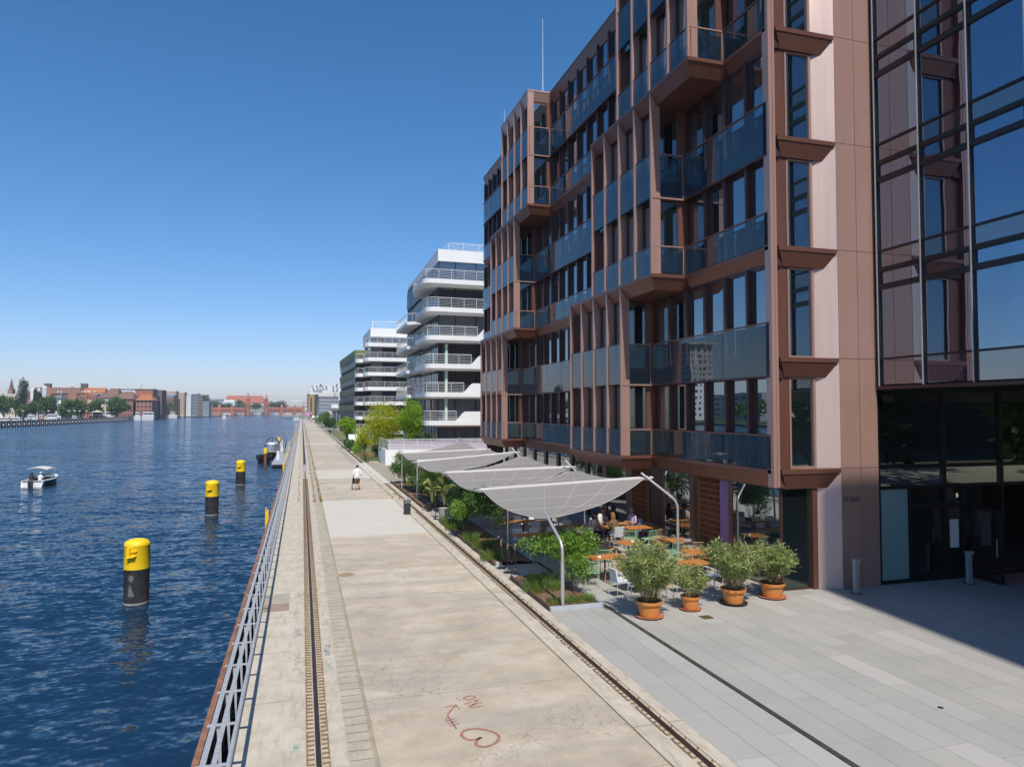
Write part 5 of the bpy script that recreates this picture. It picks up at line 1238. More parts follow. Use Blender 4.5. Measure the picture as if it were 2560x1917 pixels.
for sx in (-1, 1):
    MB().tube([(3.87 + .24 * sx, 52.40, 1.02), (3.80 + .24 * sx, 52.65, .6), (3.80 + .24 * sx, 52.95, .12)], .014, 6).tube([(3.8 + .24 * sx, 52.25, .12), (3.8 + .24 * sx, 52.75, .62)], .014, 6).build('frame_side', M['rubber'], so)
    for yy in (52.25, 52.97):
        MB().lathe([(.10, -.02), (.10, .02)], (0, 0, 0), 14).build('wheel', M['rubber'], so); o = so.children[-1]; wv = so.children[-1]
        o.rotation_euler = (0, R(90), 0); o.location = Vector((3.8 + .25 * sx, yy, .10)) - wl(so)
        for v_ in o.data.vertices: v_.co = v_.co + Vector(so.location)
MB().add([(3.58, 52.6, .42), (4.02, 52.6, .42), (4.02, 52.85, .38), (3.58, 52.85, .38), (3.58, 52.5, .9), (4.02, 52.5, .9)], [(0, 1, 2, 3), (0, 1, 5, 4)]).build('seat', CL('black_canvas', (.03, .03, .035)), so)

def sitter(label, x, y, rz, shirt, trous, hairmat, long, seat=.47, leanf=.06, arms='table', hat=None, scarf=None, z=0.0):
    """seated figure facing +y before rotation by rz"""
    t = thing('person', label, 'person', (x, y, z)); c, s_ = math.cos(rz), math.sin(rz)
    def W(p): return Vector((x + p[0] * c - p[1] * s_, y + p[0] * s_ + p[1] * c, z + p[2]))
    f = Vector((-s_, c, 0)); H = W((0, leanf + .07, seat + .80))
    up = lambda L: [tuple((W(a[0]), W(a[1]), a[2], a[3])) for a in L]
    sg = head_segs(H, f - Vector((0, 0, .15))) + up([((0, leanf, seat + .60), (0, leanf + .05, seat + .74), .052, .048), ((-.15, leanf, seat + .53), (.15, leanf, seat + .53), .055, .055), ((0, leanf, seat + .5), (0, 0, seat + .12), .135, .135), ((-.08, 0, seat + .08), (.08, 0, seat + .08), .12, .12)])
    arm = []
    for k in (-1, 1):
        sg += up([((.09 * k, .02, seat + .06), (.11 * k, .43, seat + .06), .08, .055), ((.11 * k, .43, seat + .05), (.11 * k, .42, .08), .052, .036), ((.11 * k, .42, .06), (.11 * k, .58, .04), .036, .032)])
        sh_, el, wr = (.18 * k, leanf, seat + .52), (.24 * k, .12, seat + .27), ((.10 * k, .38, seat + .32) if arms == 'table' else (.08 * k, .32, seat + .22))
        arm += up([(sh_, el, .046, .037), (el, wr, .036, .025)]); d = W(wr) - W(el)
        sg += arm[-2:] + hand_segs(W(wr), d, (0, 0, -1), .6)
    body('body', M['skin'], t, sg, .013)
    face(t, H, f - Vector((0, 0, .15)))
    if hairmat: hair(t, H, f, hairmat, long)
    body('top', shirt, t, up([((-.15, leanf, seat + .53), (.15, leanf, seat + .53), .075, .075), ((0, leanf, seat + .5), (0, 0, seat + .15), .165, .165)]) + [(a[0], a[0].lerp(a[1], .75), .066, .058) for a in arm[::2]], .014)
    body('trousers', trous, t, up([((-.08, 0, seat + .08), (.08, 0, seat + .08), .135, .135)] + [q for k in (-1, 1) for q in (((.09 * k, .02, seat + .06), (.11 * k, .43, seat + .06), .095, .072), ((.11 * k, .43, seat + .05), (.11 * k, .42, .13), .068, .055))]), .014)
    MB().ball(W((.11, .52, .045)), (.05, .05, .045), 8, 5).ball(W((-.11, .52, .045)), (.05, .05, .045), 8, 5).build('shoes', M['white_paint'] if not scarf else M['rubber'], t, True)
    if hat: MB().ball(H + Vector((0, 0, .06)), (.115, .115, .075), 12, 6).lathe([(.11, .05), (.15, .045), (.15, .055)], H, 14).build('cap', hat, t, True)
    if scarf: body('headscarf', scarf, t, [(H + Vector((0, 0, .03)) - f * .02, H - f * .03, .125, .12), (H - f * .02, W((0, leanf, seat + .56)), .10, .14)], .013)
    return t
sitter('woman in white top with dark ponytail eating at the far wooden table', 12.85, 29.35, PI + .75, CL('white_top', (.72, .70, .66)), CL('dark_jeans', (.03, .035, .05)), HM['dark'], .12)
sitter('person in black clothes and headscarf behind the far wooden table', 13.6, 29.6, PI, CL('black_top', (.02, .02, .022)), CL('grey_striped_cloth', (.2, .2, .2)), None, 0, scarf=CL('black_scarf', (.015, .015, .018)))
sitter('man with grey hair in a lilac shirt at the far wooden table', 14.3, 28.9, PI / 2 + .35, CL('lilac_shirt', (.50, .40, .60)), CL('dark_trousers', (.05, .05, .06)), HM['grey'], 0)
sitter('dark haired woman in white t-shirt and black trousers facing the camera', 12.0, 28.1, PI + .2, CL('white_tshirt', (.70, .68, .66)), CL('black_trousers', (.015, .015, .018)), HM['dark'], .25)
sitter('woman with long dark blond hair seen from behind', 12.75, 27.55, .35, CL('olive_top', (.16, .11, .05)), CL('blue_jeans', (.06, .08, .13)), HM['blond'], .38)
put_table(.7, .7, 12.35, 27.95 - .05, .3, 'small table between the two seated women')

# ================================================================== PILES, DOCK AND BOATS
WZ = -1.8
def bollard_pile():
    t = thing('mooring_pile', '', 'mooring pile')
    MB().lathe([(.46, WZ - 1), (.46, WZ + .03), (.452, WZ + .06), (.452, -.42)], (0, 0, 0), 36).build('shaft', M['pileblack'], t, True)
    MB().lathe([(.455, WZ + .01), (.466, WZ + .03), (.462, WZ + .09), (.452, WZ + .10)], (0, 0, 0), 36, False).build('waterline_ring', pm('limescale_band', (.26, .27, .25), .8, 0, .4, 6), t, True)
    c = MB().lathe([(.458, -.42), (.458, .46), (.462, .47), (.462, .50), (.458, .51), (.45, .56), (.40, .63), (.28, .69), (.12, .72), (.0, .725)], (0, 0, 0), 40).build('cap', M['yellow'], t, True)
    m = MB(); a = R(-99); ux, uy = math.cos(a), math.sin(a)
    def Q(r, tt, z): return (ux * r - uy * tt, uy * r + ux * tt, z)
    m.add([Q(.44, -.20, .43), Q(.44, -.05, .43), Q(.56, -.08, .43), Q(.56, -.18, .43), Q(.44, -.20, .08), Q(.44, -.05, .08), Q(.56, -.08, .08), Q(.56, -.18, .08)], [(0,1,2,3),(7,6,5,4),(3,2,6,7),(0,3,7,4),(1,5,6,2)])
    m.add([Q(.40, -.20, .085), Q(.40, .17, .13), Q(.60, .10, .12), Q(.60, -.19, .08), Q(.40, -.20, .055), Q(.40, .17, .10), Q(.60, .10, .09), Q(.60, -.19, .05)], [(0,3,2,1),(4,5,6,7),(3,7,6,2),(0,4,7,3),(1,2,6,5)])
    m.add([Q(.42, -.05, .28), Q(.42, .17, .31), Q(.52, .15, .31), Q(.52, -.05, .28), Q(.42, -.05, .26), Q(.42, .17, .29), Q(.52, .15, .29), Q(.52, -.05, .26)], [(0,3,2,1),(4,5,6,7),(3,7,6,2),(0,4,7,3),(1,2,6,5)])
    m.build('mooring_hook', M['yellow'], c)
    return t
bp = bollard_pile()
for i, (x, y, lab) in enumerate(((-6.12, 30.8, 'nearest yellow capped black mooring pile with grey paint patches'), (-6.14, 55.0, 'middle yellow capped black mooring pile in the river'), (-5.9, 76.6, 'third big yellow capped mooring pile, nearest the dock'))):
    place(bp, i, (x, y, 0), 0, lab, 'yellow capped mooring piles in the river')
def patch_on(a0, pts, mat):
    m = MB(); r = .4545
    vs = [(-6.12 + r * math.cos(a0 + u / r), 30.8 + r * math.sin(a0 + u / r), z) for u, z in pts]
    return m.add(vs, [tuple(range(len(vs)))]).build('paint_patch', mat, bp)
M['patch'] = pm('grey_paint_patch', (.13, .135, .145), .7, 0, .1)
def strip_patch(a0, rows, mat):
    m = MB(); r = .457; vs = []; fs = []
    for z, u0, u1 in rows:
        for k in range(5): u = u0 + (u1 - u0) * k / 4; vs.append((-6.12 + r * math.cos(a0 + u / r), 30.8 + r * math.sin(a0 + u / r), z))
    for j in range(len(rows) - 1):
        for k in range(4): fs.append((j*5+k, j*5+k+1, (j+1)*5+k+1, (j+1)*5+k))
    return m.add(vs, fs).build('paint_patch', mat, bp)
strip_patch(R(-112), [(-.60, 0, .03), (-.66, -.02, .16), (-.80, -.02, .15), (-.88, .05, .10)], M['patch'])
strip_patch(R(-112), [(-.96, .02, .04), (-1.15, -.03, .10), (-1.40, -.04, .19), (-1.43, -.04, .15)], M['patch'])
def tie_pile():
    t = thing('dock_pile', '', 'dock pile')
    MB().lathe([(.20, WZ - 1), (.20, .02)], (0, 0, 0), 18).build('shaft', M['rust'], t, True); MB().lathe([(.235, .02), (.235, .72), (.22, .76), (.0, .78)], (0, 0, 0), 20).build('cap', M['yellow'], t, True); return t
dp = tie_pile(); place(dp, 0, (-4.62, 99.8, 0), 0, 'brown dock pile with yellow cap at the near corner of the dock'); place(dp, 1, (-4.1, 139.8, 0), 0, 'brown dock pile with yellow cap behind the white motorboat'); 
dk = thing('floating_dock', 'grey plank floating dock with white bollards beside the quay', 'dock', (-2.9, 110, -1.3))
MB().box(-3.75, -1.9, 98, 140, -1.62, -1.36).build('float_body', M['dark_metal'], dk)
m = MB()
for i in range(105): m.box(-3.8, -1.86, 98 + i * .4, 98.37 + i * .4, -1.36, -1.28)
m.build('planks', M['galv'], dk)
for y in (107.2, 128): MB().frus([(-3.45, y - .15), (-3.05, y - .15), (-3.05, y + .15), (-3.45, y + .15)], [(-3.42, y - .12), (-3.08, y - .12), (-3.08, y + .12), (-3.42, y + .12)], -1.28, -.05).build('service_post', M['white_paint'], dk)
gw = thing('gangway', 'grey gangway stairs with railing from the quay down to the dock', 'gangway', (-2.2, 122, -.6))
MB().bar((-2.7, 121, -1.2), (-2.7, 140, .7), .05, .35).bar((-1.8, 121, -1.2), (-1.8, 140, .0), .05, .2).build('side_beam', M['dark_metal'], gw); m = MB()
for i in range(30): m.box(-2.7, -1.8, 121 + i * .62, 121.35 + i * .62, -1.2 + i * .04, -1.16 + i * .04)
m.build('treads', M['galv'], gw); MB().tube([(-2.7, 121, -.2), (-2.7, 140, 1.7)], .03).build('gangway_rail', M['galv'], gw)
fl = thing('banner', 'small white and red banner hanging at the gangway head', 'banner', (-2.95, 123, .3)); MB().tube([(-2.9, 123, -1.28), (-2.9, 123, 1.1)], .03).build('banner_pole', M['dark_metal'], fl); MB().add([(-2.9, 123, 1.05), (-3.5, 123.1, .3), (-3.4, 123.1, -.3), (-2.9, 123, -.1)], [(0, 1, 2, 3)]).build('banner_cloth', CL('banner_cloth', (.6, .5, .55)), fl)

def hull(m, L, Wd, z0, z1, fn=None, nose=.45, tr=.85):
    """boat hull along +y: stern at 0, bow at L"""
    n = 12; rows = []
    for j in range(n + 1):
        v = j / n; wv = tr + (1 - tr) * min(1, v * 3); wv *= 1 if v < nose else max(.02, 1 - ((v - nose) / (1 - nose)) ** 2.1)
        zt = z1 + .22 * v * v; row = []
        for u, zz, k in ((-1, zt, 1), (-.93, (z0 + zt) * .5 + .05, .93), (-.62, z0 + .05, .62), (0, z0, 0), (.62, z0 + .05, .62), (.93, (z0 + zt) * .5 + .05, .93), (1, zt, 1)): row.append((u * wv * Wd / 2, v * L, zz))
        rows.append(row)
    vs = [p for r_ in rows for p in r_]; fs = [(j*7+i, j*7+i+1, (j+1)*7+i+1, (j+1)*7+i) for j in range(n) for i in range(6)] + [tuple(range(6, -1, -1))]
    return m.add(vs, fs), rows
def deck_rim(rows, w_=.12, z=.03):
    m = MB()
    for s_ in (0, 6):
        pts = [Vector(r_[s_]) for r_ in rows]
        m.tube([p + Vector((0, 0, .0)) for p in pts], w_ / 2, 6)
    return m
# moving open boat with sun top and two people
BX, BY, BR = -25.4, 80.2, R(-8)
bt = thing('motor_boat', 'small open motorboat with white sun top and two people aboard', 'boat')
m = MB(); h_, rows = hull(m, 4.9, 2.05, -.25, .58, nose=.35); h_.build('hull', pm('navy_hull', (.02, .022, .035), .25, 0, .05), bt, True)
deck_rim(rows, .16).build('gunwale', M['white_paint'], bt, True)
MB().frus([(-.72, -.10), (.72, -.10), (.78, .06), (-.78, .06)], [(-.88, -.04), (.88, -.04), (.90, .06), (-.90, .06)], -.22, .46).frus([(-.92, -.16), (-.66, -.16), (-.80, .3), (-.92, .3)], [(-1.0, .05), (-.84, .05), (-.84, .5), (-1.0, .5)], -.10, .60).frus([(.66, -.16), (.92, -.16), (.92, .3), (.80, .3)], [(.84, .05), (1.0, .05), (1.0, .5), (.84, .5)], -.10, .60).build('transom', M['white_paint'], bt)
MB().box(-.8, .8, .1, 3.3, .02, .08).build('cockpit_floor', CL('teak_brown', (.16, .07, .04)), bt); MB().box(-.75, .75, .25, .75, .08, .42).box(-.7, .7, .2, .3, .42, .60).box(-.75, -.1, 2.0, 2.4, .08, .40).build('benches', M['white_paint'], bt)
MB().box(-.72, .72, 2.85, 3.2, .10, .72).build('dashboard', M['dark_metal'], bt); MB().add([(-.7, 3.2, .7), (.7, 3.2, .7), (.6, 3.0, 1.05), (-.6, 3.0, 1.05)], [(0, 1, 2, 3)]).build('windscreen', M['door_glass'], bt)
MB().add([tuple(p) for p in ((-.95, 3.2, .70), (.95, 3.2, .70), (.35, 4.5, .78), (-.35, 4.5, .78))], [(0, 1, 2, 3)]).build('foredeck', M['white_paint'], bt)
MB().grid(lambda u, v: ((u - .5) * 1.95, .75 + v * 2.0, 1.62 + .20 * math.sin(math.pi * u) + .10 * math.sin(math.pi * v)), 8, 8).build('sun_top', pm('cream_canvas', (.62, .58, .53), .8), bt, True)
m = MB()
for sx in (-1, 1):
    for a_, b_ in ((1.7, .75), (1.7, 2.7)): m.tube([(sx * .97, a_, .58), (sx * .96, b_, 1.63)], .016, 5)
m.build('top_frame', M['stainless'], bt)
MB().box(-.16, .16, -.45, -.10, .0, .62).box(-.09, .09, -.35, -.15, -.7, .0).build('outboard_motor', M['rubber'], bt)
bt.location = (BX, BY, WZ + .02); bt.rotation_euler = (0, 0, BR)
def onboat(lx, ly): return BX + lx * math.cos(BR) - ly * math.sin(BR), BY + lx * math.sin(BR) + ly * math.cos(BR)
px_, py_ = onboat(-.35, .62); sitter('person in dark clothes sitting left in the moving motorboat', px_, py_, BR + .2, CL('dark_jacket', (.03, .03, .035)), CL('dark_slacks', (.03, .03, .04)), HM['dark'], .1, seat=.42, z=WZ + .08)
px_, py_ = onboat(.42, .66); sitter('person in white shirt and cap steering the motorboat', px_, py_, BR - .1, CL('bright_shirt', (.80, .78, .80)), CL('light_shorts', (.5, .48, .45)), None, 0, seat=.42, z=WZ + .08, hat=CL('cream_cap', (.7, .7, .6)))
# moored boats
mo = thing('cabin_motorboat', 'white motorboat with black arched canopy moored at the dock', 'boat')
m = MB(); h_, rows = hull(m, 6.8, 2.5, -.3, 1.15, nose=.4); h_.build('hull', M['white_paint'], mo, True)
deck_rim(rows, .1).build('rub_rail', M['rubber'], mo, True); MB().frus([(-1.1, 2.2), (1.1, 2.2), (.45, 6.0), (-.45, 6.0)], [(-.95, 2.6), (.95, 2.6), (.35, 5.4), (-.35, 5.4)], 1.1, 1.65).box(-1.05, 1.05, .1, 2.4, 1.0, 1.2).build('cabin', M['white_paint'], mo)
arc = [(1.05 * math.cos(a), 2.0, 1.0 + 1.45 * math.sin(a) ** .7) for a in np.linspace(0.01, math.pi - .01, 13)]
MB().tube(arc, .07, 6).tube([(0, 2.0, 1.3), (0, 2.0, 2.4)], .06, 6).tube([(p[0], .5, p[2] * .97) for p in arc], .06, 6).build('canopy_frame', M['rubber'], mo)
MB().grid(lambda u, v: (1.03 * math.cos(.01 + 3.12 * u), 2.0 - 1.5 * v, 1.0 + 1.42 * math.sin(.01 + 3.12 * u) ** .7), 14, 2).build('canopy', glass('tinted_screen', (.1, .12, .15, .5), .05, 1.4, (.5, .55, .6)), mo)
mo.location = (-4.85, 124.5, WZ + .45); mo.rotation_euler = (0, 0, PI); mo.location.y = 131
kb = thing('work_boat', 'black open boat moored behind the near dock pile', 'boat'); m = MB(); h_, rows = hull(m, 5.2, 1.9, -.3, .75, nose=.4); h_.build('hull', M['rubber'], kb, True); MB().box(-.8, .8, .3, 3.6, .45, .52).build('thwarts', CL('brown_thwart', (.3, .14, .07)), kb)
MB().box(-.12, .12, .5, .75, .5, 1.35).build('console', M['white_paint'], kb); kb.location = (-4.35, 107.5, WZ + .3); kb.rotation_euler = (0, 0, PI); kb.location = (-5.0, 110.5, WZ + .35); kb.rotation_euler = (0, 0, R(172))
nb = thing('dinghy', 'small dark dinghy with white rim between dock and motorboat', 'boat'); m = MB(); h_, rows = hull(m, 4.2, 2.1, -.3, .6, nose=.4); h_.build('hull', M['rubber'], nb, True); deck_rim(rows, .12).build('rim', M['white_paint'], nb, True); nb.location = (-4.55, 121.0, WZ + .3); nb.rotation_euler = (0, 0, PI)
# ================================================================== WHITE APARTMENT BLOCKS
M['blind'] = pm('grey_blind_glass', (.13, .135, .14), .25, 0, .12, .8)
M['dkglass'] = glass('apartment_glass', (.03, .045, .06, .75), .10, 1.7, (.3, .36, .38), .05)
M['greenclad'] = pm('olive_metal_cladding', (.17, .20, .095), .6, .2, .1)
def railing_run(m, pts, z, h=1.1, step=1.5, bars=6, vert=False):
    P_ = [Vector((x, y, 0)) for x, y in pts]
    m.tube([p + Vector((0, 0, z + h)) for p in P_], .035, 5)
    if not vert:
        for b in range(1, bars): m.tube([p + Vector((0, 0, z + h * b / bars)) for p in P_], .013, 4, False)
    acc = 0; last = None
    for a, b in zip(P_, P_[1:]):
        L = (b - a).length; s = -acc % step if acc else 0
        t_ = (step - acc) if last is not None else 0
        while t_ <= L:
            p = a.lerp(b, t_ / L); m.bar(p + Vector((0, 0, z)), p + Vector((0, 0, z + h)), .035); t_ += step; last = p
        acc = (L - (t_ - step)) if last is not None else 0
def arc2(cx, cy, r, a0, a1, n=7): return [(cx + r * math.cos(a0 + (a1 - a0) * i / n), cy + r * math.sin(a0 + (a1 - a0) * i / n)) for i in range(n + 1)]
w1 = thing('white_apartment_block', 'tall white apartment block with rounded wraparound balconies behind the brown block', 'building', (20, 90, 0))
def A(name, m, mat, parent=None, sm=False): return m.build(name, M[mat] if isinstance(mat, str) else mat, parent or w1, sm)
X1, Y1, FH = 15.3, 81.6, 3.28
lv = [1.30 + FH * i for i in range(8)]   # balcony floors; last one is roof level
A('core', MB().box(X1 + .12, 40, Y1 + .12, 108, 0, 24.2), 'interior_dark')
for i, z in enumerate(lv):
    zt = z + FH - .62
    zt = zt if i < 7 else z
    if i == 0: z = 2.45
    if i == 7: break
    # front and side glazing as separate windows
    xs = [X1, 17.3, 19.8, 22.4, 25]
    for a, b in zip(xs, xs[1:]):
        o = A('window', MB().box(a + .03, b - .03, Y1, Y1 + .05, z + .05, zt), 'blind' if i in (0, 1, 4) else 'dkglass')
        MB().box(a - .05, a + .05, Y1 - .03, Y1 + .06, z, zt).build('window_frame', M['black_frame'], o)
    for a in np.arange(Y1 + .2, 107, 4.3):
        o = A('window', MB().box(X1 - .02, X1 + .03, a, a + 4.0, z + .05, zt), 'dkglass')
        m = MB()
        for k in range(5): m.box(X1 - .06, X1 + .0, a + k - .05, a + k + .05, z, zt)
        m.build('window_frame', M['black_frame'], o)
    if i == 0: continue
    # slab band
    zs_, ze = z - .62, z
    ex = (0, .0)[0]
    yf = Y1 - 1.75; xl = X1 - 1.75 - (.35 if i == 6 else 0)
    pts = [(X1 + 12, yf + .7), (X1 + 7, yf + .35)] if 0 else [(28, yf + .55), (19.5, yf + .1)]
    out = pts + arc2(xl + 1.1, yf + 1.1, 1.1, -PI / 2, -PI, 7) + [(xl, Y1 + 6.5), (xl + .3, Y1 + 8.2), (X1 - .3, Y1 + 9.5)]
    if i == 0: out = [(28, yf + .55), (19.5, yf + .1)] + arc2(X1 - .4 + .5, yf + .6, .5, -PI / 2, -PI, 5) + [(X1 - .4, Y1 + 1)]
    lo = [(x + .25 * (X1 + 4 - x) / 6 if x < X1 + 4 else x, y + .25 if y < Y1 else y) for x, y in out]
    inner = [(X1 + .1, out[-1][1]), (X1 + .1, Y1 + .1), (28, Y1 + .1)]
    n_ = len(out)
    A('balcony_slab', MB().frus(out + inner, out + inner, zs_ + .08, ze).frus([(x + .5 if x < X1 - .3 else x, y + (.45 if y < Y1 - .3 else 0)) for x, y in out] + inner, out + inner, zs_ - .10, zs_ + .08), 'white')
    rm = MB(); rp = [(x + .06 if x < X1 else x, y + .05) for x, y in out]
    # railing stops where the white parapet sweeps up
    xr = {0: 18.0, 1: 17.1, 2: 18.0, 3: 18.9, 4: 19.6}.get(i, 27)
    rp2 = [p for p in rp if p[0] <= xr + .01]; rp2 = [(xr, rp[1][1] if xr < 19.5 else yf + .1)] + [p for p in rp2 if p[0] < xr]
    railing_run(rm, rp2, ze); A('balcony_railing', rm, 'white_paint')
    if i < 5:
        pr = MB(); yb = yf + .1; n2 = 8; prof = [(xr - .15 + 1.3 * u, ze + 1.05 * (3 * u * u - 2 * u ** 3)) for u in np.linspace(0, 1, n2)] + [(28, ze + 1.05)]
        vs = [(x, yb + .05 * (x - 18) / 10 + .02, z_) for x, z_ in prof] + [(28, yb + .1, ze - .55), (xr - .15, yb + .02, ze - .55)]
        vb = [(x, y_ + .2, z_) for x, y_, z_ in vs]; k = len(vs)
        pr.add(vs + vb, [tuple(range(k)), tuple(range(2 * k - 1, k - 1, -1))] + [(q, (q + 1) % k, k + (q + 1) % k, k + q) for q in range(k)]); A('swept_parapet', pr, 'white')
    # far side balcony further along the river face
    so_ = [(X1 - .05, Y1 + 12), (X1 - 1.9, Y1 + 13), (X1 - 1.9, Y1 + 24), (X1 - .05, Y1 + 25)]
    if i > 1 and i < 6 or i == 1:
        A('side_balcony', MB().frus(so_, so_, zs_ + .2, ze), 'white'); rm = MB(); railing_run(rm, [(x + .05, y) for x, y in so_], ze, step=.7, vert=True); A('balcony_railing', rm, 'white_paint')
A('roof_band', MB().frus([(X1 - .15, Y1 - .3), (28, Y1 + .1), (28, 108), (X1 + .2, 108)], [(X1 - .15, Y1 - .3), (28, Y1 + .1), (28, 108), (X1 + .2, 108)], 23.35, 24.75), 'white')
rm = MB(); railing_run(rm, [(28, Y1 + 1.4)] + arc2(X1 + 2.2, Y1 + 2.0, .9, -PI / 2, -PI, 5) + [(X1 + 1.3, Y1 + 14)], 24.75, 1.15, 1.9, 7); A('roof_railing', rm, 'white_paint')
A('pink_column', MB().lathe([(.18, 4.6), (.18, 13.5)], (16.1, Y1 - .7, 0), 10), pm('pale_green_column', (.5, .62, .5), .6))
# ground floor
A('plinth', MB().box(X1 - .35, 28, Y1 - .35, Y1 + .1, 0, 2.44).box(X1 - .35, X1 + .1, Y1 + .1, 108, 0, 2.44), 'white')
gw1 = thing('garden_terrace_wall', 'white garden terrace wall with white bar railing beside the farthest sail', 'wall', (11, 76, 0))
MB().box(8.45, 22, 75.0, 75.25, 0, 1.62).box(8.45, 8.7, 75.25, 82, 0, 1.62).build('wall', M['white'], gw1)
MB().box(8.75, 22, 75.3, 82, .02, .9).build('terrace_fill', M['soil'], gw1)
rm = MB(); railing_run(rm, [(22, 75.1), (8.55, 75.1), (8.55, 82)], 1.62, 1.05, 1.45, 7); rm.build('railing', M['white_paint'], gw1)
MB().box(8.75, 21.5, 75.32, 75.36, 1.62, 2.5).build('privacy_cloth', pm('mauve_screen', (.42, .38, .44), .8, 0, .08), gw1)

w2 = thing('white_apartment_block', 'farther white apartment block with full width balconies, beside the green clad house', 'building', (20, 165, 0))
def A2(name, m, mat): return m.build(name, M[mat] if isinstance(mat, str) else mat, w2)
X2, Y2 = 14.4, 157.0; lv2 = [1.0 + 3.2 * i for i in range(7)]
A2('core', MB().box(X2 + .3, 40, Y2 + .3, 176, 0, 23), 'interior_dark')
for i, z in enumerate(lv2):
    z += 3.05 - 3.2 + 0.5
    zt = z + 2.55
    if i < 7:
        for a in np.arange(X2, 30, 2.6): 
            o = A2('window', MB().box(float(a) + .06, float(a) + 2.5, Y2, Y2 + .06, z, zt), 'dkglass' if int(a) % 2 else 'blind')
        for a in np.arange(Y2 + .2, 175, 3.1): A2('window', MB().box(X2 - .03, X2 + .03, float(a), float(a) + 2.8, z, zt), 'dkglass')
    o1 = [(X2 - 1.4, Y2 - 1.2), (X2 - .8, Y2 - 2.2), (22.0, Y2 - 2.2), (22.0, Y2), (X2 - 1.4, Y2 + 3)]
    o2 = [(22.1, Y2 - 2.6), (32, Y2 - 2.6), (32, Y2), (22.1, Y2)]; o3 = [(X2 - 2.9, Y2 + 4), (X2 - 2.4, Y2 + 3.4), (X2, Y2 + 3.4), (X2, Y2 + 9), (X2 - 2.9, Y2 + 9)]
    for o_ in (o1, o2) + ((o3,) if i < 6 else ()): A2('balcony_slab', MB().frus(o_, o_, z - .80, z - .02), 'white')
    rm = MB(); railing_run(rm, [(22, Y2 - 2.15), (X2 - .8, Y2 - 2.15), (X2 - 1.35, Y2 - 1.2), (X2 - 1.35, Y2 + 3)], z, 1.1, 1.6, 5); railing_run(rm, [(32, Y2 - 2.55), (22.15, Y2 - 2.55)], z, 1.1, 1.6, 5); A2('balcony_railing', rm, 'white_paint')
    if i < 6: rm = MB(); railing_run(rm, [(X2 - .2, Y2 + 3.45), (X2 - 2.4, Y2 + 3.45), (X2 - 2.85, Y2 + 4), (X2 - 2.85, Y2 + 9)], z, 1.1, 1.2, 4); A2('balcony_railing', rm, 'white_paint')
A2('roof_band', MB().box(X2 - .2, 32, Y2 - .6, 176, 22.0, 23.9), 'white'); rm = MB(); railing_run(rm, [(32, Y2 + 1), (X2 + .4, Y2 + 1), (X2 + .4, 170)], 23.9, 1.1, 2, 3)
for x in (X2 + .4, X2 + 6.2, X2 + 8.8): rm.bar((x, Y2 + 1, 23.9), (x, Y2 + 1, 25.6), .15)
rm.bar((X2 + .4, Y2 + 1, 25.5), (X2 + 6.2, Y2 + 1, 25.6), .12); A2('roof_pergola', rm, 'white_paint')
for i, x in enumerate((16.2, 17.2, 18.3, 20.0, 21.2)): plant('balcony_shrub', ('small shrub', 'pointed shrub', 'round shrub', 'leafy shrub', 'dark shrub')[i] + ' on a balcony of the farther white block', 'shrub', (x, Y2 - 1.2, 10.7), (x, Y2 - 1.2, 11.6), (.45, .4, .8), 5, 260, .22, .12, ('leaf_mid', 'leaf_dark')[i % 2], 2, .02, i, 'shrubs on the far balcony')

gh = thing('green_clad_house', 'dark olive metal clad house with toothed window bands at the promenade', 'building', (13, 178, 0))
a_, b_ = Vector((10.4, 205, 0)), Vector((11.9, 166.5, 0))
m = MB().frus([(11.9, 166.5), (20, 166.5), (20, 205), (10.4, 205)], [(11.9, 166.5), (20, 166.5), (20, 205), (10.6, 205)], .3, 19.6); m.build('walls', M['interior_dark'], gh)
for i in range(5):
    z0 = 1.0 + i * 4.0; m = MB(); n = 24
    for k in range(n):
        p0 = b_.lerp(a_, k / n); p1 = b_.lerp(a_, (k + 1) / n); pm_ = (p0 + p1) / 2; o_ = Vector((-.25, 0, 0)); top = 2.15 if i else 2.4; ln = .9 if k % 2 else .35
        m.add([p0 + o_ + Vector((0, 0, z0 + .9)), p1 + o_ + Vector((0, 0, z0 + .9)), p1 + o_ + Vector((0, 0, z0 + top)), p0 + o_ + Vector((0, 0, z0 + top)), pm_ + o_ + Vector((0, 0, z0 + .9 - ln))], [(0, 1, 2, 3), (1, 0, 4)])
    m.build('cladding_band', M['greenclad'], gh)
    for k in range(12): p0 = b_.lerp(a_, (k + .1) / 12); p1 = b_.lerp(a_, (k + .9) / 12); o_ = Vector((-.12, 0, 0)); MB().add([p0 + o_ + Vector((0, 0, z0 - 1.0)), p1 + o_ + Vector((0, 0, z0 - 1.0)), p1 + o_ + Vector((0, 0, z0 + .7)), p0 + o_ + Vector((0, 0, z0 + .7))], [(0, 1, 2, 3)]).build('window', M['spandrel'], gh)
MB().frus([(11.6, 166.3), (20, 166.3), (20, 205), (10.1, 205)], [(11.6, 166.3), (20, 166.3), (20, 205), (10.1, 205)], 18.6, 19.8).build('roof_edge', M['greenclad'], gh)
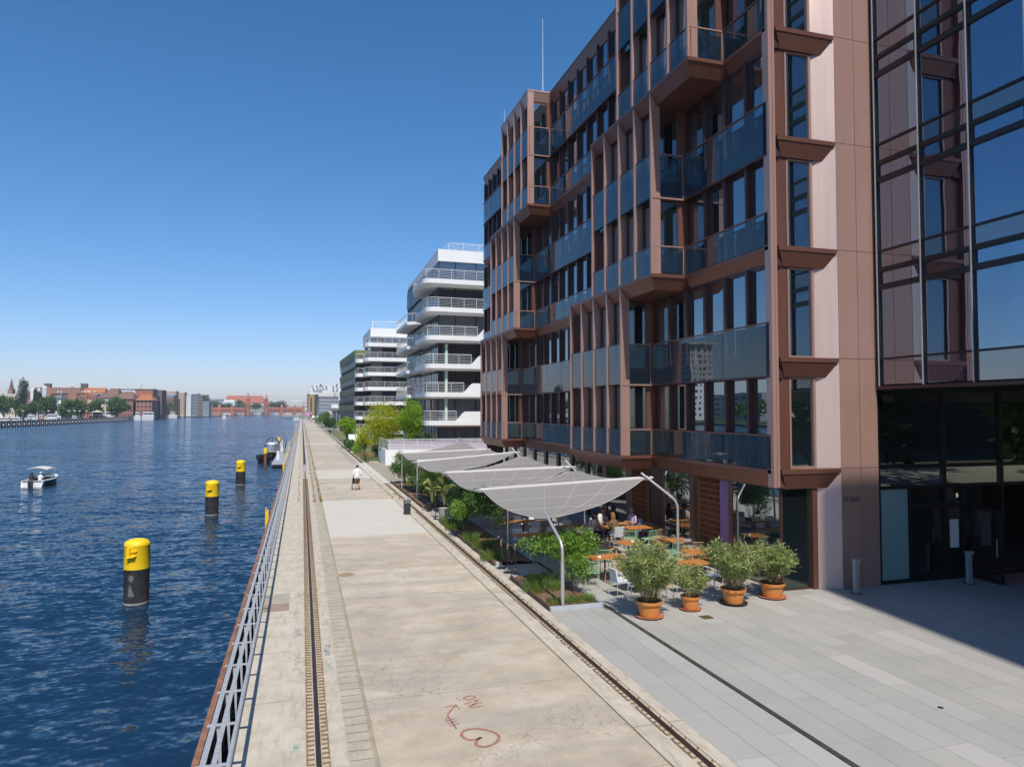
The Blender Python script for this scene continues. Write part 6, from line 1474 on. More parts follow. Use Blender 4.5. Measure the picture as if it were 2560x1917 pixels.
# ================================================================== GARDEN BETWEEN THE HOUSES
def tree(label, base, h, rad, lm, nblob, nleaf, L, W, seed, r0=.12, group=None, flat=.8, name='garden_tree', cz=None):
    base = Vector(base); cz = cz if cz else h * .62
    return plant(name, label, 'tree', base, (base.x, base.y, base.z + cz), (rad[0], rad[1], h - cz), nblob, nleaf, L, W, lm, 7, r0, seed, group, flat, .46, 'bark', .30, 'crown')
tree('wide yellow green tree in the garden before the white blocks, left one', (9.8, 86.5, 0), 6.7, (2.5, 2.4), 'leaf_yellow', 40, 11000, .16, .10, 21, .13, 'yellow green garden trees')
tree('taller lime green tree against the near white block', (12.5, 83.5, .9), 6.3, (1.5, 1.6), 'leaf_lime', 30, 9000, .16, .10, 22, .13, 'yellow green garden trees')
tree('reddish yellow tree at the left rim of the garden group', (7.6, 91, 0), 4.6, (1.1, 1.6), 'leaf_yellow', 14, 2000, .20, .12, 23, .08, 'yellow green garden trees')
tree('lime tree by the stairs of the green clad house', (8.4, 140, 0), 4.6, (1.7, 1.7), 'leaf_lime', 18, 2600, .30, .2, 24, .12, 'yellow green garden trees')
tree('dark green tree in the gap beside the green clad house', (13.9, 232, 0), 11.3, (2.4, 4), 'leaf_dark', 22, 4200, .6, .42, 26, .3)
for i, (lab, b, c, r, lm, nb_, nl, L) in enumerate((
    ('orange fruited dark shrub at the foot of the near white block', (13.4, 79, .9), (13.4, 79, 2.3), (1.2, .9, 1.1), 'leaf_dark', 14, 2200, .16),
    ('clipped green hedge below the yellow trees', (9.8, 79.5, .9), (9.9, 79.5, 1.75), (1.6, .9, .7), 'leaf_mid', 14, 2000, .13),
    ('round lime bush beside the garden path', (7.0, 95.5, 0), (7.1, 95.5, .9), (.75, 1.2, .8), 'leaf_lime', 10, 1200, .16),
    ('bluish shrub on the garden slope before the lime bush', (6.6, 104, 0), (6.7, 104, .9), (.6, 2.5, .8), 'leaf_mid', 10, 1100, .18),
    ('dark round bush by the far rail, nearer of the pair', (7.5, 205, 0), (7.6, 205, 1.9), (1.7, 4, 1.8), 'leaf_dark', 12, 1500, .38),
    ('larger grey green bush behind the dark round bush', (6.9, 255, 0), (7.1, 255, 2.8), (2.6, 6, 2.6), 'leaf_mid', 14, 1600, .5),
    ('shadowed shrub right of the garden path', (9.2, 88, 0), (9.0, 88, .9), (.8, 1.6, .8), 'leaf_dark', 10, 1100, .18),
    ('low hedge on the stair terrace', (12.5, 126, 0), (12.3, 126, 1.0), (2.0, 1.0, .8), 'leaf_mid', 9, 1000, .2),
    ('small yellow shrub beside the stairs', (9.6, 110, 0), (9.6, 110, .9), (.9, 2.0, .8), 'leaf_yellow', 9, 900, .2))):
    plant('garden_bush', lab, 'bush', b, c, r, nb_, nl, L, L * .6, lm, 4, .03, 40 + i, 'bushes along the promenade gardens')
grass('dry_grass_clump', 'tall straw coloured grass clump behind the dark mesh fence', 7.35, 84.5, 0, 1.6, 500, 1.3, 'grass_dry', 61, .4); grass('dry_grass_clump', 'smaller straw coloured grass clump farther along the fence', 7.2, 89, 0, 1.4, 400, 1.0, 'grass_dry', 62, .4)
grass('grass_clump', 'green grass patch in front of the dark mesh fence', 7.6, 81.4, 0, 2.2, 600, .7, 'grass', 63, .4); grass('grass_clump', 'green grass patch farther along the garden fence', 6.9, 110, 0, 2.2, 500, .8, 'grass', 64, .4)
for i, (y0, y1) in enumerate(((79.6, 92), (105, 125), (180, 196))):
    f_ = thing('mesh_fence', ('dark low mesh fence nearest along the garden edge', 'dark low mesh fence in the middle of the garden edge', 'far low mesh fence before the round bushes')[i], 'fence', (6.9, y0, 0), 'low garden fences')
    m = MB()
    for k in range(int((y1 - y0) / .35)): m.box(6.88, 6.90, y0 + k * .35, y0 + k * .35 + .02, 0, .75)
    for z in (.2, .45, .75): m.box(6.88, 6.90, y0, y1, z, z + .02)
    if i == 0:
        for k in range(8): m.box(6.9 + k * .22, 6.92 + k * .22, y0 - .02, y0, 0, .75)
        m.box(6.9, 8.5, y0 - .02, y0, .73, .75)
    m.build('mesh_panel', M['dark_metal'], f_)
sw_ = thing('white_stair_wall', 'white stair wall and railing in the garden before the green clad house', 'wall', (10, 145, 0))
MB().frus([(8.9, 140), (14, 140), (14, 150), (8.9, 150)], [(8.9, 140), (14, 140), (14, 150), (8.9, 150)], 0, 2.0).frus([(8.6, 137), (12, 137), (12, 140), (8.6, 140)], [(8.6, 139), (12, 139), (12, 140), (8.6, 140)], 0, 1.2).build('wall', M['white'], sw_)
rm = MB(); railing_run(rm, [(14, 140.1), (9.0, 140.1), (9.0, 150)], 2.0, 1.1, .85, 2); rm.build('railing', M['white_paint'], sw_)
m = MB()
for k in range(6): m.box(10.2, 11.6, 132 + k * .9, 140, 0 + k * .2, .2 + k * .2)
m.build('steps', M['white'], sw_)
# weeds along the rails
tag(grass('weeds', 'sparse green weeds growing in the joints along the far rail', 0, 0, 0, .1, 6, .1), 'green and yellow weeds growing in the joints beside the far rail', None, None, 'stuff'); o = bpy.data.objects['weeds']
rng = np.random.default_rng(5); m = MB()
for k in range(2600):
    y = 46 + 260 * rng.random() ** 1.6; x = float(rng.choice([-.17, .82, 1.22, 1.24, 5.76, 6.15], p=[.1, .25, .3, .15, .1, .1])) + rng.normal() * .04; h = .05 + .16 * rng.random(); a = rng.random() * 6.28
    m.add([(x, y, 0), (x + .05 * math.cos(a), y + .08 * math.sin(a), 0), (x + .04 * math.cos(a + 1), y + .1 * math.sin(a + 1), h)], [(0, 1, 2)])
o.data = m.mesh('weeds', M['grass_dry']); o.location = (0, 0, 0); del o['category']
m = MB()
for k in range(1500):
    y = 18 + 24 * rng.random(); x = 6.36 + rng.normal() * .12 + (.12 if rng.random() < .5 else -.1); h = .008 + .015 * rng.random(); a = rng.random() * 6.28; s_ = .012 + .02 * rng.random()
    m.add([(x, y, .004), (x + s_ * math.cos(a), y + s_ * math.sin(a), .006), (x + s_ * math.cos(a + 1.2), y + s_ * math.sin(a + 1.2), h)], [(0, 1, 2)])
tag(m.build('fallen_leaves', M['grass_dry']), 'dry leaf litter caught in the groove of the land side rail', None, None, 'stuff')
# ================================================================== FAR BANK, BRIDGE AND SKYLINE
structure(MB().poly((-3000, 560, -1.1), (-700, 575, -1.1), (-172, 690, -1.1), (-160, 860, -1.1), (-112, 1010, -1.1), (-104, 1300, -1.1), (-104, 3400, -1.1), (-3000, 3400, -1.1)).build('far_bank', M['land']))
structure(MB().poly((-3000, 560, -1.9), (-3000, 560, -1.1), (-700, 575, -1.1), (-172, 690, -1.1), (-172, 690, -1.9), (-700, 575, -1.9)).build('far_bank_edge', M['dark_metal']))
structure(MB().poly((-3000, 2600, -1.7), (3000, 2600, -1.7), (3000, 3500, -1.7), (-3000, 3500, -1.7)).build('distant_land', M['land']))
structure(MB().poly((-520, 20, -1.1), (-165, 60, -1.1), (-185, 380, -1.1), (-260, 560, -1.1), (-3000, 600, -1.1), (-3000, 20, -1.1)).build('near_far_bank', pm('bank_green', (.05, .075, .03), .95, 0, .3, .05)))
FM = {k: pm('far_' + k, c, .8, 0, .08, .05) for k, c in dict(brick=(.34, .165, .12), redbrick=(.42, .15, .09), darkbrick=(.13, .085, .075), cream=(.56, .49, .38), white=(.72, .73, .74), grey=(.30, .33, .37), bluegrey=(.22, .27, .33),
      brownroof=(.20, .115, .09), orangeroof=(.42, .155, .065), redroof=(.40, .13, .08), slate=(.15, .16, .18), ochre=(.40, .28, .12), pale=(.60, .58, .54), darkglass=(.05, .06, .08), bluewin=(.13, .18, .25)).items()}
M['far_window'] = pm('far_window_glass', (.045, .055, .075), .15, 0, .1)
def blk(name, label, x0, x1, yt, Y, mat, base=-1.1, depth=25, rows=0, cols=0, win=None, ww=.5, wh=.5, roof=None, rh=0, rmat=None, side=None, group=None, cat='building', yw=None):
    a, b = at(x0, yt, Y), at(x1, yt, Y); z1 = a.z; t = thing(name, label, cat, ((a.x + b.x) / 2, Y, base), group)
    MB().box(a.x, b.x, Y, Y + depth, base, z1).build('walls', FM[mat], t)
    if rows:
        zb = base + (z1 - base) * .06 if yw is None else yw; cw_, rh_ = (b.x - a.x) / cols, (z1 - zb) / rows
        me = MB().box(-cw_ * ww / 2, cw_ * ww / 2, -.08, .3, -rh_ * wh / 2, rh_ * wh / 2).mesh('window', win or M['far_window'])
        n = 0; rest = MB()
        for r in range(rows):
            for c in range(cols):
                X_, Z_ = a.x + (c + .5) * cw_, zb + (r + .5) * rh_
                if n < 96: inst('window', me, t, (X_, Y, Z_)); n += 1
                else: rest.box(X_ - cw_ * ww / 2, X_ + cw_ * ww / 2, Y - .08, Y + .3, Z_ - rh_ * wh / 2, Z_ + rh_ * wh / 2)
        if rest.v: tag(rest.build('window', win or M['far_window'], t), kind='stuff')
    if roof == 'gable':
        e = 1.0; zt = z1 + rh
        MB().add([(a.x - e, Y - e, z1), (b.x + e, Y - e, z1), (b.x + e, Y + depth + e, z1), (a.x - e, Y + depth + e, z1), (a.x + e * 3, Y + depth / 2, zt), (b.x - e * 3, Y + depth / 2, zt)], [(0, 1, 5, 4), (1, 2, 5), (2, 3, 4, 5), (3, 0, 4), (3, 2, 1, 0)]).build('roof', FM[rmat], t)
    elif roof == 'flat': MB().box(a.x - .5, b.x + .5, Y - .5, Y + depth, z1, z1 + rh).build('roof', FM[rmat], t)
    return t, a, b
def L_(x, y=0): return x / 5.53, 900 + y / 5.53
def l2(x): return 380 + x / 5.53
def yy(y): return 900 + y / 5.53
Y0 = 760
t, a, b = blk('church', 'brick church tower with dark pointed spire at the left edge of the skyline', 19, 30.5, yy(400), Y0 + 60, 'brick', depth=8, rows=2, cols=2, ww=.3, wh=.3)
p = at(25.7, yy(250), Y0 + 60); c0 = ((a.x + b.x) / 2, Y0 + 64); q = (b.x - a.x) / 2
m = MB(); n = 8; zq = a.z; r_ = [(c0[0] + q * 1.15 * math.cos(k * PI / 4), c0[1] + q * 1.15 * math.sin(k * PI / 4)) for k in range(8)]; zt = p.z
m.frus(r_, [(c0[0] + .05 * (x - c0[0]), c0[1] + .05 * (y - c0[1])) for x, y in r_], zq, zt).build('spire', FM['darkbrick'], t); 
blk('low_building', 'pale flat building with small windows below the church tower', 10, 48, yy(465), Y0 + 20, 'cream', rows=3, cols=6, ww=.5, wh=.35)
blk('low_building', 'white strip of housing at the very left edge of the skyline', -60, 18, yy(455), Y0 + 30, 'white', rows=3, cols=9, ww=.5, wh=.35)
t, a, b = blk('long_brick_warehouse', 'long brick building with brown and orange tiled roof behind the trees', 70, 244, yy(465), Y0, 'brick', rows=3, cols=30, ww=.45, wh=.5)
def ridge(xa, xb, ye, yr, mat, nm='roof', dp=25):
    A_, B_ = at(xa, yy(ye), Y0), at(xb, yy(ye), Y0); C_ = at(xa, yy(yr), Y0); z0, z1 = A_.z, C_.z
    MB().add([(A_.x, Y0 - 1, z0), (B_.x, Y0 - 1, z0), (B_.x, Y0 + dp, z0), (A_.x, Y0 + dp, z0), (A_.x + 2, Y0 + dp / 2, z1), (B_.x - 2, Y0 + dp / 2, z1)], [(0, 1, 5, 4), (1, 2, 5), (2, 3, 4, 5), (3, 0, 4)]).build(nm, FM[mat], t)
ridge(70, 199.5, 460, 370, 'brownroof'); ridge(200, 262, 455, 375, 'orangeroof'); ridge(262, 296, 478, 385, 'brownroof')
for xa in (112, 203): A_ = at(xa, yy(370), Y0 + 12); MB().box(A_.x, A_.x + 5.5, Y0 + 10, Y0 + 14, A_.z - 3, A_.z + 3.2).build('chimney', FM['darkbrick'], t)
for xa in (119, 181):
    A_ = at(xa, yy(465), Y0 - 1); m = MB(); m.add([(A_.x + 3.6 * math.cos(k * PI / 8), Y0 - 1.2, A_.z + 6.8 * math.sin(k * PI / 8)) for k in range(9)], [tuple(range(9))]).box(A_.x - 3.6, A_.x + 3.6, Y0 - 1.3, Y0 - 1, A_.z - 12, A_.z); m.build('gable', FM['brick'], t)
for xa in (145, 153, 205, 213, 219, 222, 225, 237): A_ = at(xa, yy(440), Y0 + 3); MB().box(A_.x, A_.x + .9, Y0 + 1, Y0 + 4, A_.z - .8, A_.z + 1).build('dormer', FM['white'], t)
blk('brick_annex', 'brick annex with dark steep roof right of the long warehouse', 244, 296, yy(520), Y0 - 10, 'cream', rows=2, cols=8, ww=.5, wh=.4, roof='gable', rh=5, rmat='brownroof')
for i, (xa, xb, yt_, yb) in enumerate(((77, 85.5, 405, 545), (93, 100, 405, 520), (106.5, 117, 375, 540))):
    A_, B_ = at(xa, yy(yt_), Y0 - 40), at(xb, yy(yb), Y0 - 40); r_ = (B_.x - A_.x) / 2; x_ = (A_.x + B_.x) / 2
    tg = thing('white_silo', ('left white cylindrical silo by the poplars', 'half hidden middle white silo by the poplars', 'tallest white cylindrical silo right of the poplars')[i], 'silo', (x_, Y0 - 40, -1.1), 'white silos'); MB().lathe([(r_, -1.1), (r_, A_.z), (r_ * .4, A_.z + 1.2)], (x_, Y0 - 40, 0), 18).build('tank', FM['white'], tg, True); MB().tube([(x_, Y0 - 40 - r_, 0), (x_, Y0 - 40 - r_, A_.z)], .25, 5).build('ladder', FM['grey'], tg)
blk('white_house', 'small white gabled house between the tree crowns', 139, 153, yy(530), Y0 - 90, 'white', depth=14, rows=1, cols=2, ww=.3, wh=.3, roof='gable', rh=5, rmat='slate')
blk('white_block', 'white block with flat roof behind the brick factory', 295, 338, yy(408), Y0 + 40, 'white', rows=3, cols=8, ww=.5, wh=.25, roof='flat', rh=1, rmat='grey')
t, a, b = blk('brick_factory', 'red brick factory block with orange upper storeys', 338, 382, yy(410), Y0 - 20, 'redbrick', rows=6, cols=3, ww=.2, wh=.25, roof='flat', rh=.8, rmat='slate')
blk('brick_factory', 'brick factory wing with brown hipped roof by the water', 290, 333, yy(538), Y0 - 60, 'brick', rows=4, cols=6, ww=.4, wh=.5, roof='gable', rh=7, rmat='brownroof'); blk('brick_factory', 'middle brick factory wing with pale windows and orange roof', 340, 380, yy(555), Y0 - 62, 'brick', rows=4, cols=4, ww=.55, wh=.4, roof='gable', rh=5, rmat='orangeroof')
A_ = at(353, yy(385), Y0); tg = thing('rooftop_mast', 'thin mast on top of the brick factory', 'mast', (A_.x, Y0, 20)); MB().tube([(A_.x, Y0, at(353, yy(410), Y0).z), (A_.x, Y0, at(353, yy(335), Y0).z)], [.3, .12], 5).build('pole', FM['slate'], tg); MB().box(A_.x - 4, A_.x + 12, Y0, Y0 + 5, at(353, yy(410), Y0).z, at(353, yy(385), Y0).z).build('plant_room', FM['pale'], tg)
blk('dark_brick_block', 'tall dark brick warehouse face in shade at the water', 382, 405, yy(412), Y0 + 10, 'darkbrick', rows=9, cols=8, ww=.5, wh=.4, win=FM['grey'])
Y1_ = 1000
blk('cream_block', 'cream coloured block with dark square windows, left one', 404, 441, yy(430), Y1_, 'cream', rows=9, cols=9, ww=.45, wh=.5); blk('cream_block', 'cream coloured block with dark square windows, right one', 443.5, 461, yy(450), Y1_ + 10, 'cream', rows=9, cols=4, ww=.45, wh=.5)
blk('stair_tower', 'dark stair tower left of the right cream block', 440.5, 443.5, yy(430), Y1_ - 5, 'darkbrick', depth=8, rows=8, cols=1, ww=.4, wh=.3); blk('stair_tower', 'dark stair tower right of the right cream block', 461, 463.5, yy(445), Y1_ - 5, 'darkbrick', depth=8, rows=8, cols=1, ww=.4, wh=.3)
blk('grey_house', 'low grey and brick house behind the waterside tree', 404, 434, yy(515), Y1_ - 60, 'brick', rows=3, cols=6, ww=.5, wh=.4, roof='flat', rh=3, rmat='bluegrey')
blk('white_flats', 'slim white block of flats with balconies', 464, 478, yy(480), Y1_, 'white', rows=8, cols=4, ww=.55, wh=.4, win=FM['grey']); blk('glass_flats', 'bluish glass fronted block next to the slim white flats', 478, 494, yy(470), Y1_ + 5, 'bluegrey', rows=8, cols=6, ww=.6, wh=.5, win=FM['darkglass'], roof='flat', rh=1, rmat='white')
blk('dark_warehouse', 'dark narrow warehouse between the glass flats and the grey block', 494, 507, yy(480), Y1_, 'darkbrick', rows=7, cols=5, ww=.4, wh=.5, win=FM['grey']); blk('grey_block', 'grey low block closing the row before the bridge', 507, 523, yy(570), Y1_, 'grey', rows=5, cols=7, ww=.5, wh=.5, win=FM['darkglass'])
def far_tree(i, xa, xb, yt_, yb, Y, lm, lab, group='trees on the far bank', n=900):
    A_, B_ = at(xa, yy(yt_), Y), at(xb, yy(yb), Y); rx = (B_.x - A_.x) / 2; rz = (A_.z - max(B_.z, -1)) / 2; cx = (A_.x + B_.x) / 2; cz = (A_.z + max(B_.z, -1)) / 2
    return plant('bank_tree', lab, 'tree', (cx, Y, -1.1), (cx, Y, cz), (rx, min(rx, 8), rz), 16, n, rx * .12 + .5, rx * .09 + .4, lm, 4, .4, 100 + i, group, 1, .48, 'bark', .3, 'crown')
TR = [(-10, 34, 495, 720, 640, 'leaf_mid', 'broad tree at the left edge under the church tower'), (44, 71, 272, 720, 650, 'leaf_dark', 'tall dark poplar standing high over the left bank'), (84, 95, 395, 640, 660, 'leaf_dark', 'slim dark poplar between the silos'), (46, 70, 640, 780, 610, 'leaf_mid', 'low round tree left of the moored boats'),
      (72, 100, 560, 740, 620, 'leaf_mid', 'green tree under the silos'), (100, 146, 510, 770, 615, 'leaf_mid', 'big green tree left of the small white house'), (148, 222, 532, 790, 600, 'leaf_mid', 'widest green tree in the middle of the left bank'), (226, 263, 540, 720, 625, 'leaf_mid', 'green tree right of the orange excavator arm'),
      (266, 322, 530, 750, 620, 'leaf_mid', 'rounded green tree before the brick factory wings'), (92, 104, 430, 600, 655, 'leaf_dark', 'second slim poplar in front of the white silo'), (34, 44, 560, 700, 630, 'leaf_mid', 'thin tree left of the tall poplar')]
for i, (xa, xb, yt_, yb, Y, lm, lab) in enumerate(TR): far_tree(i, xa, xb, yt_, yb, Y, lm, lab, n=2600)
for i, (xa, xb, yt_, yb, Y, lm, lab) in enumerate(((l2(160), l2(295), 560, 755, 940, 'leaf_mid', 'waterside tree before the cream blocks'), (l2(715), l2(800), 480, 620, 1120, 'leaf_dark', 'dark pointed tree behind the left bridge end'), (l2(790), l2(960), 570, 660, 1260, 'leaf_mid', 'tree row behind the left bridge arches'), (l2(940), l2(1150), 590, 670, 1260, 'leaf_mid', 'green trees behind the middle bridge arches'),
      (l2(1150), l2(1300), 565, 665, 1265, 'leaf_mid', 'tree left of the left bridge tower'), (l2(1365), l2(1510), 600, 680, 1265, 'leaf_mid', 'trees seen between the bridge towers'), (l2(1610), l2(1700), 580, 665, 1260, 'leaf_dark', 'dark tree right of the right bridge tower'), (l2(1690), l2(1860), 560, 670, 1270, 'leaf_dark', 'big dark tree behind the right bridge arches'))):
    far_tree(30 + i, xa, xb, yt_, yb, Y, lm, lab, 'trees around the bridge', 1000)
# breakwater pier with white marks
pr = thing('breakwater', 'long dark timber breakwater with white marked posts along the left bank', 'breakwater', (-130, 450, -1.5))
pp = [(-134, 330), (-131, 374), (-129.6, 435), (-128, 520), (-133, 640), (-139, 760), (-143, 905)]
m = MB()
for (xa, ya), (xb, yb) in zip(pp, pp[1:]): m.add([(xa, ya, .9), (xb, yb, .9), (xb - 7, yb, .9), (xa - 7, ya, .9), (xa, ya, -1.9), (xb, yb, -1.9)], [(0, 1, 2, 3), (0, 4, 5, 1)])
m.build('deck', pm('weathered_pier', (.10, .085, .075), .9, 0, .2, .2), pr)
pmk = MB().box(.0, .35, -.45, .45, -1.15, -.15).mesh('white_mark', FM['white']); ppm = MB().box(-.1, .5, -.35, .35, -2, 1.3).mesh('pier_post', FM['slate']); n = 0
for k in range(92):
    Yk = 352 + k * 5.9
    for (xa, ya), (xb, yb) in zip(pp, pp[1:]):
        if ya <= Yk < yb: xk = xa + (xb - xa) * (Yk - ya) / (yb - ya); inst('white_mark', pmk, pr, (xk + .05, Yk, 0)); inst('pier_post', ppm, pr, (xk, Yk + 2.9, 0))
# boats and houseboats on the left bank
def far_boat(label, xa, xb, yt_, yb, Y, mat, cat='boat', cab=.5, nm='moored_boat', grp=None):
    A_, B_ = at(xa, yy(yt_), Y), at(xb, yy(yb), Y); zt = A_.z; L = B_.x - A_.x; z0 = WZ; t = thing(nm, label, cat, ((A_.x + B_.x) / 2, Y, z0), grp); zm = z0 + (zt - z0) * .55
    MB().frus([(A_.x + L * .06, Y), (B_.x - L * .04, Y), (B_.x - L * .04, Y + 4), (A_.x + L * .06, Y + 4)], [(A_.x, Y - .4), (B_.x, Y - .4), (B_.x, Y + 4.4), (A_.x, Y + 4.4)], z0, zm).build('hull', FM[mat], t)
    MB().box(A_.x + L * .2, A_.x + L * (.2 + cab), Y + .2, Y + 3.6, zm, zt).build('cabin', FM['white'], t); MB().box(A_.x + L * .22, A_.x + L * (.18 + cab), Y + .1, Y + .19, zm + (zt - zm) * .3, zm + (zt - zm) * .7).build('cabin_windows', FM['darkglass'], t)
far_boat('cream houseboat at the left edge beyond the breakwater', -12, 24, 790, 850, 470, 'cream', 'houseboat', .7); far_boat('long cream houseboat, second from the left edge', 24, 56, 790, 850, 465, 'pale', 'houseboat', .6); far_boat('low grey barge behind the breakwater', 62, 92, 800, 850, 480, 'bluegrey', cab=.2)
far_boat('white yacht under the left bank trees', 62, 95, 760, 800, 560, 'white'); far_boat('red and white boat at the left bank', 94, 112, 752, 800, 560, 'redroof'); far_boat('largest white yacht at the left bank', 111, 145, 748, 800, 555, 'white', cab=.6); far_boat('small blue white boat below the widest tree', 175, 198, 770, 800, 565, 'bluegrey')
far_boat('dark barge with beige cabin under the rounded tree', 222, 262, 715, 790, 610, 'darkbrick', cab=.6); far_boat('white boat in front of the brick factory wings', 258, 284, 712, 775, 615, 'pale'); far_boat('white passenger boat at the brick factory', 335, 352, 718, 775, 620, 'white'); far_boat('long white passenger ship with many windows at the factory', 350, 385, 716, 775, 630, 'white', cab=.75)
far_boat('white yacht in front of the waterside tree', 421, 443, 716, 765, 800, 'white'); far_boat('tiny white motorboat on the far river', 455, 458, 762, 775, 820, 'white')
far_boat('small white excursion boat heading to the bridge', 555, 566, 748, 808, 700, 'white', cab=.6); far_boat('dark excursion ship with people on deck by the quay', 700, 733, 750, 800, 745, 'bluegrey', cab=.75); far_boat('white green boat moored at the far quay', 732.5, 749, 770, 828, 560, 'white', cab=.6)
far_boat('white hull close under the far railing', 738.5, 743, 845, 878, 330, 'white', cab=.3)
tp = thing('beach_pavilion', 'beige parasol roof pavilion on the left bank', 'pavilion', (-170, 630, 0)); A_ = at(227, yy(720), 605); B_ = at(253, yy(690), 605)
MB().add([(A_.x, 605, A_.z), (B_.x, 605, A_.z), (B_.x, 613, A_.z), (A_.x, 613, A_.z), ((A_.x + B_.x) / 2, 609, B_.z)], [(0, 1, 4), (1, 2, 4), (2, 3, 4), (3, 0, 4)]).build('roof', FM['cream'], tp); MB().box(A_.x + 1, A_.x + 1.4, 606, 606.4, -1, A_.z).box(B_.x - 1.4, B_.x - 1, 606, 606.4, -1, A_.z).build('posts', FM['slate'], tp)
ex = thing('orange_crane', 'orange harbour excavator arm between the trees', 'crane', (-140, 640, 0)); A_ = at(213, yy(450), 640); B_ = at(227, yy(690), 640)
MB().box(A_.x, A_.x + 1.6, 640, 642, -1, A_.z).bar((A_.x + .8, 641, A_.z), (B_.x, 641, at(0, yy(490), 640).z), 1.2).bar((B_.x, 641, at(0, yy(490), 640).z), (B_.x - 1, 641, at(0, yy(600), 640).z), 1.0).build('boom', FM['orangeroof'], ex); MB().box(A_.x + 1, B_.x + 1, 640, 643, at(0, yy(590), 640).z, at(0, yy(545), 640).z).build('cab', FM['cream'], ex)
for i, xx in enumerate((57, 122, 173, 187, 199, 217)):
    A_ = at(xx, yy(702), 575); t = thing('street_lamp', ('first', 'second', 'third', 'fourth', 'fifth', 'sixth')[i] + ' pale lamp from the left among the far bank trees', 'street lamp', (A_.x, 575, -1.1), 'lamps on the far bank'); MB().tube([(A_.x, 575, -1.1), (A_.x, 575, A_.z)], .12, 5).build('pole', FM['grey'], t); MB().ball((A_.x, 575, A_.z), (1.0, .5, .3), 8, 5).build('lamp_head', FM['white'], t)

# ---- brick river bridge with two towers
YB = 1200
br = thing('brick_bridge', 'red brick river bridge with arcade and two pointed towers', 'bridge', (-60, YB, WZ))
def arch_wall(m, x0, x1, z0, z1, zs, n, frac, y0, y1, flat=1.0):
    """wall pierced by n arches; zs springing height, frac opening share"""
    wd = (x1 - x0) / n
    for k in range(n):
        a = x0 + k * wd; r = wd * frac / 2; c = a + wd / 2; rise = min(r * flat, z1 - zs - .4)
        m.box(a, c - r, y0, y1, z0, z1); m.box(c + r, a + wd, y0, y1, z0, z1)
        P_ = [(c + r * math.cos(PI - PI * j / 8), zs + rise * math.sin(PI * j / 8)) for j in range(9)]
        for (xa, za), (xb, zb_) in zip(P_, P_[1:]): m.add([(xa, y0, za), (xb, y0, zb_), (xb, y0, z1), (xa, y0, z1), (xa, y1, za), (xb, y1, zb_)], [(0, 1, 2, 3), (0, 4, 5, 1)])
def BX_(x): return at(l2(x), 1020, YB).x
def BZ(y): return at(600, yy(y), YB).z
zdeck, ztop = BZ(712), BZ(655)
m = MB(); arch_wall(m, BX_(935), BX_(1120), WZ - 1, zdeck, BZ(758), 1, .84, YB, YB + 16, .35); arch_wall(m, BX_(1122), BX_(1290), WZ - 1, zdeck, BZ(758), 1, .84, YB, YB + 16, .35); arch_wall(m, BX_(800), BX_(935), WZ - 1, zdeck, BZ(758), 1, .7, YB, YB + 16, .35)
arch_wall(m, BX_(1610), BX_(1785), WZ - 1, zdeck, BZ(758), 1, .84, YB, YB + 16, .4); arch_wall(m, BX_(1785), BX_(1960), WZ - 1, zdeck, BZ(758), 1, .84, YB, YB + 16, .4); arch_wall(m, BX_(1960), BX_(2110), WZ - 1, zdeck, BZ(758), 1, .8, YB, YB + 16, .4)
m.build('river_arches', FM['brick'], br)
m = MB(); arch_wall(m, BX_(830), BX_(915), zdeck, ztop, BZ(690), 5, .6, YB + 1, YB + 3); arch_wall(m, BX_(945), BX_(1095), zdeck, ztop, BZ(690), 8, .6, YB + 1, YB + 3); arch_wall(m, BX_(1125), BX_(1285), zdeck, ztop, BZ(690), 8, .6, YB + 1, YB + 3)
arch_wall(m, BX_(1612), BX_(1775), zdeck, ztop, BZ(690), 8, .6, YB + 1, YB + 3); arch_wall(m, BX_(1815), BX_(1965), zdeck, ztop, BZ(690), 8, .6, YB + 1, YB + 3); arch_wall(m, BX_(1995), BX_(2085), zdeck, ztop, BZ(690), 4, .6, YB + 1, YB + 3); m.build('arcade', FM['redbrick'], br)
MB().box(BX_(800), BX_(1290), YB + 8, YB + 9, zdeck, ztop - 1).box(BX_(1610), BX_(2110), YB + 8, YB + 9, zdeck, ztop - 1).build('arcade_backing', FM['darkglass'], br)
for xx in (815, 930, 1110, 1795, 1978, 2092):
    x_ = BX_(xx); w_ = 2.2; MB().box(x_ - w_, x_ + w_, YB - 1, YB + 4, WZ - 1, ztop + 2).frus([(x_ - w_, YB - 1), (x_ + w_, YB - 1), (x_ + w_, YB + 4), (x_ - w_, YB + 4)], [(x_ - .1, YB + 1), (x_ + .1, YB + 1), (x_ + .1, YB + 1.3), (x_ - .1, YB + 1.3)], ztop + 2, ztop + (6 if xx != 1110 else 3)).build('pier_turret', FM['redbrick'], br)
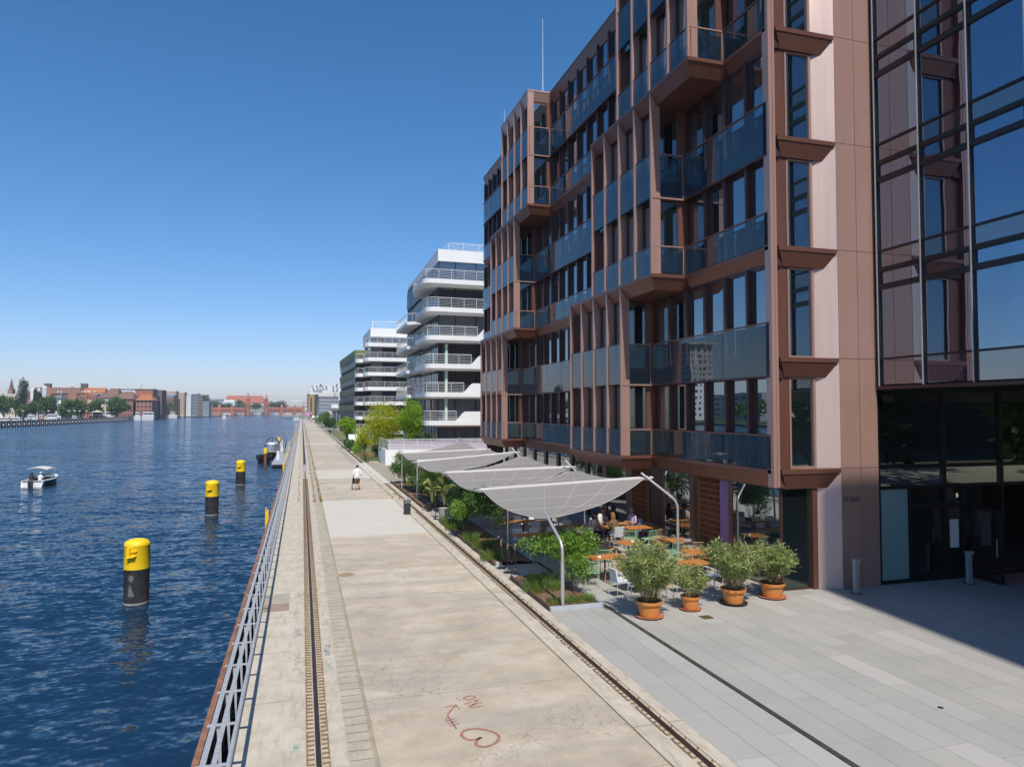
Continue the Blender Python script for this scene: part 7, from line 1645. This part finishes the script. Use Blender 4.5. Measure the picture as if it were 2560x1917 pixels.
for xa, xb in ((1292, 1358), (1543, 1608)):
    x0_, x1_ = BX_(xa), BX_(xb); c_ = (x0_ + x1_) / 2; r_ = (x1_ - x0_) / 2; tw = MB().lathe([(r_ * 1.05, WZ - 1), (r_ * 1.02, BZ(650)), (r_ * 1.12, BZ(645)), (r_ * 1.12, BZ(620))], (c_, YB + 6, 0), 12, False).build('tower', FM['brick'], br)
    MB().lathe([(r_ * .78, BZ(620)), (r_ * .74, BZ(548)), (r_ * .9, BZ(545)), (r_ * .9, BZ(535)), (r_ * .5, BZ(520)), (r_ * .12, BZ(475)), (.15, BZ(450))], (c_, YB + 6, 0), 10).build('spire', FM['redbrick'], tw)
    for k in range(4): a = -PI / 2 + (k - 1.5) * .8; x_ = c_ + r_ * 1.0 * math.cos(a); y_ = YB + 6 + r_ * math.sin(a); MB().box(x_ - .8, x_ + .8, y_ - .8, y_ + .8, BZ(620), BZ(590)).frus([(x_ - .8, y_ - .8), (x_ + .8, y_ - .8), (x_ + .8, y_ + .8), (x_ - .8, y_ + .8)], [(x_ - .05, y_), (x_ + .05, y_), (x_ + .05, y_ + .1), (x_ - .05, y_ + .1)], BZ(590), BZ(570)).build('corner_turret', FM['redbrick'], tw)
MB().box(BX_(1358), BX_(1543), YB, YB + 14, BZ(722), BZ(712)).box(BX_(1365), BX_(1400), YB, YB + 14, WZ, BZ(722)).box(BX_(1505), BX_(1543), YB, YB + 14, WZ, BZ(722)).build('centre_span', FM['slate'], br); m = MB()
for k in range(10): x_ = BX_(1358) + (BX_(1543) - BX_(1358)) * k / 9; m.bar((x_, YB, BZ(712)), (x_, YB, BZ(680)), .6)
m.bar((BX_(1358), YB, BZ(680)), (BX_(1543), YB, BZ(680)), .8); m.build('steel_span_truss', FM['slate'], br)
cr = thing('tower_crane', 'distant tower crane with pale jib behind the left bridge tower', 'crane', (BX_(1340), 1330, 0)); A_, B_, C_ = at(l2(1330), yy(480), 1330), at(l2(1448), yy(462), 1330), at(l2(1305), yy(488), 1330)
MB().bar((A_.x, 1330, 0), (A_.x, 1330, A_.z + 4), 1.6).build('mast', FM['ochre'], cr); MB().bar(C_, B_, 1.3).build('jib', FM['pale'], cr); MB().box(C_.x - 2, C_.x + 2, 1329, 1331, C_.z - 4, C_.z).build('counterweight', FM['grey'], cr)
blk('long_red_roof_house', 'long building with red tiled roof behind the bridge', l2(1005), l2(1545), yy(590), 1420, 'pale', rows=1, cols=40, ww=.4, wh=.3, roof='gable', rh=14, rmat='redroof', depth=40); blk('white_gable_hall', 'white hall with low gable left behind the bridge', l2(975), l2(1145), yy(580), 1380, 'white', rows=0, roof='gable', rh=4, rmat='white')
blk('green_roof_block', 'distant grey green roofed block left of the red roofs', l2(800), l2(975), yy(560), 1480, 'grey', rows=2, cols=12, roof='flat', rh=3, rmat='bluegrey'); blk('white_highrise', 'distant white high rise with dark stripes right of the bridge', l2(1920), l2(2060), yy(545), 1400, 'white', rows=1, cols=5, ww=.35, wh=.8, win=FM['grey']); blk('white_highrise', 'distant pale high rise half hidden by the ochre block', l2(2062), l2(2140), yy(560), 1450, 'pale', rows=1, cols=4, ww=.35, wh=.8, win=FM['bluegrey'])
blk('pale_low_block', 'pale pinkish low buildings behind the right bridge end', l2(1850), l2(2150), yy(612), 1330, 'pale', rows=2, cols=14, ww=.4, wh=.3); blk('white_dome_house', 'tiny white building top behind the dark trees', l2(1700), l2(1760), yy(545), 1500, 'white', rows=2, cols=4)
# ---- right bank beyond the promenade
def d5(x): return 660 + x / 5.52
def dy(y): return 900 + y / 5.52
def g5(x): return 720 + x / 11.04
def gy(y): return 980 + y / 11.04
t, a, b = blk('white_perforated_block', 'white high block with scattered small square windows at the end of the quay', d5(630), d5(1075), dy(340), 640, 'white', base=0, depth=30)
me = MB().box(-.75, .75, -.1, .2, -.75, .75).mesh('window', FM['bluewin'])
for xx, y_ in ((665, 362), (732, 367), (775, 360), (808, 367), (858, 370), (953, 370), (1003, 370), (680, 398), (738, 403), (775, 402), (818, 403), (862, 400), (957, 404), (1013, 404), (692, 430), (727, 432), (762, 434), (790, 434), (960, 434), (1005, 434), (785, 342), (1005, 342)): q_ = at(d5(xx), dy(y_), 640); inst('window', me, t, q_)
blk('rooftop_annex', 'dark low roof storey right of the white perforated block', d5(1075), d5(1160), dy(425), 650, 'grey', base=0, depth=30)
t, a, b = blk('ochre_arch_building', 'ochre coloured warehouse with one tall dark arch', g5(590), g5(745), gy(60), 600, 'ochre', base=0, depth=20)
A_, B_ = at(g5(612), gy(180), 600), at(g5(655), gy(520), 600); m = MB(); c_ = (A_.x + B_.x) / 2; r_ = (B_.x - A_.x) / 2; m.add([(c_ - r_, 599.8, 0), (c_ + r_, 599.8, 0)] + [(c_ + r_ * math.cos(k * PI / 8), 599.8, A_.z + r_ * math.sin(k * PI / 8)) for k in range(9)], [tuple(range(11))]); m.build('tall_arch', FM['darkglass'], t)
MB().box(at(g5(690), 0, 600).x, at(g5(742), 0, 600).x, 599.7, 599.9, 0, at(0, gy(60), 600).z).build('arched_bay', FM['ochre'], t)
blk('glass_end_block', 'blue grey glass building end at the waterfront skyline', g5(530), g5(595), gy(40), 610, 'bluegrey', base=0, rows=6, cols=3, ww=.7, wh=.4, win=FM['darkglass']); blk('dark_building', 'dark building between the ochre and the striped white tower', g5(740), g5(825), gy(60), 590, 'darkglass', base=0, rows=6, cols=3, ww=.8, wh=.06, win=FM['slate'])
blk('striped_stair_tower', 'narrow white and black striped stair tower', g5(818), g5(858), gy(100), 585, 'darkbrick', base=0, depth=8, rows=9, cols=1, ww=.9, wh=.45, win=FM['white'])
blk('grey_office_block', 'grey office block with regular windows and pale roof storey', g5(855), g5(1400), gy(125), 560, 'grey', base=0, rows=6, cols=13, ww=.5, wh=.5, win=FM['darkglass'], roof='flat', rh=2.6, rmat='pale'); blk('white_roof_terrace', 'white balcony strips on the left upper corner of the grey office', g5(880), g5(1000), gy(45), 575, 'white', base=12, rows=2, cols=1, ww=.9, wh=.3, win=FM['slate'])
t = thing('kiosk_tower', 'dark kiosk tower carrying a blank white sign board', 'tower', (13, 300, 0)); A_, B_ = at(g5(1200), gy(335), 300), at(g5(1392), gy(445), 300)
MB().box(A_.x, B_.x, 300, 301, B_.z, A_.z).build('sign_board', FM['white'], t); MB().box(A_.x + .6, B_.x - .6, 300.2, 303, 0, B_.z).build('kiosk_body', M['greenclad'], t); m = MB()
q_ = at(g5(1290), gy(20), 302)
for s_ in (-1.2, 1.2): m.bar((q_.x + s_, 302, A_.z), (q_.x, 302, q_.z), .18)
for k in range(4): f_ = k / 4; z_ = A_.z + (q_.z - A_.z) * f_; m.bar((q_.x - 1.2 * (1 - f_), 302, z_), (q_.x + 1.2 * (1 - f_), 302, z_), .14)
m.build('lattice_mast', FM['slate'], t)
blk('glass_pavilion', 'low glass fronted pavilion with dark opening behind the green bushes', g5(1255), g5(1665), gy(520), 255, 'grey', base=0, depth=10, rows=1, cols=5, ww=.75, wh=.85, win=FM['darkglass'], roof='flat', rh=.5, rmat='slate'); blk('concrete_hut', 'small sand coloured hut left of the glass pavilion', g5(1120), g5(1215), gy(530), 270, 'cream', base=0, depth=8, rows=1, cols=2, ww=.4, wh=.6)
for i, (xa, xb, c_) in enumerate(((640, 760, 'white'), (740, 880, 'bluewin'), (860, 1010, 'white'), (980, 1120, 'white'))):
    A_, B_ = at(g5(xa), gy(640 if i < 3 else 610), 420 - 20 * i), at(g5(xb), gy(720), 420 - 20 * i); Yt = 420 - 20 * i; t = thing('market_tent', ('leftmost white', 'light blue', 'third, white topped', 'rightmost white') [i] + ' market tent beside the far promenade', 'tent', ((A_.x + B_.x) / 2, Yt, 0), 'market tents'); c2 = ((A_.x + B_.x) / 2)
    MB().add([(A_.x, Yt, A_.z * .6), (B_.x, Yt, A_.z * .6), (B_.x, Yt + 6, A_.z * .6), (A_.x, Yt + 6, A_.z * .6), (c2, Yt + 3, A_.z)], [(0, 1, 4), (1, 2, 4), (2, 3, 4), (3, 0, 4)]).build('roof', pm('tent_%d' % i, (.62, .68, .76) if c_ != 'white' else (.75, .76, .78), .8), t); m = MB()
    for x_ in (A_.x + .1, B_.x - .1, c2): m.box(x_ - .06, x_ + .06, Yt + .1, Yt + .2, 0, A_.z * .6)
    m.build('tent_poles', FM['grey'], t); MB().box(A_.x + .3, B_.x - .3, Yt + .5, Yt + 1.2, 0, 1.1).build('counter', FM['bluewin'], t)
for i, (xx, z_) in enumerate(((452, 545), (480, 540), (500, 560), (560, 535), (530, 555), (600, 520))):
    A_ = at(g5(xx), gy(z_), 480); t = thing('banner_flag', ('first', 'second', 'third', 'fourth', 'fifth', 'sixth')[i] + ' pink and white flag of the row at the promenade end', 'flag', (A_.x, 480, 0), 'flags at the promenade end')
    MB().tube([(A_.x, 480, 0), (A_.x, 480, A_.z + 1)], .08, 5).build('flag_pole', FM['grey'], t); MB().grid(lambda u, v: (A_.x + 1.3 * u, 480 + .3 * math.sin(5 * u), A_.z - .6 - 1.7 * v), 4, 2).build('flag_cloth', pm('flag_%d' % i, ((.6, .2, .4), (.7, .6, .7), (.55, .25, .5))[i % 3], .8), t)
# walkers far down the promenade
pc = [(.75, .74, .7), (.5, .1, .1), (.1, .12, .2), (.7, .7, .74), (.15, .15, .15), (.3, .4, .5)]
for i, (x, y) in enumerate(((4.6, 392), (3.9, 420), (4.5, 440), (2.9, 455), (3.4, 380), (2.2, 470), (4.9, 335), (4.1, 345))):
    t = thing('person', ('dark clothed walker nearest on the far promenade', 'tiny walker in red left of the middle', 'tiny walker in navy far off', 'tiny walker in white left side', 'tiny walker in black in the middle', 'tiny walker in blue grey farthest left', 'tiny walker in white right side', 'tiny walker in red close to the right rail')[i], 'person', (x, y, 0), 'walkers far down the promenade')
    m = MB(); caps(m, (x - .1, y, .85), (x - .12, y + .15, .08), .1, .06, 7); caps(m, (x + .1, y, .85), (x + .12, y - .1, .08), .1, .06, 7); caps(m, (x, y, 1.55), (x, y, 1.65), .10, .11, 7); caps(m, (x, y, .9), (x, y, 1.4), .15, .17, 7)
    for s_ in (-1, 1): caps(m, (x + .2 * s_, y, 1.38), (x + .26 * s_, y + .05, .9), .055, .04, 6)
    o = m.build('body', M['skin'], t, True); md = o.modifiers.new('Remesh', 'REMESH'); md.mode = 'VOXEL'; md.voxel_size = .04
    m = MB(); caps(m, (x, y, .95), (x, y, 1.4), .19, .21, 8); m.build('clothing', pm('walker_cloth_%d' % i, pc[i % 6], .85), t, True)
# ---- opposite bank outside the left edge, seen mirrored in the window panes
t = thing('mirrored_tower', 'white high rise across the river, seen mirrored in the balcony glass', 'building', (-262, 470, -1.1)); MB().box(-272, -252, 470, 490, -1.1, 56).frus([(-275, 467), (-249, 467), (-249, 493), (-275, 493)], [(-275, 467), (-249, 467), (-249, 493), (-275, 493)], 56, 57.5).build('walls', FM['white'], t)
me = MB().box(-.05, .2, -.9, .9, -.9, .9).mesh('window', FM['darkglass']); m2 = MB().box(-.9, .9, -.2, .05, -.9, .9).mesh('window', FM['darkglass'])
for k in range(12):
    for j in range(4): inst('window', me, t, (-252, 473 + j * 4.6, 3 + k * 4.4)); inst('window', m2, t, (-269.5 + j * 4.6, 470, 3 + k * 4.4))
for i, (x, y, h_) in enumerate(((-330, 470, 18), (-340, 380, 22), (-300, 250, 16))):
    t = thing('mirrored_block', ('grey office block across the river, mirrored left of the white tower', 'second grey block across the river, mirrored in the balcony windows', 'pale block across the river, mirrored near the corner glass')[i], 'building', (x, y, -1.1)); MB().box(x, x + 60, y - 60, y, -1.1, h_).build('walls', FM['grey' if i < 2 else 'pale'], t)
    me = MB().box(-.05, .15, -4, 4, -.8, .8).mesh('window', FM['darkglass'])
    for k in range(int(h_ / 4)):
        for j in range(5): inst('window', me, t, (x + 60, y - 54 + j * 12, 2.5 + k * 4))
for i, (x, y) in enumerate(((-200, 120), (-205, 170), (-200, 230), (-215, 300), (-225, 360))):
    plant('bank_tree', ('first', 'second', 'third', 'fourth', 'fifth')[i] + ' tree across the river mirrored in the glass', 'tree', (x, y, -1.1), (x, y, 6), (9, 12, 6), 12, 500, 2.2, 1.6, 'leaf_mid', 3, .4, 300 + i, 'mirrored trees')

for i, (x, y) in enumerate(((44, -14), (56, -22), (70, -12), (84, -24))):
    plant('plaza_tree', ('first', 'second', 'third', 'fourth')[i] + ' tree mirrored in the dark entrance glass', 'tree', (x, y, 0), (x, y, 6.5), (7, 7, 5.5), 12, 700, 1.3, .9, 'leaf_mid', 3, .3, 330 + i, 'mirrored plaza trees')
t = thing('mirrored_block', 'brick block beyond the plaza, mirrored in the dark entrance glass', 'building', (70, -50, 0)); MB().box(34, 140, -60, -44, 0, 26).build('walls', FM['darkbrick'], t)

# ---- light summer haze over river and city
hz, hn, hb = new_mat('summer_haze'); hn.nodes.remove(hb); pv = N(hn, 'ShaderNodeVolumePrincipled'); pv.inputs['Density'].default_value = .00017; pv.inputs['Color'].default_value = (.86, .92, 1, 1); pv.inputs['Anisotropy'].default_value = .2
hn.links.new(pv.outputs[0], hn.nodes['Material Output'].inputs['Volume'])
o = MB().box(-3200, 3700, -120, 3700, -3.2, 62).build('haze', hz); tag(o, 'thin pale haze over the river and the far city', None, None, 'stuff')
SC.cycles.volume_bounces = 0
